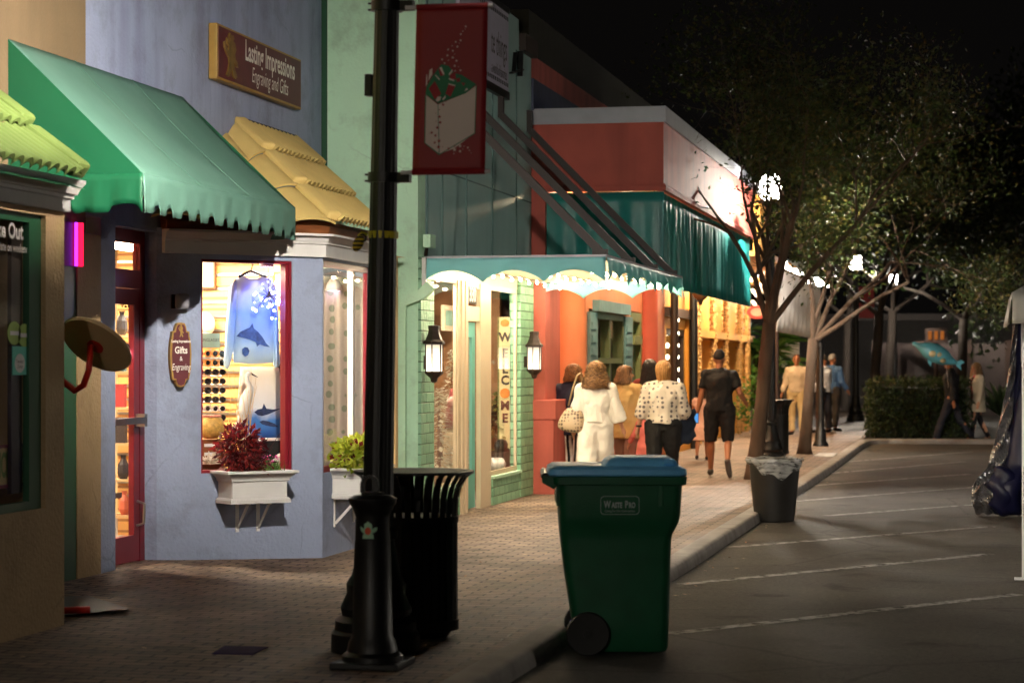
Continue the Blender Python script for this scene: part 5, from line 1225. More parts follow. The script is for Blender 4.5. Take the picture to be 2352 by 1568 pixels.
# ------------------------------------------------------------------ red corner building with the canopy over the pavement
b4 = thing('red_canopy_building', 'brick red shop building with a boxed canopy and teal curtain over the pavement', 'building', (-5.35, 27.1, 0))
Xc, Yn, Yf = -3.72, 27.15, 38.1
zc_t, zc_m, zc_b, zk = 4.77, 4.58, 3.78, 2.66
fa = MB(); fa.box(-5.33, Yn, zc_b, Xc, Yn + .12, zc_m); fa.box(Xc - .12, Yn + .12, zc_b, Xc, Yf, zc_m); fa.box(-5.33, Yf - .12, zc_b, Xc - .12, Yf, zc_m)
fa.build('fascia', mt['red_wall'], b4)
MB().sweep([(-5.33, Yn), (Xc, Yn), (Xc, Yf), (-5.33, Yf)], [(-.14, zc_m), (.03, zc_m), (.03, zc_t), (-.14, zc_t)]).build('coping', mt['silver'], b4)
MB().sweep([(-5.33, Yn), (Xc, Yn), (Xc, Yf)], [(-.02, zc_b - .02), (.03, zc_b - .02), (.035, zc_b + .03), (.02, zc_b + .06), (-.02, zc_b + .06)]).build('fascia_trim', mt['red_wall'], b4)
MB().box(-5.33, Yn + .12, zc_b + .2, Xc - .12, Yf - .12, zc_b + .28).build('canopy_ceiling', M('canopy boards', srgb(200, 160, 110), .6, .08, 4), b4)
def cur(P0, P1, out, n):
    P0, P1, out = Vector(P0), Vector(P1), Vector(out); rn_ = random.Random(5); ph = [rn_.uniform(0, 6) for _ in range(8)]
    def fn(s, t):
        p = P0.lerp(P1, s); f = .018 * math.sin(s * n + ph[0] + .6 * math.sin(s * n * .23)) + .012 * math.sin(s * n * 1.73 + ph[1]) + .009 * math.sin(s * n * .41 + ph[2])
        return Vector((p.x, p.y, zc_b - .03 - (zc_b - zk) * t)) + out * (f * min(1, .25 + t * 1.5))
    return MB().grid(fn, int(n * 3), 8)
solid(cur((-5.33, Yn + .06, 0), (Xc, Yn + .06, 0), (0, -1, 0), 22).build('curtain', mt['curtain'], b4, smooth=True), .004)
solid(cur((Xc - .05, Yn + .06, 0), (Xc - .05, Yf, 0), (1, 0, 0), 210).build('curtain', mt['curtain'], b4, smooth=True), .004)
fg = MB(); rn_ = random.Random(8)
for k in range(170):
    y = Yn + .06 + (Yf - Yn - .06) * k / 170; fg.add([(Xc - .05, y, zk + .01), (Xc - .05, y + .05, zk + .01), (Xc - .05 + rn_.uniform(-.01, .02), y + .03, zk - rn_.uniform(.03, .06))], [(0, 1, 2)])
fg.build('curtain_fringe', mt['curtain'], b4)
# set back upper wall above the canopy
MB().box(-5.75, 27.1, 2.72, -5.36, 38.1, 5.45).build('upper_wall', mt['red_wall'], b4)
MB().box(-5.8, 27.1, 5.45, -5.36, 39, 5.98).build('parapet', M('olive parapet', srgb(40, 38, 26), .9), b4)
MB().box(-5.35, 27.1, 4.75, -5.3, 30.6, 5.14).build('roof_flashing', M('blue grey metal', srgb(70, 76, 104), .5), b4)
# wall under the canopy
g4 = lambda u: F4.A(u)
w4 = [(g4(1352), g4(1440), .75, 2.45), (g4(1448), g4(1472), .1, 2.5)]
wall_mb(F4, 27.1, 39.2, 0, 4.0, w4, -.2, 0).build('street_wall', mt['orange_wall'], b4)
MB().box(-5.33, 27.12, .0, -5.16, F4.A(1252), 4.0).build('pilaster', mt['red_wall'], b4)
MB().box(-5.33, 27.08, .0, -5.05, F4.A(1260), 1.22).box(-5.33, 27.06, 1.0, -5.02, F4.A(1262), 1.24).build('pilaster_base', mt['red_wall'], b4, bevel=.01)
cc_ = on_x(1302, 900, -5.3); MB().lathe([(.34, 0), (.30, .12), (.27, .2), (.255, 2.6), (.27, 4)], (-5.3, cc_.y, 0), 32).build('column', mt['orange_wall'], b4, smooth=40)
cc_ = on_x(1487, 900, -5.3); MB().lathe([(.2, 0), (.18, .2), (.17, 2.6), (.18, 4)], (-5.3, cc_.y, 0), 28).build('column', M('rosy red render', srgb(206, 96, 76), .6, .05), b4, smooth=40)
# window with shutters
x0, x1 = g4(1366), g4(1428)
wn_ = frame_mb(F4, x0, x1, .8, 2.42, .1, -.14, .03); wn_.fbox(F4, (x0 + x1) / 2 - .06, (x0 + x1) / 2 + .06, .9, 2.32, -.12, .02); wn_.fbox(F4, x0 + .1, x1 - .1, 1.68, 1.76, -.12, .025)
wf4 = wn_.build('window_frame', mt['green_frame'], b4); panes(F4, x0 + .1, x1 - .1, .9, 2.32, -.05, wf4)
MB().fbox(F4, x0 - .2, x1 + .3, 2.42, 2.58, .0, .1).build('window_head', mt['blue_grey'], wf4)
for a, b in ((g4(1348), g4(1365)), (g4(1429), g4(1446))):
    s_ = MB(); s_.fbox(F4, a, b, .75, 2.4, .005, .05)
    for k in range(8): s_.fbox(F4, a + .1, b - .1, .9 + k * .18, 1.0 + k * .18, .05, .062)
    s_.build('shutter', mt['blue_grey'], b4)
MB().box(-7, 30, .1, -6.2, 40, 2.6).build('room', mt['interior_grey'], b4)
rb_ = MB()
for u in (1392, 1408, 1418): a = g4(u); rb_.fbox(F4, a - .1, a + .12, .9, 2.3, -.6, -.5)
rb_.build('red_drapes', M('red drapes', srgb(190, 60, 40), .7, .1), b4)
x0, x1 = g4(1448), g4(1471)
dm4 = frame_mb(F4, x0, x1, .1, 2.48, .14, -.16, .02, bottom=False); dm4.fbox(F4, x0 + .14, x1 - .14, 1.98, 2.12, -.16, .05)
df4 = dm4.build('door_frame', M('sage green frame', srgb(120, 128, 84), .55, .1), b4)
d4 = frame_mb(F4, x0 + .15, x1 - .15, .12, 1.97, .22, -.12, -.06).build('door', mt['green_frame'], b4); panes(F4, x0 + .37, x1 - .37, .34, 1.75, -.09, d4)
panes(F4, x0 + .14, x1 - .14, 2.12, 2.34, -.08, df4)
MB().tube([F4.P(x0 + .3, 1.3, -.05), F4.P(x0 + .3, 1.25, .02), F4.P(x0 + .3, 1.0, .02), F4.P(x0 + .3, .95, -.05)], .02, 6).build('handle', mt['silver'], d4)
# canopy posts and warm downlights
dl = EM('warm downlight', (1.0, .73, .43), DOWN_POWER)
for k, (y, x) in enumerate(((28.6, -4.75), (31.4, -4.8), (34.2, -4.6), (37.0, -4.8))):
    MB().lathe([(.11, 3.93), (.11, 3.975)], (x, y, 0), 14).build('downlight', dl, b4)
for y in (39.35,):
    MB().tube([(-5.2, y, .1), (-5.2, y, 3.98)], .07, 10).build('post', mt['darkwood'], b4)
# ------------------------------------------------------------------ golden shop next along
b5 = thing('golden_shop_building', 'golden yellow shop with shell covered posts beyond the teal curtain', 'building', (-5.35, 39.2, 0))
yy1 = F4.A(1586); yy2 = F4.A(1722)
wh = [(g4(1530), g4(1574), .55, 2.3)]
wall_mb(F4, 39.2, yy1, 0, 4.0, wh, -.2, 0).build('street_wall', mt['gold_wall'], b5)
MB().fbox(F4, g4(1526), g4(1588), 2.5, 2.66, .0, .1).build('dark_lintel', mt['darkwood'], b5)
wf5 = frame_mb(F4, g4(1530), g4(1574), .55, 2.3, .12, -.15, -.02).build('window_frame', mt['darkwood'], b5); panes(F4, g4(1530) + .12, g4(1574) - .12, .67, 2.18, -.08, wf5)
MB().fbox(F4, g4(1576), g4(1588), .1, 2.5, .0, .08).build('pilaster', mt['gold_wall'], b5)
MB().fbox(F4, 39.3, g4(1576), .0, .38, .0, .1).build('plinth', mt['gold_wall'], b5)
MB().box(-7.2, 39.6, .1, -6.3, 46, 2.6).build('room', mt['darkwood'], b5)
MB().tube([(-5.2, F4.A(1593, .15), .1), (-5.2, F4.A(1593, .15), 3.9)], .08, 10).build('post', mt['black'], b5)
# pale wall with deep openings between shell posts
op = [(g4(1612), g4(1636), .1, 2.15), (g4(1645), g4(1663), .1, 2.15), (g4(1672), g4(1697), .1, 2.15)]
wall_mb(F4, yy1 + .35, yy2, 0, 4.0, op, -.7, 0).build('pale_wall', mt['cream_wall'], b5)
MB().fbox(F4, yy1 + .4, yy2, 2.18, 2.32, .0, .12).build('ledge', mt['cream_wall'], b5)
MB().box(-6.15, yy1 + .4, .1, -6.06, yy2, 3).build('back_wall', mt['cream_wall'], b5)
for u in (1614,): MB().fbox(Frame((-6.05, 0, 0), (0, 1)), Frame((-6.05, 0, 0), (0, 1)).A(1612), Frame((-6.05, 0, 0), (0, 1)).A(1630), .4, 2.1, 0, .05).build('dark_window', mt['dark_glass'], b5)
for u in (1604, 1641, 1668, 1700, 1717):
    a = F4.A(u, .1); m_ = MB(); rn_ = random.Random(u)
    m_.lathe([(.05, .1), (.05, 3.0)], (-5.27, a, 0), 10)
    for k in range(110): m_.ball((-5.27 + .055 * math.cos(k * 2.4), a + .055 * math.sin(k * 2.4), .15 + k * .026), rn_.uniform(.02, .04), 5, 4)
    m_.build('shell_post', mt['shell'], b5)
for y in (40.4, 42.8, 45.5, 48.5, 51.5): MB().lathe([(.11, 3.43), (.11, 3.475)], (-4.75, y, 0), 12).build('downlight', dl, b5)
MB().box(-5.33, 38.15, 3.48, -3.5, 53.5, 3.56).build('canopy_ceiling', M('golden canopy boards', srgb(215, 150, 70), .6), b5)
MB().box(-3.72, 38.15, 3.56, -3.6, 40.2, 4.5).build('fascia', mt['gold_wall'], b5); MB().box(-3.74, 38.13, 4.5, -3.56, 40.25, 4.7).build('coping', mt['silver'], b5)
MB().box(-9, 53.5, 0, -5.3, 53.8, 4).build('end_wall', mt['cream_wall'], b5)
# bulbs in the golden shop window
gb = thing('window_string_lights', 'vertical string of round white bulbs in the golden shop window', 'light', tuple(F4.P(F4.A(1553), 1, -.0)))
gbe = EM('white window bulb', (1, .85, .62), 22); wr = MB()
pts = [F4.P(F4.A(1553), F4.B(1553, v), -.03) for v in (715, 735, 765, 793, 820, 848, 873)]
wr.tube(pts, .008, 5); wr.build('wire', mt['black'], gb)
for p in pts[1::2] + pts[2::2]: MB().ball(p + Vector((.04, 0, 0)), .045, 8, 6).build('bulb', gbe, gb)
pg_ = thing('globe_pendant', 'dark unlit globe pendant hanging under the teal curtain edge', 'lamp', tuple(at_d(1609, 690, 36.5)))
q = at_d(1609, 672, 36.5); MB().ball(q, .13, 14, 10).build('globe', M('smoked globe', srgb(110, 70, 44), .2), pg_, smooth=True); MB().lathe([(.05, .1), (.06, .14), (.02, 1.2)], q, 10).build('stem', mt['darkwood'], pg_); MB().lathe([(.02, -.2), (.04, -.15), (.06, -.11)], q, 10).build('finial', mt['darkwood'], pg_)
# ------------------------------------------------------------------ the other lamp posts
lp2 = dup(lp1, (-3.2, 35.6, SZ), 0, 'black lamp post with a glaring white globe beside the leaning tree trunk')
lp2.rotation_euler = (0, 0, 0)
lp3 = dup(lp1, (62 * (-SA + CA * (1966 - 1176) / FPX), 62.5, SZ), 0, 'far black lamp post whose globe shows through the leaves, left of the hedge'); lp3.rotation_euler = (0, 0, 0)
lp4 = dup(lp1, (70 * (-SA + CA * (2053 - 1176) / FPX), 71.5, 0), 0, 'most distant lamp post, a small bright globe above the far end of the street'); lp4.rotation_euler = (0, 0, 0)
for o in (lp2, lp3, lp4):
    for c in kids(o):
        if c.name.split('.')[0] in ('arm_clamp', 'outlet_box'): bpy.data.objects.remove(c)
lp5 = dup(lp2, (-3.2, -9.0, SZ), 0, 'black lamp post standing behind the viewer on the same pavement')
lp6 = dup(lp2, (15, 30, 0), 0, 'black lamp post on the opposite side of the street, out of view')  # unseen lamp added for light from the road side, set back to weaken it
fb_ = thing('street_banner', 'small dark red banner hanging on a far lamp post among the leaves', 'banner', (lp3.location.x, 62.3, 2.7))
MB().box(lp3.location.x + .1, 62.3, 2.9, lp3.location.x + .5, 62.31, 3.75).build('cloth', red_cloth, fb_); MB().bar((lp3.location.x, 62.3, 3.77), (lp3.location.x + .55, 62.3, 3.77), .02).build('rod', mt['black'], fb_)
# ------------------------------------------------------------------ bollard in front
bo = Vector((-3.12, 11.55, SZ))
t = thing('bollard', 'short black iron bollard with a small round sticker, in front of the lamp post', 'bollard', (0, 0, 0))
MB().box(-.185, -.185, 0, .185, .185, .035).build('base_plate', mt['black'], t, bevel=.008)
MB().lathe([(.16, .035), (.16, .06), (.135, .08), (.125, .13), (.107, .16), (.1, .5), (.088, .78), (.095, .8), (.108, .835), (.125, .855), (.128, .88), (.1, .895), (.06, .9)], n=32).build('post', mt['black'], t, smooth=35)
m_ = MB(); m_.lathe([(.06, .9), (.062, .912), (0, .915)], n=20)
for k in range(9):
    a0, a1 = PI * k / 9, PI * (k + 1) / 9
    m_.bar((-.015 + .038 * math.cos(a0), 0, .955 + .038 * math.sin(a0)), (-.015 + .038 * math.cos(a1), 0, .955 + .038 * math.sin(a1)), .02, .022, up=(0, 1, 0))
m_.box(-.064, -.012, .91, -.044, .012, .956).box(.012, -.012, .91, .034, .012, .956)
m_.build('eye_ring', mt['black'], t)
t.location = bo
stk = MB(); FBo = Frame((bo.x, bo.y, bo.z), (CA, SA))
def bop(a, b, c=.0):  # wrap on the round post
    th = a / .096; return Vector(bo) + FBo.a * (math.sin(th) * (.0975 + c)) + FBo.c * (math.cos(th) * (.0975 + c)) + Vector((0, 0, b))
def bpoly(pts, m, nm, c): 
    o = MB().poly([bop(-.018 + x, .715 + z, c) for x, z in pts]).build(nm, m, t); return o
bpoly([(-.03, -.04), (.03, -.04), (.028, -.02), (.022, -.012), (.045, .0), (.05, .02), (.035, .018), (.022, .01), (.02, .035), (.0, .05), (-.02, .035), (-.022, .01), (-.045, .025), (-.04, .0), (-.022, -.014), (-.028, -.02)][::1], M('mint sticker', srgb(150, 190, 160), .5, .1), 'sticker', .0)
bpoly([(.016 * math.cos(k * PI / 7), .0 + .02 * math.sin(k * PI / 7)) for k in range(14)], M('orange sticker print', srgb(205, 80, 40), .5), 'sticker_print', .003)
# ------------------------------------------------------------------ slatted litter bin
def litter_bin(loc, label):
    t = thing('litter_bin', label, 'litter bin', (0, 0, 0), 'slatted black litter bins')
    n = 30
    for k in range(n):
        a = 2 * PI * k / n; d = Vector((math.cos(a), math.sin(a), 0)); e = Vector((-math.sin(a), math.cos(a), 0)); mb = MB()
        prof = [(.255, .05), (.255, .70), (.26, .80), (.28, .87), (.315, .925), (.345, .945)]
        V = []
        for r_, z in prof:
            for s_, q in ((-1, 0), (1, 0), (1, .006), (-1, .006)): V.append(d * (r_ - q) + e * .0185 * s_ + Vector((0, 0, z)))
        F = [(i * 4 + j, i * 4 + (j + 1) % 4, i * 4 + 4 + (j + 1) % 4, i * 4 + 4 + j) for i in range(len(prof) - 1) for j in range(4)]
        mb.add(V, F).build('slat', mt['black'], t)
    MB().lathe([(.325, .945), (.352, .945), (.352, .962), (.325, .962)], n=40).build('top_ring', mt['black'], t, smooth=35)
    m_ = MB(); m_.lathe([(.256, .66), (.262, .66), (.262, .70), (.256, .70)], n=40); m_.build('band', mt['black'], t, smooth=35)
    MB().lathe([(.256, .04), (.263, .04), (.263, .1), (.256, .1)], n=40).build('foot_band', mt['black'], t, smooth=35)
    MB().lathe([(.05, .0), (.2, .0), (.23, .04), (.245, .05), (.245, .7), (.23, .7), (.22, .1), (0, .1)], n=32).build('liner', M('black plastic liner', srgb(16, 16, 16), .5), t, smooth=35)
    t.location = loc; return t
q = at_d(951, 833, 13.3); lb1 = litter_bin((q.x, q.y, SZ), 'black slatted litter bin with a flared top behind the foreground lamp post')
q = at_d(1777, 833, 38.9); lb2 = dup(lb1, (q.x, q.y, SZ), 0, 'far black slatted litter bin between the two crape myrtle trunks')
# ------------------------------------------------------------------ green wheeled bin
wb_o = at_d(1410, 1505, 13.45); wb_o.z = 0
t = thing('wheeled_bin', 'large dark green wheeled bin with a bright blue lid standing at the kerb', 'wheeled bin', tuple(wb_o))
FWb = Frame(tuple(wb_o), (CA, SA))
gp_ = M('dark green plastic', srgb(10, 86, 54), .45, .16, 7, .2, 120, spec=.4, crack=.0, streak=(srgb(46, 92, 70), .35)); bp_ = M('blue plastic lid', srgb(112, 192, 250), .4, .09, 9, .12, 50); bk_ = M('black rubber', srgb(20, 20, 20), .6, .15, 20)
def rrect(xl, xr, yh, z, rr=.055, n=5):
    pts = []
    for cx_, cy_, a0 in ((xr - rr, yh - rr, 0), (xl + rr, yh - rr, 90), (xl + rr, -yh + rr, 180), (xr - rr, -yh + rr, 270)):
        for k in range(n + 1): a = R(a0 + 90 * k / n); pts.append((cx_ + rr * math.cos(a), cy_ + rr * math.sin(a), z))
    return pts
def loft(secs, F, cap=True):
    n = len(secs[0]); V = [F.P(x, z, -y) for s_ in secs for x, y, z in s_]
    Fc = [(i * n + k, i * n + (k + 1) % n, (i + 1) * n + (k + 1) % n, (i + 1) * n + k) for i in range(len(secs) - 1) for k in range(n)]
    if cap: Fc += [tuple(range(n - 1, -1, -1)), tuple((len(secs) - 1) * n + k for k in range(n))]
    return MB().add(V, Fc)
secs = [rrect(-.2, .295, .24, .015), rrect(-.215, .308, .25, .04), rrect(-.255, .312, .262, .2), rrect(-.3, .318, .285, .5), rrect(-.318, .322, .298, .665), rrect(-.322, .33, .302, .70), rrect(-.326, .362, .325, .765), rrect(-.328, .372, .335, .81), rrect(-.332, .383, .342, 1.0)]
body_ = loft(secs, FWb).build('body', gp_, t, smooth=50)
loft([rrect(-.36, .398, .352, .985, .05), rrect(-.365, .405, .36, .99, .05), rrect(-.37, .41, .362, 1.03, .05), rrect(-.36, .40, .355, 1.036, .05)], FWb).build('rim', gp_, t, smooth=40)
m_ = MB()
m_.fbox(FWb, -.345, -.30, .86, .985, -.30, .30); m_.fbox(FWb, .24, .27, .86, .985, .335, .348)
m_.fprism(FWb, [(-.43, 1.0), (-.36, .96), (-.34, .985), (-.36, 1.03), (-.43, 1.05)], -.33, -.29).fprism(FWb, [(-.43, 1.0), (-.36, .96), (-.34, .985), (-.36, 1.03), (-.43, 1.05)], .29, .33)
m_.build('rib', gp_, t, bevel=.006)
MB().tube([FWb.P(-.41, 1.035, -.33), FWb.P(-.41, 1.035, .33)], .022, 12).build('handle', M('dark plastic handle', srgb(24, 26, 26), .3), t, smooth=40)
lid = loft([rrect(-.385, .40, .352, 1.037, .05), rrect(-.395, .408, .36, 1.045, .05), rrect(-.39, .405, .358, 1.075, .05), rrect(-.36, .36, .335, 1.092, .05)], FWb)
lid_o = lid.build('lid', bp_, t, smooth=40)
loft([rrect(-.07, .365, .285, 1.09, .06), rrect(-.05, .355, .27, 1.118, .06), rrect(-.02, .325, .235, 1.138, .06)], FWb).build('lid_hump', bp_, lid_o, smooth=40)
MB().fbox(FWb, .27, .34, 1.10, 1.135, .262, .288).build('lid_grip', bp_, lid_o, bevel=.01)
def wheel(c):
    fm = Matrix(((FWb.a.x, 0, FWb.c.x, 0), (FWb.a.y, 0, FWb.c.y, 0), (0, 1, 0, 0), (0, 0, 0, 1)))
    T = Matrix.Translation(FWb.P(-.163, .125, c)) @ fm
    w_ = MB().lathe([(.085, -.028), (.12, -.03), (.125, -.02), (.125, .02), (.12, .03), (.085, .028)], n=40, rfun=lambda a, z: 1 - .012 * (math.sin(a * 40) > 0)).xf(T).build('wheel', bk_, t, smooth=40)
    h = MB().lathe([(.02, -.026), (.086, -.024), (.086, .018), (.03, .02), (.028, .034), (0, .036)], n=24).xf(T)
    for k in range(8): a = k * PI / 4; h.bar(T @ Vector((.02 * math.cos(a), .02 * math.sin(a), .02)), T @ Vector((.085 * math.cos(a), .085 * math.sin(a), .02)), .012, .012)
    h.build('hub', bk_, w_)
wheel(.285); wheel(-.285)
MB().tube([FWb.P(-.163, .125, -.26), FWb.P(-.163, .125, .26)], .014, 8).build('axle', bk_, t)
cl_ = FWb.A(1424, .345); cb_ = FWb.B(1424, 1160, .345)
tw_ = M('pale grey print', srgb(172, 184, 180), .5, .05)
def wbp(a, b): # follow the slight lean of the wall
    return FWb.P(a, b, .3425 - (1.0 - b) * .037 + .0015)
def wtext(txt, a, b, size, sx, al='LEFT', bold=0):
    mb = MB().text(FWb, txt, 0, 0, size, sx, 0, al, bold=bold); 
    mb.v = [wbp(a + (p - FWb.o).dot(FWb.a), b + (p - FWb.o).z) for p in mb.v]; return mb
parts_ = [('W', .066), ('ASTE', .05), (' ', 0), ('P', .066), ('RO', .05)]
x_ = 0; m_ = MB()
for txt, sz_ in parts_:
    if txt == ' ': x_ += .018; continue
    g_ = MB().text(FWb, txt, 0, 0, sz_, .72, 0, 'LEFT', bold=.0022)
    xs_ = [(p - FWb.o).dot(FWb.a) for p in g_.v]; zs_ = [(p - FWb.o).z for p in g_.v]; z0_ = min(zs_)
    m_.v += [(x_ + x - min(xs_), z - z0_ - (0 if sz_ > .06 else 0)) for x, z in zip(xs_, zs_)]; n0_ = len(m_.v) - len(xs_); m_.f += [tuple(i + n0_ for i in f) for f in g_.f]
    x_ += max(xs_) - min(xs_) + .005
k_ = .186 / x_
m_.v = [wbp(cl_ - .093 + x * k_, cb_ - .016 + z * k_ * 1.15) for x, z in m_.v]
m_.join(wtext('Caring For Our Communities', cl_, cb_ - .033, .02, .72, 'CENTER'))
m_.build('lettering', tw_, body_)
ol = []
hw, hh = .112, .052
for cx_, cy_, a0 in ((hw - .02, hh - .02, 0), (-hw + .02, hh - .02, 90), (-hw + .02, -hh + .02, 180), (hw - .02, -hh + .02, 270)):
    for k in range(5): a = R(a0 + 90 * k / 4); ol.append((cx_ + .02 * math.cos(a), cy_ + .02 * math.sin(a) ))
m_ = MB(); n_ = len(ol)
ol2 = [(x, y * (1 + .08 * (1 - (x / hw) ** 2))) for x, y in ol]
m_.add([wbp(cl_ + x, cb_ + y) for x, y in ol2] + [wbp(cl_ + x * .975, cb_ + y * .945) for x, y in ol2], [(k, (k + 1) % n_, (k + 1) % n_ + n_, k + n_) for k in range(n_)])
m_.build('badge_outline', tw_, body_)
# ------------------------------------------------------------------ round grey can with a bag
q = at_d(1779, 1190, 24.3); q.z = 0
t = thing('rubbish_can', 'dark grey round rubbish can lined with a clear plastic bag in the road', 'rubbish can', tuple(q))
MB().lathe([(.17, 0), (.212, .01), (.222, .1), (.27, .6), (.292, .61), (.292, .65), (.28, .665), (.25, .66), (.2, .1), (0, .1)], q, 36, rfun=lambda a, z: 1 - (.02 if (math.sin(a * 5) > .7 and .08 < z < .5) else 0)).build('body', M('dark grey plastic', srgb(34, 32, 30), .5, .15, 6), t, smooth=40)
rn = random.Random(4)
def bagm():
    m, N, L, B = newmat('clear plastic bag'); B.inputs['Base Color'].default_value = (.62, .62, .6, 1); B.inputs['Roughness'].default_value = .25
    tr = N.new('ShaderNodeBsdfTransparent'); mx = N.new('ShaderNodeMixShader'); n = N.new('ShaderNodeTexNoise'); n.inputs['Scale'].default_value = 6
    rp = N.new('ShaderNodeMapRange'); rp.inputs[1].default_value = .35; rp.inputs[2].default_value = .65; rp.inputs[3].default_value = .25; rp.inputs[4].default_value = .7
    L.new(n.outputs[0], rp.inputs[0]); L.new(rp.outputs[0], mx.inputs[0]); L.new(tr.outputs[0], mx.inputs[1]); L.new(B.outputs[0], mx.inputs[2]); L.new(mx.outputs[0], N['Material Output'].inputs[0]); return m
def bagf(s, tt):
    a = 2 * PI * s; fall = .12 + .09 * math.sin(a * 2 + 4.2) + .02 * math.sin(a * 9)
    if tt < .35: r_, z = .27 + .03 * (tt / .35), .60 + .085 * (tt / .35)
    else: k = (tt - .35) / .65; r_, z = .3 + .012 * math.sin(k * 3) + .008 * math.sin(a * 13) * k, .685 - fall * k
    return q + Vector((r_ * math.cos(a), r_ * math.sin(a), z + .008 * math.sin(a * 7)))
MB().grid(bagf, 72, 9).build('bag', bagm(), t, smooth=True)
# ------------------------------------------------------------------ small things on the ground
pm = M('violet painted plate', srgb(56, 36, 92), .85, .25, 9, .4, 30, spec=.05)
pl_ = MB(); pts = [on_z(u, v, SZ + .006) for u, v in ((487, 1499), (515, 1482), (616, 1484), (580, 1501))]
pl_.add(pts + [p - Vector((0, 0, .012)) for p in pts], [(0, 3, 2, 1), (0, 1, 5, 4), (1, 2, 6, 5), (2, 3, 7, 6), (3, 0, 4, 7)])
tag(pl_.build('utility_cover', pm), 'violet tinted utility cover set in the pavers left of the bollard', 'cover')
pl_ = MB(); pts = [on_z(u, v, SZ + .012) for u, v in ((1868, 1046), (1882, 1040), (1924, 1040), (1912, 1048))]
pl_.add(pts + [p - Vector((0, 0, .02)) for p in pts], [(0, 3, 2, 1), (0, 1, 5, 4), (1, 2, 6, 5), (2, 3, 7, 6), (3, 0, 4, 7)])
tag(pl_.build('utility_cover', M('pale concrete', (.55, .54, .52, 1), .6)), 'pale utility cover in the pavers beside the farther tree foot', 'cover')
lf_ = MB(); rn = random.Random(21)
for k in range(170):
    if k < 95: y = rn.uniform(10, 26); x = rn.uniform(-5.1, kx(min(y, 46)) - .1); z = SZ + .006
    else: y = rn.uniform(12, 34); x = kx(y) + .22 + abs(rn.gauss(0, .16)); z = .006
    a = rn.uniform(0, 6.3); d = Vector((math.cos(a), math.sin(a), rn.uniform(-.05, .3))); e = Vector((-math.sin(a), math.cos(a), 0)); s_ = rn.uniform(.02, .05)
    p = Vector((x, y, z)); lf_.add([p, p + d * s_ * .5 + e * s_ * .3, p + d * s_, p + d * s_ * .5 - e * s_ * .3], [(0, 1, 2, 3)])
o = lf_.build('fallen_leaves', leaf_mat('dry fallen leaves', srgb(90, 50, 24), srgb(150, 100, 50), srgb(200, 170, 120), .1), kind='stuff'); tag(o, 'dry fallen leaves scattered over the pavers and along the kerb', 'leaves')
# ------------------------------------------------------------------ trees
def tree(label, base, fork, limbs, seed, lmat, nleaf, lsize, r0, maxd=4, spread=.75, name='crape_myrtle_tree', bark_m=None, jit=.17):
    bark_m = bark_m or mt['bark']
    rn_ = random.Random(seed); base = Vector(base); fork = Vector(fork)
    t = thing(name, label, 'tree', tuple(base), 'trees beside the street')
    wood_m = MB(); tips = []
    mid = base.lerp(fork, .5) + Vector((rn_.uniform(-.05, .05), rn_.uniform(-.05, .05), 0))
    wood_m.tube([base - Vector((0, 0, .05)), base + Vector((0, 0, .12)), base.lerp(fork, .25), mid, base.lerp(fork, .75), fork], [r0 * 1.5, r0 * 1.15, r0, r0 * .93, r0 * .9, r0 * .85], 12)
    def grow(p, d, L_, r_, dep):
        pts = [p]; rr = [r_]; n_ = 4
        for k in range(n_):
            d = (d + Vector((rn_.gauss(0, .13), rn_.gauss(0, .13), rn_.gauss(.02, .1)))).normalized(); p = p + d * L_ / n_; pts.append(p); rr.append(r_ * (1 - (.4 if dep < maxd else .8) * (k + 1) / n_))
            if dep >= 2: tips.append((p, d))
        wood_m.tube(pts, rr, 7 if dep < 2 else 4, caps=False)
        if dep < maxd:
            for k in range(rn_.choice((2, 3, 3))):
                o_ = Vector((rn_.gauss(0, spread), rn_.gauss(0, spread), rn_.gauss(.12, .4))); q_ = 4 if k == 0 else rn_.randint(2, 4)
                grow(pts[q_], (d + o_).normalized(), L_ * rn_.uniform(.6, .85), rr[q_] * .72, dep + 1)
    for d, L_ in limbs: grow(fork - Vector((0, 0, .05)), Vector(d).normalized(), L_, r0 * .46, 0)
    wood_m.build('trunk', bark_m, t, smooth=True)
    lv = MB()
    for k in range(nleaf):
        p, d = rn_.choice(tips); p = p + Vector((rn_.gauss(0, jit), rn_.gauss(0, jit), rn_.gauss(-jit * .3, jit)))
        if p.x < -3.05 and p.z < 5.3 and rn_.random() < .96: continue
        a = (d + Vector((rn_.gauss(0, .7), rn_.gauss(0, .7), rn_.gauss(-.1, .7)))).normalized(); b = a.cross(Vector((rn_.gauss(0, 1), rn_.gauss(0, 1), rn_.gauss(0, 1)))).normalized(); nn = a.cross(b); s_ = lsize * rn_.uniform(.6, 1.3)
        lv.add([p, p + a * s_ * .5 + b * s_ * .27 + nn * s_ * .1, p + a * s_, p + a * s_ * .5 - b * s_ * .27 + nn * s_ * .1], [(0, 1, 2), (0, 2, 3)])
    lv.build('crown', lmat, t)
    return t
myr = leaf_mat('myrtle leaves', srgb(34, 46, 18), srgb(54, 68, 26), srgb(86, 76, 34), .35)
B1 = on_z(1731, 1100, SZ); K1 = at_d(1766, 742, B1.length * .985)
tree('nearer crape myrtle with a leaning brown trunk beside the man in black', B1, K1, [((-.1, .1, 1), 1.6), ((.12, .2, 1), 1.8), ((.4, -.05, 1), 1.75), ((.8, .1, .8), 1.8), ((-.36, .1, 1), 1.4), ((.2, -.4, 1), 1.5)], 5, myr, 15000, .075, .1)
myr2 = leaf_mat('olive myrtle leaves', srgb(36, 50, 20), srgb(58, 74, 28), srgb(90, 80, 36), .35)
B2_ = on_z(1848, 1042, SZ); K2 = at_d(1868, 778, 39.8)
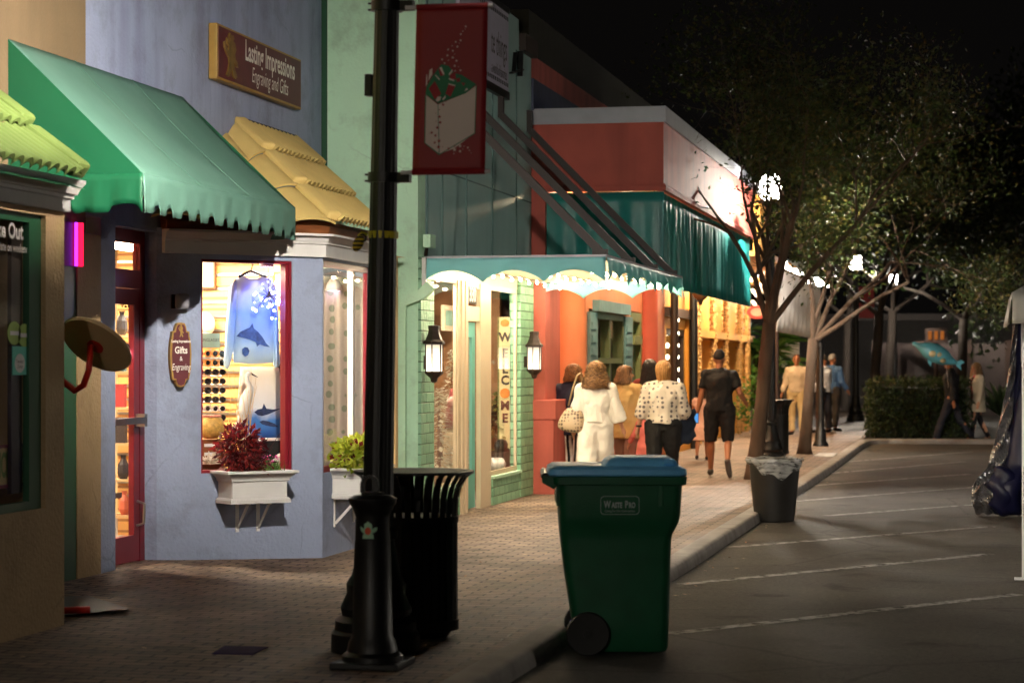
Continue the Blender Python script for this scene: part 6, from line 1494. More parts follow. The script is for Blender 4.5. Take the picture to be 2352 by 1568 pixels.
tree('farther crape myrtle with a pale forked trunk behind the round rubbish can', B2_, K2, [((-.2, 0, 1), 1.5), ((.4, .2, 1), 1.8), ((.85, .1, .8), 2.0), ((.1, .4, 1), 1.6), ((1.0, -.2, .6), 2.0)], 9, myr2, 15000, .085, .105)
q = at_d(2120, 833, 46.5); q.z = 0.1
bgl = leaf_mat('dark oak leaves', srgb(18, 26, 12), srgb(30, 42, 18), srgb(52, 62, 30), .25)
for u, d_, h, lab, sd_ in ((2010, 60, 3.0, 'dark oak with a straight trunk behind the hedge, left of the lamp lit wall', 31), (2042, 66, 3.2, 'slim dark oak standing just right of the straight trunked oak', 32), (2205, 62, 2.9, 'broad dark oak whose crown hangs over the walking couple', 33), (2330, 58, 3.0, 'dark oak at the right edge behind the tent', 34), (1940, 76, 3.2, 'most distant dark oak at the end of the pavement', 35)):
    q = at_d(u, 833, d_); q.z = 0
    tree(lab, q, q + Vector((.1, 0, h)), [((-.8, .1, .7), 2.6), ((.7, 0, .8), 2.6), ((.1, -.5, 1), 2.4), ((.2, .6, .9), 2.4)], sd_, bgl, 8000, .2, .14, 3, .8, 'oak_tree', mt['dark_bark'], .42)
# ------------------------------------------------------------------ hedge
hx0, hx1, hy0, hy1 = -2.32, -.15, 48.75, 51.5
t = thing('hedge', 'long clipped dark green hedge in the planted corner bed', 'hedge', (-1.2, 49, .09))
MB().box(hx0 + .15, hy0 + .15, .09, hx1 - .1, hy1 - .1, 1.15).build('stems', M('hedge core', (.012, .016, .008, 1), .9), t)
lv = MB(); rn = random.Random(77)
for k in range(6500):
    f = rn.random()
    if f < .5: p = Vector((rn.uniform(hx0, hx1), hy0 + rn.uniform(-.06, .14), rn.uniform(.12, 1.3)))
    elif f < .75: p = Vector((hx0 + rn.uniform(-.08, .14), rn.uniform(hy0, hy1), rn.uniform(.12, 1.28)))
    else: p = Vector((rn.uniform(hx0, hx1), rn.uniform(hy0, hy1), 1.28 + rn.gauss(0, .04)))
    leaves(lv, p, (.02, .02, .02), 1, .075, rn)
lv.build('foliage', leaf_mat('hedge leaves', srgb(20, 36, 14), srgb(36, 56, 22), srgb(62, 76, 34), .25), t)
# spiky plant to the right of the hedge
def spiky(c, n, L_, m, label, name='spiky_plant', up=.6, wdt=.05):
    t = thing(name, label, 'plant', tuple(c)); mb = MB(); rn_ = random.Random(int(abs(c[0]) * 100) + n)
    for k in range(n):
        a = rn_.uniform(0, 2 * PI); e = rn_.uniform(.25, 1.2); d = Vector((math.cos(a) * math.cos(e), math.sin(a) * math.cos(e), math.sin(e) * up + .15)); b = Vector((-math.sin(a), math.cos(a), 0)); L2 = L_ * rn_.uniform(.7, 1.2)
        P = [Vector(c), Vector(c) + d * L2 * .5 + Vector((0, 0, .12 * L2)), Vector(c) + d * L2]
        mb.add([P[0] - b * wdt * .5, P[0] + b * wdt * .5, P[1] + b * wdt, P[1] - b * wdt, P[2]], [(0, 1, 2, 3), (3, 2, 4)])
    mb.build('blades', m, t); return t
spk = leaf_mat('spiky leaves', srgb(54, 74, 46), srgb(90, 112, 78), srgb(130, 150, 110), .2)
q = at_d(2300, 833, 50); spiky(Vector((q.x, q.y, .5)), 60, 1.0, spk, 'clump of spiky grey green leaves right of the walking couple')
# fan palm behind the second litter bin
def palm(c, label, trunk_h, R_, n=16):
    t = thing('fan_palm', label, 'palm', (c[0], c[1], .1)); mb = MB(); rn_ = random.Random(int(c[1] * 10))
    top = Vector((c[0], c[1], trunk_h)); MB().tube([(c[0], c[1], .1), top], [.11, .08], 10).build('trunk', mt['darkwood'], t, smooth=True)
    for k in range(n):
        a = 2 * PI * k / n + rn_.uniform(-.2, .2); e = rn_.uniform(-.5, .9); d = Vector((math.cos(a) * math.cos(e), math.sin(a) * math.cos(e), math.sin(e))); hub = top + d * R_ * .45
        s_ = d.cross(Vector((0, 0, 1))).normalized(); 
        for j in range(13):
            q_ = (j - 6) / 6 * 1.3; dd = (d * math.cos(q_) + s_ * math.sin(q_) + Vector((0, 0, -.15))).normalized(); e_ = dd.cross(d.cross(s_)).normalized() * .018
            mb.add([hub - e_, hub + e_, hub + dd * R_ * .3 + e_ * 1.2, hub + dd * R_ * .62 + Vector((0, 0, -.08)), hub + dd * R_ * .3 - e_ * 1.2], [(0, 1, 2, 3, 4)])
        mb.add([top - s_ * .01, top + s_ * .01, hub + s_ * .01, hub - s_ * .01], [(0, 1, 2, 3)])
    mb.build('fronds', leaf_mat('palm fronds', srgb(30, 70, 24), srgb(60, 110, 40), srgb(110, 140, 70), .3), t)
q = at_d(1775, 833, 54); palm((q.x, q.y), 'fan palm behind the far litter bin, left of the man in beige', 1.75, .95)
q = at_d(1738, 833, 55); palm((q.x, q.y), 'dim fan palm between the golden shop and the leaning trunk', 2.2, 1.2)
q = at_d(1742, 833, 50); sb_ = MB(); rn = random.Random(3)
for k in range(5): leaves(sb_, (q.x + rn.uniform(-.2, .2), q.y, .5 + k * .22), (.35, .3, .25), 120, .1, rn, .4)
tag(sb_.build('leafy_shrub', leaf_mat('shrub leaves', srgb(40, 80, 24), srgb(70, 120, 40), srgb(110, 150, 60), .3)), 'leafy green shrub at the far end of the golden shop', 'shrub')
# ------------------------------------------------------------------ tent at the right edge
t = thing('market_tent', 'white topped market tent with a navy tarpaulin side tied at the right edge', 'tent', (.4, 26.2, 0))
canv = M('white tent canvas', (.55, .54, .5, 1), .7, .06, 3); navy = M('navy tarpaulin', srgb(24, 26, 62), .42, .2, 5, .5, 9)
x0 = at_d(2322, 833, 26.2).x; xe = 3.4; y0, y1 = 25.7, 28.7
zt0 = 1.69 + (833 - 678) / FPX * 26.2; zt1 = 1.69 + (833 - 747) / FPX * 26.2
def tv(P0, P1, out):
    P0, P1, out = Vector(P0), Vector(P1), Vector(out)
    return MB().grid(lambda s, q_: P0.lerp(P1, s) + Vector((0, 0, zt0 - (zt0 - zt1) * q_)) + out * (.02 * math.sin(s * 19) * q_ + .05 * q_), 40, 4)
mb = tv((x0, y0, 0), (xe, y0, 0), (0, -1, 0)); mb.join(tv((x0, y1, 0), (x0, y0, 0), (-1, 0, 0))); solid(mb.build('valance', canv, t, smooth=True), .004)
ap = Vector(((x0 + xe) / 2, (y0 + y1) / 2, zt0 + .9)); mb = MB(); cs = [Vector((x0, y0, zt0)), Vector((xe, y0, zt0)), Vector((xe, y1, zt0)), Vector((x0, y1, zt0))]
for k in range(4): mb.poly([cs[k], cs[(k + 1) % 4], ap])
mb.build('roof', canv, t)
for x, y in ((x0 + .12, y0 + .1), (xe - .1, y0 + .1), (xe - .1, y1 - .1), (x0 + .12, y1 - .1)): MB().bar((x, y, 0), (x, y, zt0), .04).build('leg', mt['white_glow'], t)
def tarp(s, q_):
    zz = zt1 * (1 - q_) + .02; spread = (2322 - 2276) / FPX * 26 * (q_ ** 1.4)
    x = x0 + .03 - spread * (1 - s) + s * .9 + .035 * math.sin(s * 24 + q_ * 3) ; y = y0 + .06 + .06 * math.sin(s * 17 + q_ * 2) - .1 * q_
    if q_ > .75: k = (q_ - .75) / .25; x += -.10 * math.sin(k * PI) * (1 - s); y -= .12 * math.sin(k * PI)
    return Vector((x, y, zz))
solid(MB().grid(tarp, 60, 40).build('tarpaulin', navy, t, smooth=True), .004)
def foil(s, q_):
    p = tarp(0, q_); rr = .05 + .05 * q_ * math.sin(q_ * 5)
    return p + Vector((-.09 * q_ + (s - .5) * (.05 + .22 * q_ * (1 - abs(q_ - .8))), -.03 + .03 * math.sin(s * 9 + q_ * 31) + .02 * math.sin(q_ * 63 + s * 4), .0 + .015 * math.sin(q_ * 47 + s * 13)))
solid(MB().grid(foil, 10, 60).build('silver_edge', M('crumpled silver tarpaulin', srgb(190, 190, 195), .22, .1, metal=.9, bump=1.0, bscale=26), t), .003)
bn_ = MB(); bn_.ball((x0 - .1, y0 - .05, .28), (.18, .16, .28), 16, 12)
bn_.v = [p + Vector((.03 * math.sin(p.z * 31), .02 * math.sin(p.z * 23 + p.x * 20), 0)) for p in bn_.v]
bn_.build('tied_bundle', navy, t, smooth=True)
q = on_z(2351, 1330, 0)
wp_ = thing('white_pole', 'thin white pole at the very right edge of the road', 'pole', tuple(q))
MB().bar(q, q + Vector((0, 0, 1.86)), .018).build('shaft', mt['white_glow'], wp_); MB().box(q.x - .07, q.y - .07, 0, q.x + .07, q.y + .07, .012).build('foot', mt['white_glow'], wp_)
# ------------------------------------------------------------------ far street
t = thing('far_grey_building', 'long low dim grey building far across the end of the street', 'building', (4, 88, 0))
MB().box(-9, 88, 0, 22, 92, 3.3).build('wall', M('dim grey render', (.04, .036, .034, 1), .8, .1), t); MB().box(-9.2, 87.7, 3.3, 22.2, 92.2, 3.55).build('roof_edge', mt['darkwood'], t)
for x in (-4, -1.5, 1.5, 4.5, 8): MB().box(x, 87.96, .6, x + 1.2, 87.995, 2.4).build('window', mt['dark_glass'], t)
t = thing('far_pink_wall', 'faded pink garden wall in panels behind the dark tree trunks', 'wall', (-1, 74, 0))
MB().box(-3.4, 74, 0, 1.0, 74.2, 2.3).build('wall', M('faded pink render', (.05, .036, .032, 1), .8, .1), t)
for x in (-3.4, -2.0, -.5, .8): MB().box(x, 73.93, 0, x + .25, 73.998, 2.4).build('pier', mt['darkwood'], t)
t = thing('orange_lantern', 'orange glowing lantern with bars above the dolphin balloon', 'lantern', tuple(at_d(2150, 770, 64)))
q = at_d(2150, 770, 64)
for k in (-1, 0, 1): MB().box(q.x + k * .17 - .05, q.y, q.z - .12, q.x + k * .17 + .05, q.y + .05, q.z + .12).build('pane', EM('orange glow', (1, .30, .06), .33), t)
MB().box(q.x - .3, q.y + .05, q.z - .2, q.x + .3, q.y + .25, q.z + .2).build('case', mt['darkwood'], t); MB().bar((q.x, q.y + .15, 0), (q.x, q.y + .15, q.z - .2), .08).build('post', mt['darkwood'], t)
# white ribbed blind and string of bulbs of the patio
q0 = at_d(1783, 833, 43); q1 = at_d(1878, 833, 47)
t = thing('patio_blind', 'white ribbed patio blind hanging behind the tree trunks', 'blind', (q0.x, q0.y, 2.3))
zb_ = lambda s: 2.28 - .1 * s
mb = MB().grid(lambda s, v: Vector((q0.x + (q1.x - q0.x) * s + .03 * math.sin(s * 60), q0.y + (q1.y - q0.y) * s, zb_(s) + (3.65 - zb_(s)) * v)) + Vector((.05 * math.sin(v * 3), -.18 * math.sin(s * PI) , 0)), 90, 6)
solid(mb.build('cloth', M('white blind vinyl', (.68, .66, .62, 1), .6, .05, trans=.25), t, smooth=True), .01)
MB().tube([q0 + Vector((0, 0, 3.66 - q0.z)), q1 + Vector((0, 0, 3.66 - q1.z))], .03, 8).build('roller', mt['silver'], t)
for q_ in (q0, q1): MB().tube([(q_.x, q_.y + .1, .1), (q_.x, q_.y + .1, 3.66)], .04, 8).build('post', mt['darkwood'], t)
t = thing('patio_string_lights', 'string of bright white bulbs looped in front of the patio blind', 'light', (q0.x, q0.y, 3.5))
pe = EM('white patio bulb', (1, .88, .78), 70); pts = [at_d(u, v, d_) for u, v, d_ in ((1800, 606, 41), (1811, 617, 41), (1825, 624, 41.5), (1838, 630, 42), (1856, 643, 42.5), (1876, 643, 43), (1882, 650, 43), (1898, 655, 43.5))]
MB().tube([p + Vector((0, 0, .05)) for p in pts], .008, 5).build('wire', mt['black'], t)
for k, p in enumerate(pts): MB().ball(p, .05 if k % 2 else .065, 8, 6).build('bulb', pe, t)
t = thing('diagonal_bars', 'pale diagonal bars of an awning frame beyond the teal curtain', 'bars', tuple(at_d(1742, 690, 46)))
for k in range(3): MB().bar(at_d(1728, 640 + k * 26, 46), at_d(1756, 672 + k * 26, 44.5), .05).build('bar', mt['white_paint'], t)
for u, v in ((1741, 595), (1747, 630)): MB().ball(at_d(u, v, 45), .06, 8, 6).build('bulb', pe, t)
t = thing('round_red_sign', 'small round red hanging sign behind the leaning tree trunk', 'sign', tuple(at_d(1739, 717, 44)))
q = at_d(1739, 717, 44); FQ = Frame(q, (CA, SA)); MB().fprism(FQ, oval(FQ, 0, 0, .2, .13), -.02, .02).build('board', M('red sign paint', srgb(170, 60, 54), .5), t); MB().fprism(FQ, oval(FQ, 0, 0, .13, .08), .02, .026).build('centre', M('pale sign paint', srgb(200, 150, 130), .5), t); MB().bar(q + Vector((0, 0, .13)), q + Vector((0, 0, .5)), .015).build('hanger', mt['black'], t)
t = thing('slim_post', 'slim black post standing at the kerb between the far men', 'post', tuple(on_z(1885, 1024, SZ)))
q = on_z(1885, 1024, SZ); MB().lathe([(.15, 0), (.15, .04), (.11, .1), (.1, .3), (.075, .34), (.06, .5), (.055, 1.85), (.075, 1.87), (.08, 1.93), (.03, 2.0)], q, 16).build('shaft', mt['black'], t, smooth=40)
MB().ball(q + Vector((0, 0, 2.03)), .06, 10, 8).build('finial', mt['black'], t, smooth=True)
t = thing('white_screen', 'white lit screen panel behind the fan palm', 'screen', tuple(at_d(1812, 850, 58)))
q = at_d(1795, 850, 58); q2 = at_d(1836, 850, 58); MB().box(q.x, q.y, 1.3, q2.x, q.y + .1, 2.2).build('panel', mt['white_paint'], t); MB().box(q.x + .05, q.y + .1, .1, q.x + .1, q.y + .15, 2.2).build('post', mt['steel'], t)
# dolphin balloon
q = at_d(2148, 812, 47.5); D = lambda u, v, e=0: at_d(u, v, 47.5 + e)
t = thing('dolphin_balloon', 'shiny light blue dolphin shaped foil balloon held by the man in dark clothes', 'balloon', tuple(D(2150, 840)))
bf = M('light blue foil', srgb(110, 200, 225), .22, .06, 3, coat=.5)
MB().tube([D(2096, 788), D(2106, 792), D(2116, 797), D(2130, 803), D(2150, 812), D(2170, 822), D(2186, 830), D(2198, 834)], [.03, .05, .09, .17, .2, .16, .08, .03], 16).build('body', bf, t, smooth=True)
for pts in ([(2194, 832), (2208, 826), (2216, 832), (2206, 838)], [(2194, 833), (2206, 838), (2208, 850), (2198, 842)], [(2130, 818), (2142, 822), (2138, 842), (2132, 834)], [(2146, 800), (2158, 794), (2164, 812)]):
    P = [D(u, v) for u, v in pts]; n_ = ray(2150, 812).normalized() * .03; k = len(P)
    MB().add([p - n_ for p in P] + [p + n_ for p in P], [tuple(range(k)), tuple(range(2 * k - 1, k - 1, -1))] + [(i, (i + 1) % k, (i + 1) % k + k, i + k) for i in range(k)]).build('fin', bf, t)
m_ = MB(); 
for u, v, r_ in ((2142, 812, .07), (2156, 814, .06), (2166, 828, .05)): m_.ball(D(u, v, -.15), (r_ * 1.2, .06, r_), 10, 8)
m_.build('belly_print', M('cream foil', srgb(215, 205, 160), .3, .3, 30), t, smooth=True)
MB().tube([D(2172, 832), D(2175, 855), D(2178, 890)], .004, 4).build('string', mt['white_paint'], t)
# ------------------------------------------------------------------ people
fold_t = bpy.data.textures.new('cloth folds', 'CLOUDS'); fold_t.noise_scale = .16; fold_t.noise_depth = 2
def fused(mb, name, mat, parent, voxel, it=6, tags=None):
    o = mb.build(name, mat, parent)
    r_ = o.modifiers.new('fuse', 'REMESH'); r_.mode = 'VOXEL'; r_.voxel_size = voxel; r_.use_smooth_shade = True
    s_ = o.modifiers.new('soften', 'SMOOTH'); s_.factor = .5; s_.iterations = it
    if parent is not None and name != 'shoe':
        d_ = o.modifiers.new('folds', 'DISPLACE'); d_.texture = fold_t; d_.strength = .05; d_.mid_level = .5; d_.texture_coords = 'LOCAL'
    return o
def skin_m(name, c): return M(name, c, .5, .06, 8)
skin_fair = skin_m('fair skin', srgb(205, 150, 118)); skin_tan = skin_m('tanned skin', srgb(170, 112, 80)); skin_dark = skin_m('warm skin', srgb(150, 96, 68))
def cloth_m(name, c, rough=.8, b=.5, sc=7, var=.06):
    m = M(name, c, rough, var, 5); N, L = m.node_tree.nodes, m.node_tree.links; B = N['Principled BSDF']
    tc = N.new('ShaderNodeTexCoord'); mp = N.new('ShaderNodeMapping'); mp.inputs['Scale'].default_value = (1.6, 1.6, .55); L.new(tc.outputs['Object'], mp.inputs[0])
    n = N.new('ShaderNodeTexNoise'); n.inputs['Scale'].default_value = sc; n.inputs['Detail'].default_value = 3; n.inputs['Distortion'].default_value = 1.2; L.new(mp.outputs[0], n.inputs['Vector'])
    bp = N.new('ShaderNodeBump'); bp.inputs['Strength'].default_value = b; bp.inputs['Distance'].default_value = .035; L.new(n.outputs[0], bp.inputs['Height']); L.new(bp.outputs[0], B.inputs['Normal'])
    return m
class Fig: pass
def joints(h, legs, arms, lean=0, head=(0, 0), wf=1.0):
    """legs / arms: per side (-1 left, 1 right) tuples of angles in degrees"""
    J = Fig(); s = h / 1.75; J.s = s; J.wf = wf; J.hip = {}; J.knee = {}; J.ank = {}; J.toe = {}; J.sh = {}; J.el = {}; J.wr = {}; J.hd = {}
    for sd in (-1, 1):
        a, k = (R(x) for x in legs[sd][:2]); sp = legs[sd][2] if len(legs[sd]) > 2 else 0.0
        H = Vector((.095 * sd * wf, 0, .92)) * s
        K = H + Vector((sp * .5 * sd, math.sin(a), -math.cos(a))) * .43 * s
        A_ = K + Vector((sp * .3 * sd, math.sin(a - k), -math.cos(a - k))) * .42 * s
        f = a - k - (R(legs[sd][3]) if len(legs[sd]) > 3 else (a - k) * .85)
        J.hip[sd], J.knee[sd], J.ank[sd] = H, K, A_; J.toe[sd] = A_ + Vector((.03 * sd, math.cos(f) * .19, math.sin(f) * .19 - .045)) * s
    lo = min(min(J.ank[sd].z - .075 * s, J.toe[sd].z - .03 * s) for sd in (-1, 1))
    J.dz = -lo
    for d in (J.hip, J.knee, J.ank, J.toe):
        for sd in d: d[sd].z -= lo
    J.up = lambda x, y, z: Vector((x * s, y * s + math.sin(R(lean)) * (z - .95) * s, z * s - lo))
    for sd in (-1, 1):
        f, o, e = (R(x) for x in arms[sd][:3]); inn = R(arms[sd][3]) if len(arms[sd]) > 3 else 0
        S = J.up(.185 * sd * (.6 + .4 * wf), 0, 1.42)
        E = S + Vector((math.sin(o) * sd, math.sin(f) * math.cos(o), -math.cos(f) * math.cos(o))) * .29 * s
        d2 = Vector((math.sin(o - inn) * sd, math.sin(f + e) * math.cos(o - inn), -math.cos(f + e) * math.cos(o - inn)))
        W = E + d2 * .25 * s
        J.sh[sd], J.el[sd], J.wr[sd], J.hd[sd] = S, E, W, d2
    J.yaw, J.nod = R(head[0]), R(head[1]); J.hc = J.up(0, .03, 1.645)
    J.hm = Matrix.Rotation(J.yaw, 3, 'Z') @ Matrix.Rotation(J.nod, 3, 'X')
    return J
def body_mesh(J, curl=.6):
    s, w = J.s, J.wf; b = MB()
    for z, rx, ry, rz in ((.97, .155, .105, .12), (1.13, .135, .095, .13), (1.3, .155, .105, .16)):
        b.ball(J.up(0, 0, z), (rx * s * w, ry * s * w, rz * s), 14, 10)
    b.tube([J.up(-.16, 0, 1.42), J.up(0, -.005, 1.45), J.up(.16, 0, 1.42)], [.052 * s, .07 * s, .052 * s], 10)
    b.tube([J.up(0, -.005, 1.43), J.up(0, .015, 1.58)], [.056 * s, .05 * s], 10)
    H = lambda x, y, z: J.hc + J.hm @ (Vector((x, y, z)) * s)
    b.ball(H(0, -.005, .02), (.076 * s, .094 * s, .1 * s), 16, 12, J.hm); b.ball(H(0, .02, -.055), (.055 * s, .068 * s, .065 * s), 12, 8, J.hm)
    b.tube([H(0, .085, .02), H(0, .112, -.022), H(0, .085, -.03)], [.010 * s, .017 * s, .012 * s], 8)
    b.ball(H(0, .075, -.062), (.026 * s, .018 * s, .009 * s), 8, 6); b.ball(H(0, .07, -.1), (.024 * s, .02 * s, .018 * s), 8, 6)
    for sd in (-1, 1): b.ball(H(.078 * sd, -.005, -.005), (.012 * s, .022 * s, .034 * s), 8, 6, J.hm)
    for sd in (-1, 1):
        H_, K, A_, T = J.hip[sd], J.knee[sd], J.ank[sd], J.toe[sd]
        b.tube([H_ + Vector((0, 0, .05 * s)), H_.lerp(K, .4), K, K.lerp(A_, .3) - (T - A_).normalized() * .012, A_], [.088 * s * w, .078 * s * w, .052 * s, .056 * s, .035 * s], 12)
        b.ball(K, .054 * s, 10, 8); b.tube([A_, A_.lerp(T, .4) - Vector((0, 0, .012)), T], [.038 * s, .036 * s, .022 * s], 10); b.ball(A_ - Vector((0, 0, .03 * s)), .04 * s, 10, 8)
        S, E, W, d = J.sh[sd], J.el[sd], J.wr[sd], J.hd[sd]
        b.ball(S, .058 * s, 10, 8); b.tube([S, S.lerp(E, .5), E, E.lerp(W, .35), W], [.052 * s, .047 * s, .038 * s, .041 * s, .026 * s], 10)
        # hand: palm, four unequal curled fingers, thumb from the side of the palm
        px = Vector((0, 1, 0)) - d * d.y; px = px.normalized() if px.length > .2 else Vector((0, 0, 1)); nrm = d.cross(px) * (1 if d.cross(px).x * -sd > 0 else -1)
        P = W + d * .085 * s
        b.tube([W, W + d * .04 * s, P], [.024 * s, .034 * s, .034 * s], 10, flat=.6)
        for k, (o_, L_) in enumerate(((.026, .068), (.009, .078), (-.009, .072), (-.026, .056))):
            q0 = P + px * o_ * s; q1 = q0 + d * L_ * .5 * s + nrm * .006 * curl; q2 = q1 + (d * (1 - curl * .6) + nrm * curl).normalized() * L_ * .5 * s
            b.tube([q0 - d * .01, q1, q2], [.0095 * s, .009 * s, .0075 * s], 6)
        t0 = W + d * .03 * s + px * .026 * s; t1 = t0 + (px * .8 + d * .7).normalized() * .032 * s; b.tube([t0, t1, t1 + (d + nrm * .3).normalized() * .03 * s], [.012 * s, .010 * s, .008 * s], 6)
    return b
def top_mesh(J, low=.9, ext=.02, sleeve=1.0, sl_r=.02, flare=0.0, neck=True, hemw=0.0):
    s, w = J.s, J.wf; b = MB(); n = 9
    pts = []; 
    V = []; m_ = 22; levels = []
    for k in range(n + 1):
        z = low + (1.44 - low) * k / n
        t = (z - .9) / .54
        rx = (.155 + .01 * math.sin(t * 5) - .022 * math.exp(-((z - 1.12) / .09) ** 2) + .03 * math.exp(-((z - 1.34) / .1) ** 2)) * w
        ry = (.112 + .012 * math.exp(-((z - 1.3) / .12) ** 2)) * w
        if z > 1.38: q = (z - 1.38) / .06; rx *= 1 - .28 * q; ry *= 1 - .3 * q
        if z < 1.1: rx += hemw * (1.1 - z); ry += hemw * (1.1 - z)
        levels.append((z, rx + ext, ry + ext))
    prof = []
    for z, rx, ry in levels:
        c = J.up(0, 0, z); V += [c + Vector((rx * s * math.cos(2 * PI * j / m_), ry * s * math.sin(2 * PI * j / m_), 0)) for j in range(m_)]
    F = [(i * m_ + j, i * m_ + (j + 1) % m_, (i + 1) * m_ + (j + 1) % m_, (i + 1) * m_ + j) for i in range(n) for j in range(m_)] + [tuple(range(m_ - 1, -1, -1)), tuple(n * m_ + j for j in range(m_))]
    b.add(V, F)
    b.tube([J.up(-.17, 0, 1.42), J.up(0, -.005, 1.455), J.up(.17, 0, 1.42)], [(.055 + ext) * s, (.072 + ext * .6) * s, (.055 + ext) * s], 12)
    for sd in (-1, 1):
        S, E, W = J.sh[sd], J.el[sd], J.wr[sd]; b.ball(S, (.06 + ext) * s, 12, 8)
        if sleeve <= .5: b.tube([S, S.lerp(E, sleeve * 2)], [(.058 + sl_r) * s, (.05 + sl_r + flare) * s], 12)
        else: b.tube([S, S.lerp(E, .5), E, E.lerp(W, (sleeve - .5) * 2)], [(.055 + sl_r) * s, (.05 + sl_r) * s, (.045 + sl_r + flare * .5) * s, (.032 + sl_r + flare) * s], 12)
    return b
def leg_mesh(J, end=1.0, r0=.1, r1=.06, r2=.055, waist=1.0):
    s, w = J.s, J.wf; b = MB()
    b.tube([J.up(0, 0, .86), J.up(0, 0, .95), J.up(0, 0, waist)], [.12 * s * w, .155 * s * w, .140 * s * w], 20, flat=1)
    b.v = [Vector((p.x * 1.06, (p.y) * .78, p.z)) for p in b.v]
    for sd in (-1, 1):
        H_, K, A_ = J.hip[sd], J.knee[sd], J.ank[sd]
        b.ball(H_ + Vector((0, -.012 * s, .03 * s)), (min(r0, .1) * 1.0 * s * w, .112 * s * w, .14 * s), 14, 10)
        if end <= .55: b.tube([H_ + Vector((0, 0, .04)), H_.lerp(K, .5), H_.lerp(K, end * 2)], [r0 * s * w, (r0 * .9) * s * w, r1 * s], 14)
        else: b.tube([H_ + Vector((0, 0, .04)), H_.lerp(K, .5), K, K.lerp(A_, (end - .5) * 2)], [r0 * s * w, (r0 * .55 + r1 * .45) * s * w, r1 * s, r2 * s], 14)
    return b
def shoes(J, m, parent, sole=.0):
    s = J.s
    for sd in (-1, 1):
        A_, T = J.ank[sd], J.toe[sd]; d = (T - A_); b = MB()
        b.tube([A_ - Vector((0, 0, .028 * s)) - d.normalized() * .03 * s, A_ - Vector((0, 0, .03 * s)) + d * .35, A_ + d * .8 - Vector((0, 0, .01 * s)), T + d.normalized() * .025 * s], [.044 * s, .046 * s, .042 * s, .026 * s], 12); b.ball(A_ - Vector((0, 0, .022 * s)), .046 * s, 10, 8)
        fused(b, 'shoe', m, parent, .01, 3)
def hair(J, m, parent, length, n=260, curl=.0, spread=.1, r_=.006, seed=1, front=60, bulk=1.07, name='hair', taper=0.0):
    s = J.s; rn_ = random.Random(seed); mb = MB(); k = 0
    mb.ball(J.hc + J.hm @ Vector((0, -.018 * s, .03 * s)), (.082 * s * bulk, .093 * s * bulk, .1 * s * bulk), 16, 10, J.hm)
    n = int(n * 2.2)
    while k < n:
        a = rn_.uniform(-PI, PI)              # azimuth, 0 = face
        if abs(a) < R(front) and rn_.random() < .85: continue
        k += 1; z0 = rn_.uniform(.2, 1.0); zend = -length * rn_.uniform(.68, 1.04); jr = rn_.uniform(.95, 1.12); ph = rn_.uniform(0, 6); pts = []; st = 9
        fr_ = .0 if abs(a) > R(front) else 1
        if fr_: zend = .04
        for j in range(st):
            t = j / (st - 1); z = z0 * .11 + (zend - z0 * .11) * t
            if z > 0: e = math.sqrt(max(.02, 1 - (z / .125) ** 2)) 
            else: e = 1 + spread * (-z) / .2 - taper * (-z)
            rx, ry = .084 * bulk * e * jr, .103 * bulk * e * jr
            cw = curl * math.sin(ph + t * 14) * min(1, t * 2)
            aa = a + cw * 1.2
            pts.append(J.hc + J.hm @ Vector((math.sin(aa) * rx * s, math.cos(aa) * ry * s * 1 - .012 * s, (z + .02) * s)) + Vector((rn_.gauss(0, curl * .022), rn_.gauss(0, curl * .022), 0)))
        mb.tube(pts, [r_ * .6 * s] * (st - 2) + [r_ * .8 * s, r_ * .3 * s], 4, flat=.7)
    return mb.build(name, m, parent, smooth=True)
def hair_m(name, c1, c2): return leaf_mat(name, c1, tuple((c1[i] + c2[i]) / 2 for i in range(3)) + (1,), c2, .1)
def short_hair(J, m, parent, k=1.0, low=.04):
    s = J.s; mb = MB()
    def fn(u, v):
        a = 2 * PI * u; th = PI * .5 * v; 
        front = math.cos(a); zl = low + .05 * max(0, front) * 1.3 - .06 * max(0, -front)
        z = .122 * math.cos(th) * 1.0
        z = max(z, zl) if v < .999 else zl; e = math.sqrt(max(0, 1 - (z / .13) ** 2)) if v > 0 else 0
        return J.hc + J.hm @ (Vector((math.sin(a) * .083 * e, math.cos(a) * .1 * e - .008, z + .012)) * s * k) + Vector((rnd.gauss(0, .0015), rnd.gauss(0, .0015), rnd.gauss(0, .0015)))
    mb.grid(fn, 28, 12); return solid(mb.build('hair', m, parent, smooth=True), .012)
def face(J, parent, eye=True):
    s = J.s; H = lambda x, y, z: J.hc + J.hm @ (Vector((x, y, z)) * s)
    for sd in (-1, 1): MB().ball(H(.031 * sd, .083, .018), (.011 * s, .008 * s, .007 * s), 8, 6, J.hm).build('eye', eye_m, parent)
    for sd in (-1, 1): MB().tube([H(.018 * sd, .092, .036), H(.045 * sd, .08, .037)], .004 * s, 5).build('eyebrow', brow_m, parent)
    MB().tube([H(-.022, .084, -.062), H(0, .093, -.064), H(.022, .084, -.062)], .005 * s, 6).build('mouth', lip_m, parent)
eye_m = M('dark eyes', srgb(30, 24, 22), .2); brow_m = M('eyebrows', srgb(60, 44, 36), .8); lip_m = M('lips', srgb(150, 80, 70), .5)
def person(label, loc, rz, J, skin, voxel=.009, group='people in the street', curl=.6):
    b = body_mesh(J, curl); o = fused(b, 'person', skin, None, voxel, 4)
    # keep the figure's own origin at its feet
    off = o.location.copy(); me = o.data
    for v in me.vertices: v.co = v.co + off
    o.location = (0, 0, 0); tag(o, label, 'person', group); o['_loc'] = tuple(loc); o['_rz'] = rz
    return o
def place(o):
    o.location = o['_loc']; o.rotation_euler = (0, 0, o['_rz']); del o['_loc']; del o['_rz']
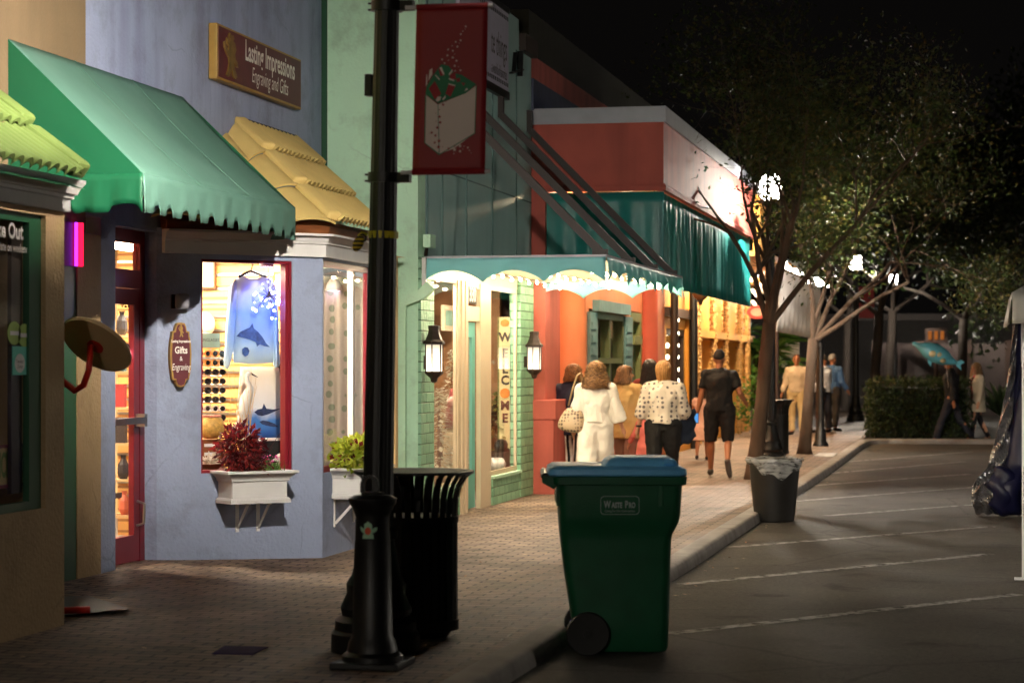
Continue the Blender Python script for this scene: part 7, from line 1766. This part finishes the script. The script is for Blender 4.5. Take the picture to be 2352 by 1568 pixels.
W_ = lambda u, d, z=SZ: (at_d(u, 833, d).x, at_d(u, 833, d).y, z)
black_c = cloth_m('black cloth', srgb(18, 17, 18)); navy_c = cloth_m('navy cloth', srgb(26, 26, 48)); white_cl = cloth_m('white crepe cloth', srgb(236, 228, 214)); tan_c = cloth_m('tan jacket cloth', srgb(206, 168, 108)); mauve_c = cloth_m('mauve trouser cloth', srgb(150, 110, 96))
shoe_b = M('dark shoes', srgb(30, 26, 26), .5); shoe_t = M('tan shoes', srgb(150, 120, 90), .6)
walkL = {-1: (14, 8), 1: (-10, 18)}; walkR = {-1: (-12, 16), 1: (14, 8)}
# navy jacket, striped trousers
J = joints(1.56, walkL, {-1: (4, 8, 12), 1: (-6, 8, 14)}, 2, (-8, 0), 1.05)
o = person('woman in a navy jacket and black and white striped trousers nearest the wall', W_(1316, 28.3), R(-4), J, skin_fair)
fused(top_mesh(J, .78, .035, .95, .02, 0, True, .04), 'jacket', navy_c, o, .012)
fused(leg_mesh(J, .97, .1, .085, .085), 'trousers', wave_mat('striped trouser cloth', srgb(16, 15, 16), srgb(225, 215, 205), 5.2, 'X', .8, (.45, .55)), o, .012)
shoes(J, shoe_b, o); hair(J, hair_m('auburn hair', srgb(90, 54, 32), srgb(176, 118, 72)), o, .13, 240, .35, .5, .008, 2, 55, 1.12); place(o)
# white outfit with handbag
J = joints(1.59, walkR, {-1: (-8, 10, 20), 1: (6, 16, 10)}, 1, (5, 0), 1.08)
o = person('woman all in white with curly shoulder length hair and a snakeskin bag', W_(1368, 27.0), R(2), J, skin_fair)
fused(top_mesh(J, .98, .03, .8, .03, .045, True, .0), 'blouse', white_cl, o, .012)
fused(leg_mesh(J, .97, .118, .135, .155, 1.03), 'trousers', white_cl, o, .014, it=14); shoes(J, shoe_t, o)
MB().lathe([(.15 * J.s, 0), (.157 * J.s, .015), (.15 * J.s, .03)], J.up(0, 0, 1.0), 24, 1.08, .8).build('waistband', white_cl, o, smooth=True)
MB().lathe([(.06, 0), (.066, .02), (.058, .05)], J.up(0, -.005, 1.47), 16).build('scarf', M('red scarf', srgb(190, 40, 50), .8), o, smooth=True)
hair(J, hair_m('curly honey brown hair', srgb(92, 60, 36), srgb(186, 140, 90)), o, .24, 330, .55, .75, .0085, 3, 50, 1.18)
bag_loc = Vector(W_(1368, 27.0)); place(o)
bt = thing('handbag', 'slouchy snakeskin handbag on the left shoulder of the woman in white', 'handbag', tuple(bag_loc + Vector((-.27, -.1, .78))))
bt0 = bt.location.copy(); snake = spots_mat('snakeskin', srgb(196, 172, 140), srgb(96, 78, 62), 26, .38, .4)
b = MB(); b.add([bt0 + Vector(p) for p in ((-.19, -.05, 0), (.15, -.05, -.05), (.15, .09, -.05), (-.19, .09, 0), (-.06, -.02, .33), (.14, -.02, .29), (.14, .05, .29), (-.06, .05, .33), (-.2, -.07, .1), (.17, -.07, .08), (.17, .1, .08), (-.2, .1, .1))],
     [(3, 2, 1, 0), (0, 1, 9, 8), (1, 2, 10, 9), (2, 3, 11, 10), (3, 0, 8, 11), (8, 9, 5, 4), (9, 10, 6, 5), (10, 11, 7, 6), (11, 8, 4, 7), (4, 5, 6, 7)])
ob = b.build('body', snake, bt, smooth=True); sd_ = ob.modifiers.new('round', 'SUBSURF'); sd_.levels = 2; sd_.render_levels = 2
MB().tube([bt0 + Vector(p) for p in ((-.04, .0, .3), (.02, -.05, .5), (.075, -.06, .66), (.1, .02, .685), (.11, .09, .6), (.1, .07, .28))], .012, 8, flat=.6).build('strap', M('tan strap', srgb(180, 150, 110), .5), bt, smooth=True)
# tan jacket
J = joints(1.54, walkL, {-1: (4, 6, 10), 1: (2, 8, 14)}, 0, (-68, 0), 1.02)
o = person('woman in a tan jacket turning her head to the right', W_(1436, 29.0), R(-12), J, skin_fair)
fused(top_mesh(J, .72, .04, .97, .028, 0, True, .07), 'jacket', tan_c, o, .012); fused(leg_mesh(J, .97, .1, .085, .08), 'trousers', mauve_c, o, .012); shoes(J, shoe_b, o)
MB().lathe([(.07, 0), (.085, .02), (.06, .06)], J.up(0, -.01, 1.44), 16).build('collar', tan_c, o, smooth=True)
face(J, o); hair(J, hair_m('brown bobbed hair', srgb(64, 42, 28), srgb(150, 108, 70)), o, .17, 260, .12, .55, .007, 4, 62, 1.1); place(o)
# black haired woman
J = joints(1.62, walkR, {-1: (10, 6, 20), 1: (-8, 6, 12)}, 0, (0, 0), 1.0)
o = person('woman with long black hair in a dark red top beside the tan jacket', W_(1492, 30.6), R(-4), J, skin_dark)
fused(top_mesh(J, .86, .022, .95, .012), 'top', cloth_m('dark red cloth', srgb(110, 34, 24)), o, .012); fused(leg_mesh(J, .97, .095, .06, .05), 'trousers', black_c, o, .012); shoes(J, shoe_b, o)
hair(J, hair_m('black hair', srgb(8, 7, 8), srgb(26, 22, 22)), o, .36, 280, .12, .35, .008, 5, 55, 1.12); place(o)
# child in pink
J = joints(1.02, walkL, {-1: (14, 26, 20), 1: (6, 8, 10)}, 0, (0, 0), 1.05)
o = person('small child in a pink dress half hidden beside the woman in the printed blouse', W_(1487, 28.6), R(0), J, skin_fair)
fused(top_mesh(J, .5, .02, .9, .01, 0, True, .22), 'dress', cloth_m('pink cloth', srgb(225, 120, 110)), o, .01); shoes(J, shoe_t, o)
hair(J, hair_m('child brown hair', srgb(70, 44, 30), srgb(130, 90, 60)), o, .14, 160, .1, .3, .007, 6); place(o)
# printed blouse
J = joints(1.60, walkR, {-1: (-6, 14, 10), 1: (10, 12, 40, 10)}, 1, (-6, 0), 1.16)
o = person('blonde woman in a white blouse with grey printed motifs and black trousers', W_(1523, 27.3), R(0), J, skin_fair)
fused(top_mesh(J, .95, .03, .74, .04, .02, True, .05), 'blouse', spots_mat('grey motif print cloth', srgb(228, 214, 194), srgb(104, 96, 92), 18, .3), o, .012)
fused(leg_mesh(J, .97, .118, .085, .06, 1.02), 'trousers', black_c, o, .012); shoes(J, shoe_b, o)
hair(J, hair_m('long blonde hair', srgb(150, 96, 48), srgb(232, 180, 112)), o, .40, 330, .06, -.0, .007, 7, 52, 1.1, taper=1.6)
MB().lathe([(.034, -.012), (.037, 0), (.034, .012)], J.wr[-1] + J.hd[-1] * -.02, 14).build('wristband', mt['black'], o, smooth=True)
hand_w = Vector(W_(1523, 27.3)) + J.el[1].lerp(J.wr[1], .6); place(o)
dj = thing('denim_jacket', 'folded blue denim jacket carried over the right arm of the blonde woman', 'jacket', tuple(hand_w + Vector((0, 0, -.4))))
b = MB().grid(lambda s_, t_: hand_w + Vector((-.06 + .17 * s_ + .012 * math.sin(t_ * 15), .05 - .1 * math.cos(s_ * PI), .07 - .44 * t_ * (1 - .25 * s_) + .02 * math.sin(s_ * 9))), 14, 14)
solid(b.build('cloth', cloth_m('dark denim', srgb(34, 44, 62)), dj, smooth=True), .03)
# man in black
J = joints(1.71, {-1: (6, 3, .06), 1: (2, 52, .1, 20)}, {-1: (-4, 12, 8), 1: (-12, 22, 74, 10)}, 0, (-4, 0), 1.12)
o = person('broad man in a black T-shirt and black shorts striding beside the leaning tree', W_(1652, 31.7), R(2), J, skin_tan)
fused(top_mesh(J, .9, .022, .34, .022), 'shirt', black_c, o, .012); fused(leg_mesh(J, .52, .108, .085, .09, 1.0), 'shorts', cloth_m('black shorts cloth', srgb(22, 20, 20)), o, .012)
shoes(J, M('grey trainers', srgb(90, 84, 80), .6), o); short_hair(J, M('dark cropped hair', srgb(24, 18, 16), .8), o)
hw = Vector(W_(1652, 31.7)) + J.wr[-1] + J.hd[-1] * .09; place(o)
ph_ = thing('phone', 'phone with a glowing blue screen in the left hand of the man in black', 'phone', tuple(hw))
MB().box(hw.x - .045, hw.y - .055, hw.z - .07, hw.x + .035, hw.y - .045, hw.z + .075).build('case', mt['black'], ph_); MB().box(hw.x - .04, hw.y - .058, hw.z - .062, hw.x + .03, hw.y - .0552, hw.z + .068).build('screen', EM('blue screen', (.12, .4, .9), .9), ph_)
# girl in a pale dress further on
J = joints(1.2, walkR, {-1: (6, 8, 10), 1: (-6, 8, 10)}, 0, (0, 0), .98)
o = person('girl in a pale pink dress just beyond the phone hand of the man in black', W_(1613, 37.2), R(0), J, skin_tan)
fused(top_mesh(J, .48, .02, .2, .01, 0, True, .2), 'dress', cloth_m('pale pink cloth', srgb(230, 180, 160)), o, .01); shoes(J, shoe_b, o); hair(J, hair_m('girl dark hair', srgb(40, 26, 20), srgb(80, 54, 40)), o, .2, 160, .1, .3, .007, 8); place(o)
# men near the far trees
stand = {-1: (2, 2, .06), 1: (-3, 4, .06)}
J = joints(1.75, stand, {-1: (2, 10, 8), 1: (6, 12, 14)}, 0, (8, 0), 1.1)
o = person('smiling man in a beige shirt and khaki trousers facing the camera', W_(1830, 50.4), R(172), J, skin_tan, .011)
fused(top_mesh(J, .93, .022, .95, .018), 'shirt', cloth_m('beige shirt cloth', srgb(200, 178, 150)), o, .012); fused(leg_mesh(J, .98, .105, .078, .075, 1.0), 'trousers', cloth_m('khaki cloth', srgb(205, 178, 130)), o, .012)
MB().lathe([(.158, 0), (.162, .018), (.158, .036)], J.up(0, 0, .955), 24, 1.08, .8).build('belt', mt['darkwood'], o, smooth=True); shoes(J, shoe_b, o); face(J, o); short_hair(J, M('greying hair', srgb(90, 80, 74), .8), o); place(o)
J = joints(1.74, stand, {-1: (0, 10, 30), 1: (8, 10, 50)}, 0, (0, 0), 1.05)
o = person('man in a white shirt and dark trousers half behind the slim post', W_(1893, 52), R(60), J, skin_tan, .011)
fused(top_mesh(J, .92, .024, .95, .02), 'shirt', cloth_m('white shirt cloth', srgb(224, 226, 236)), o, .012); fused(leg_mesh(J, .98, .105, .075, .07, 1.0), 'trousers', cloth_m('slate trousers', srgb(44, 44, 52)), o, .012); shoes(J, shoe_b, o); short_hair(J, M('dark hair', srgb(40, 34, 30), .8), o); place(o)
J = joints(1.76, stand, {-1: (0, 12, 20), 1: (6, 12, 30)}, 0, (-12, 0), 1.12)
o = person('grey haired man in a blue shirt standing with his back turned', W_(1911, 53), R(-30), J, skin_tan, .011)
fused(top_mesh(J, .88, .028, .95, .02), 'shirt', cloth_m('blue shirt cloth', srgb(70, 104, 150)), o, .012); fused(leg_mesh(J, .98, .105, .075, .07, 1.0), 'trousers', cloth_m('grey trousers', srgb(60, 56, 54)), o, .012); shoes(J, shoe_b, o); short_hair(J, M('silver hair', srgb(150, 146, 142), .8), o); place(o)
# couple crossing in front of the hedge
J = joints(1.86, {-1: (24, 6), 1: (-20, 14)}, {-1: (-14, 8, 10), 1: (10, 6, 70)}, 2, (-10, 0), 1.02)
o = person('man in dark clothes walking left with a plate, holding the dolphin balloon', W_(2186, 47.8, 0), R(84), J, skin_tan, .011)
fused(top_mesh(J, .88, .03, .97, .02), 'jacket', cloth_m('dark jacket cloth', srgb(24, 24, 28)), o, .012); fused(leg_mesh(J, .98, .1, .072, .068, 1.0), 'trousers', cloth_m('dark jeans', srgb(30, 32, 44)), o, .012); shoes(J, shoe_b, o); face(J, o); short_hair(J, M('dark short hair', srgb(36, 28, 24), .8), o)
hw = Matrix.Translation(W_(2186, 47.8, 0)) @ Matrix.Rotation(R(84), 4, 'Z') @ (J.wr[1] + J.hd[1] * .1); place(o)
pt_ = MB().lathe([(.04, 0), (.11, .015), (.125, .025), (.11, .022), (0, .012)], hw + Vector((0, 0, .03)), 20)
tag(pt_.build('paper_plate', mt['white_paint'], smooth=True), 'white paper plate held out by the man in dark clothes', 'plate')
J = joints(1.68, {-1: (16, 6), 1: (-14, 14)}, {-1: (6, 14, 10), 1: (-4, 10, 14)}, 1, (20, 0), 1.0)
o = person('blonde woman in a cream cardigan over a red top walking by the hedge', W_(2245, 48.2, 0), R(112), J, skin_fair, .011)
fused(top_mesh(J, .95, .015, .2, .01), 'top', cloth_m('red top cloth', srgb(176, 22, 44)), o, .012)
cd = top_mesh(J, .7, .04, .97, .022, 0, True, .06); co_ = cd.build('cardigan', cloth_m('cream knit cloth', srgb(214, 200, 176)), o)
r_ = co_.modifiers.new('fuse', 'REMESH'); r_.mode = 'VOXEL'; r_.voxel_size = .014; r_.use_smooth_shade = True
cut = MB().box(-.075, .02, .5, .075, .5, 1.9)
# open front: a wedge is taken out of the cardigan
ctm = bpy.data.meshes.new('cutter'); ctm.from_pydata([tuple(p) for p in cut.v], [], cut.f); cto = bpy.data.objects.new('cutter', ctm); COL.objects.link(cto)
bo_ = co_.modifiers.new('open', 'BOOLEAN'); bo_.operation = 'DIFFERENCE'; bo_.object = cto
bpy.context.view_layer.update(); dg = bpy.context.evaluated_depsgraph_get()
nm = bpy.data.meshes.new_from_object(co_.evaluated_get(dg)); co_.modifiers.clear(); co_.data = nm; bpy.data.objects.remove(cto)
fused(leg_mesh(J, .98, .095, .06, .05, 1.0), 'trousers', cloth_m('dark leggings', srgb(26, 24, 30)), o, .012); shoes(J, shoe_t, o); face(J, o)
hair(J, hair_m('sandy blonde hair', srgb(120, 84, 50), srgb(210, 170, 116)), o, .22, 220, .1, .3, .007, 12, 60, 1.1); place(o)
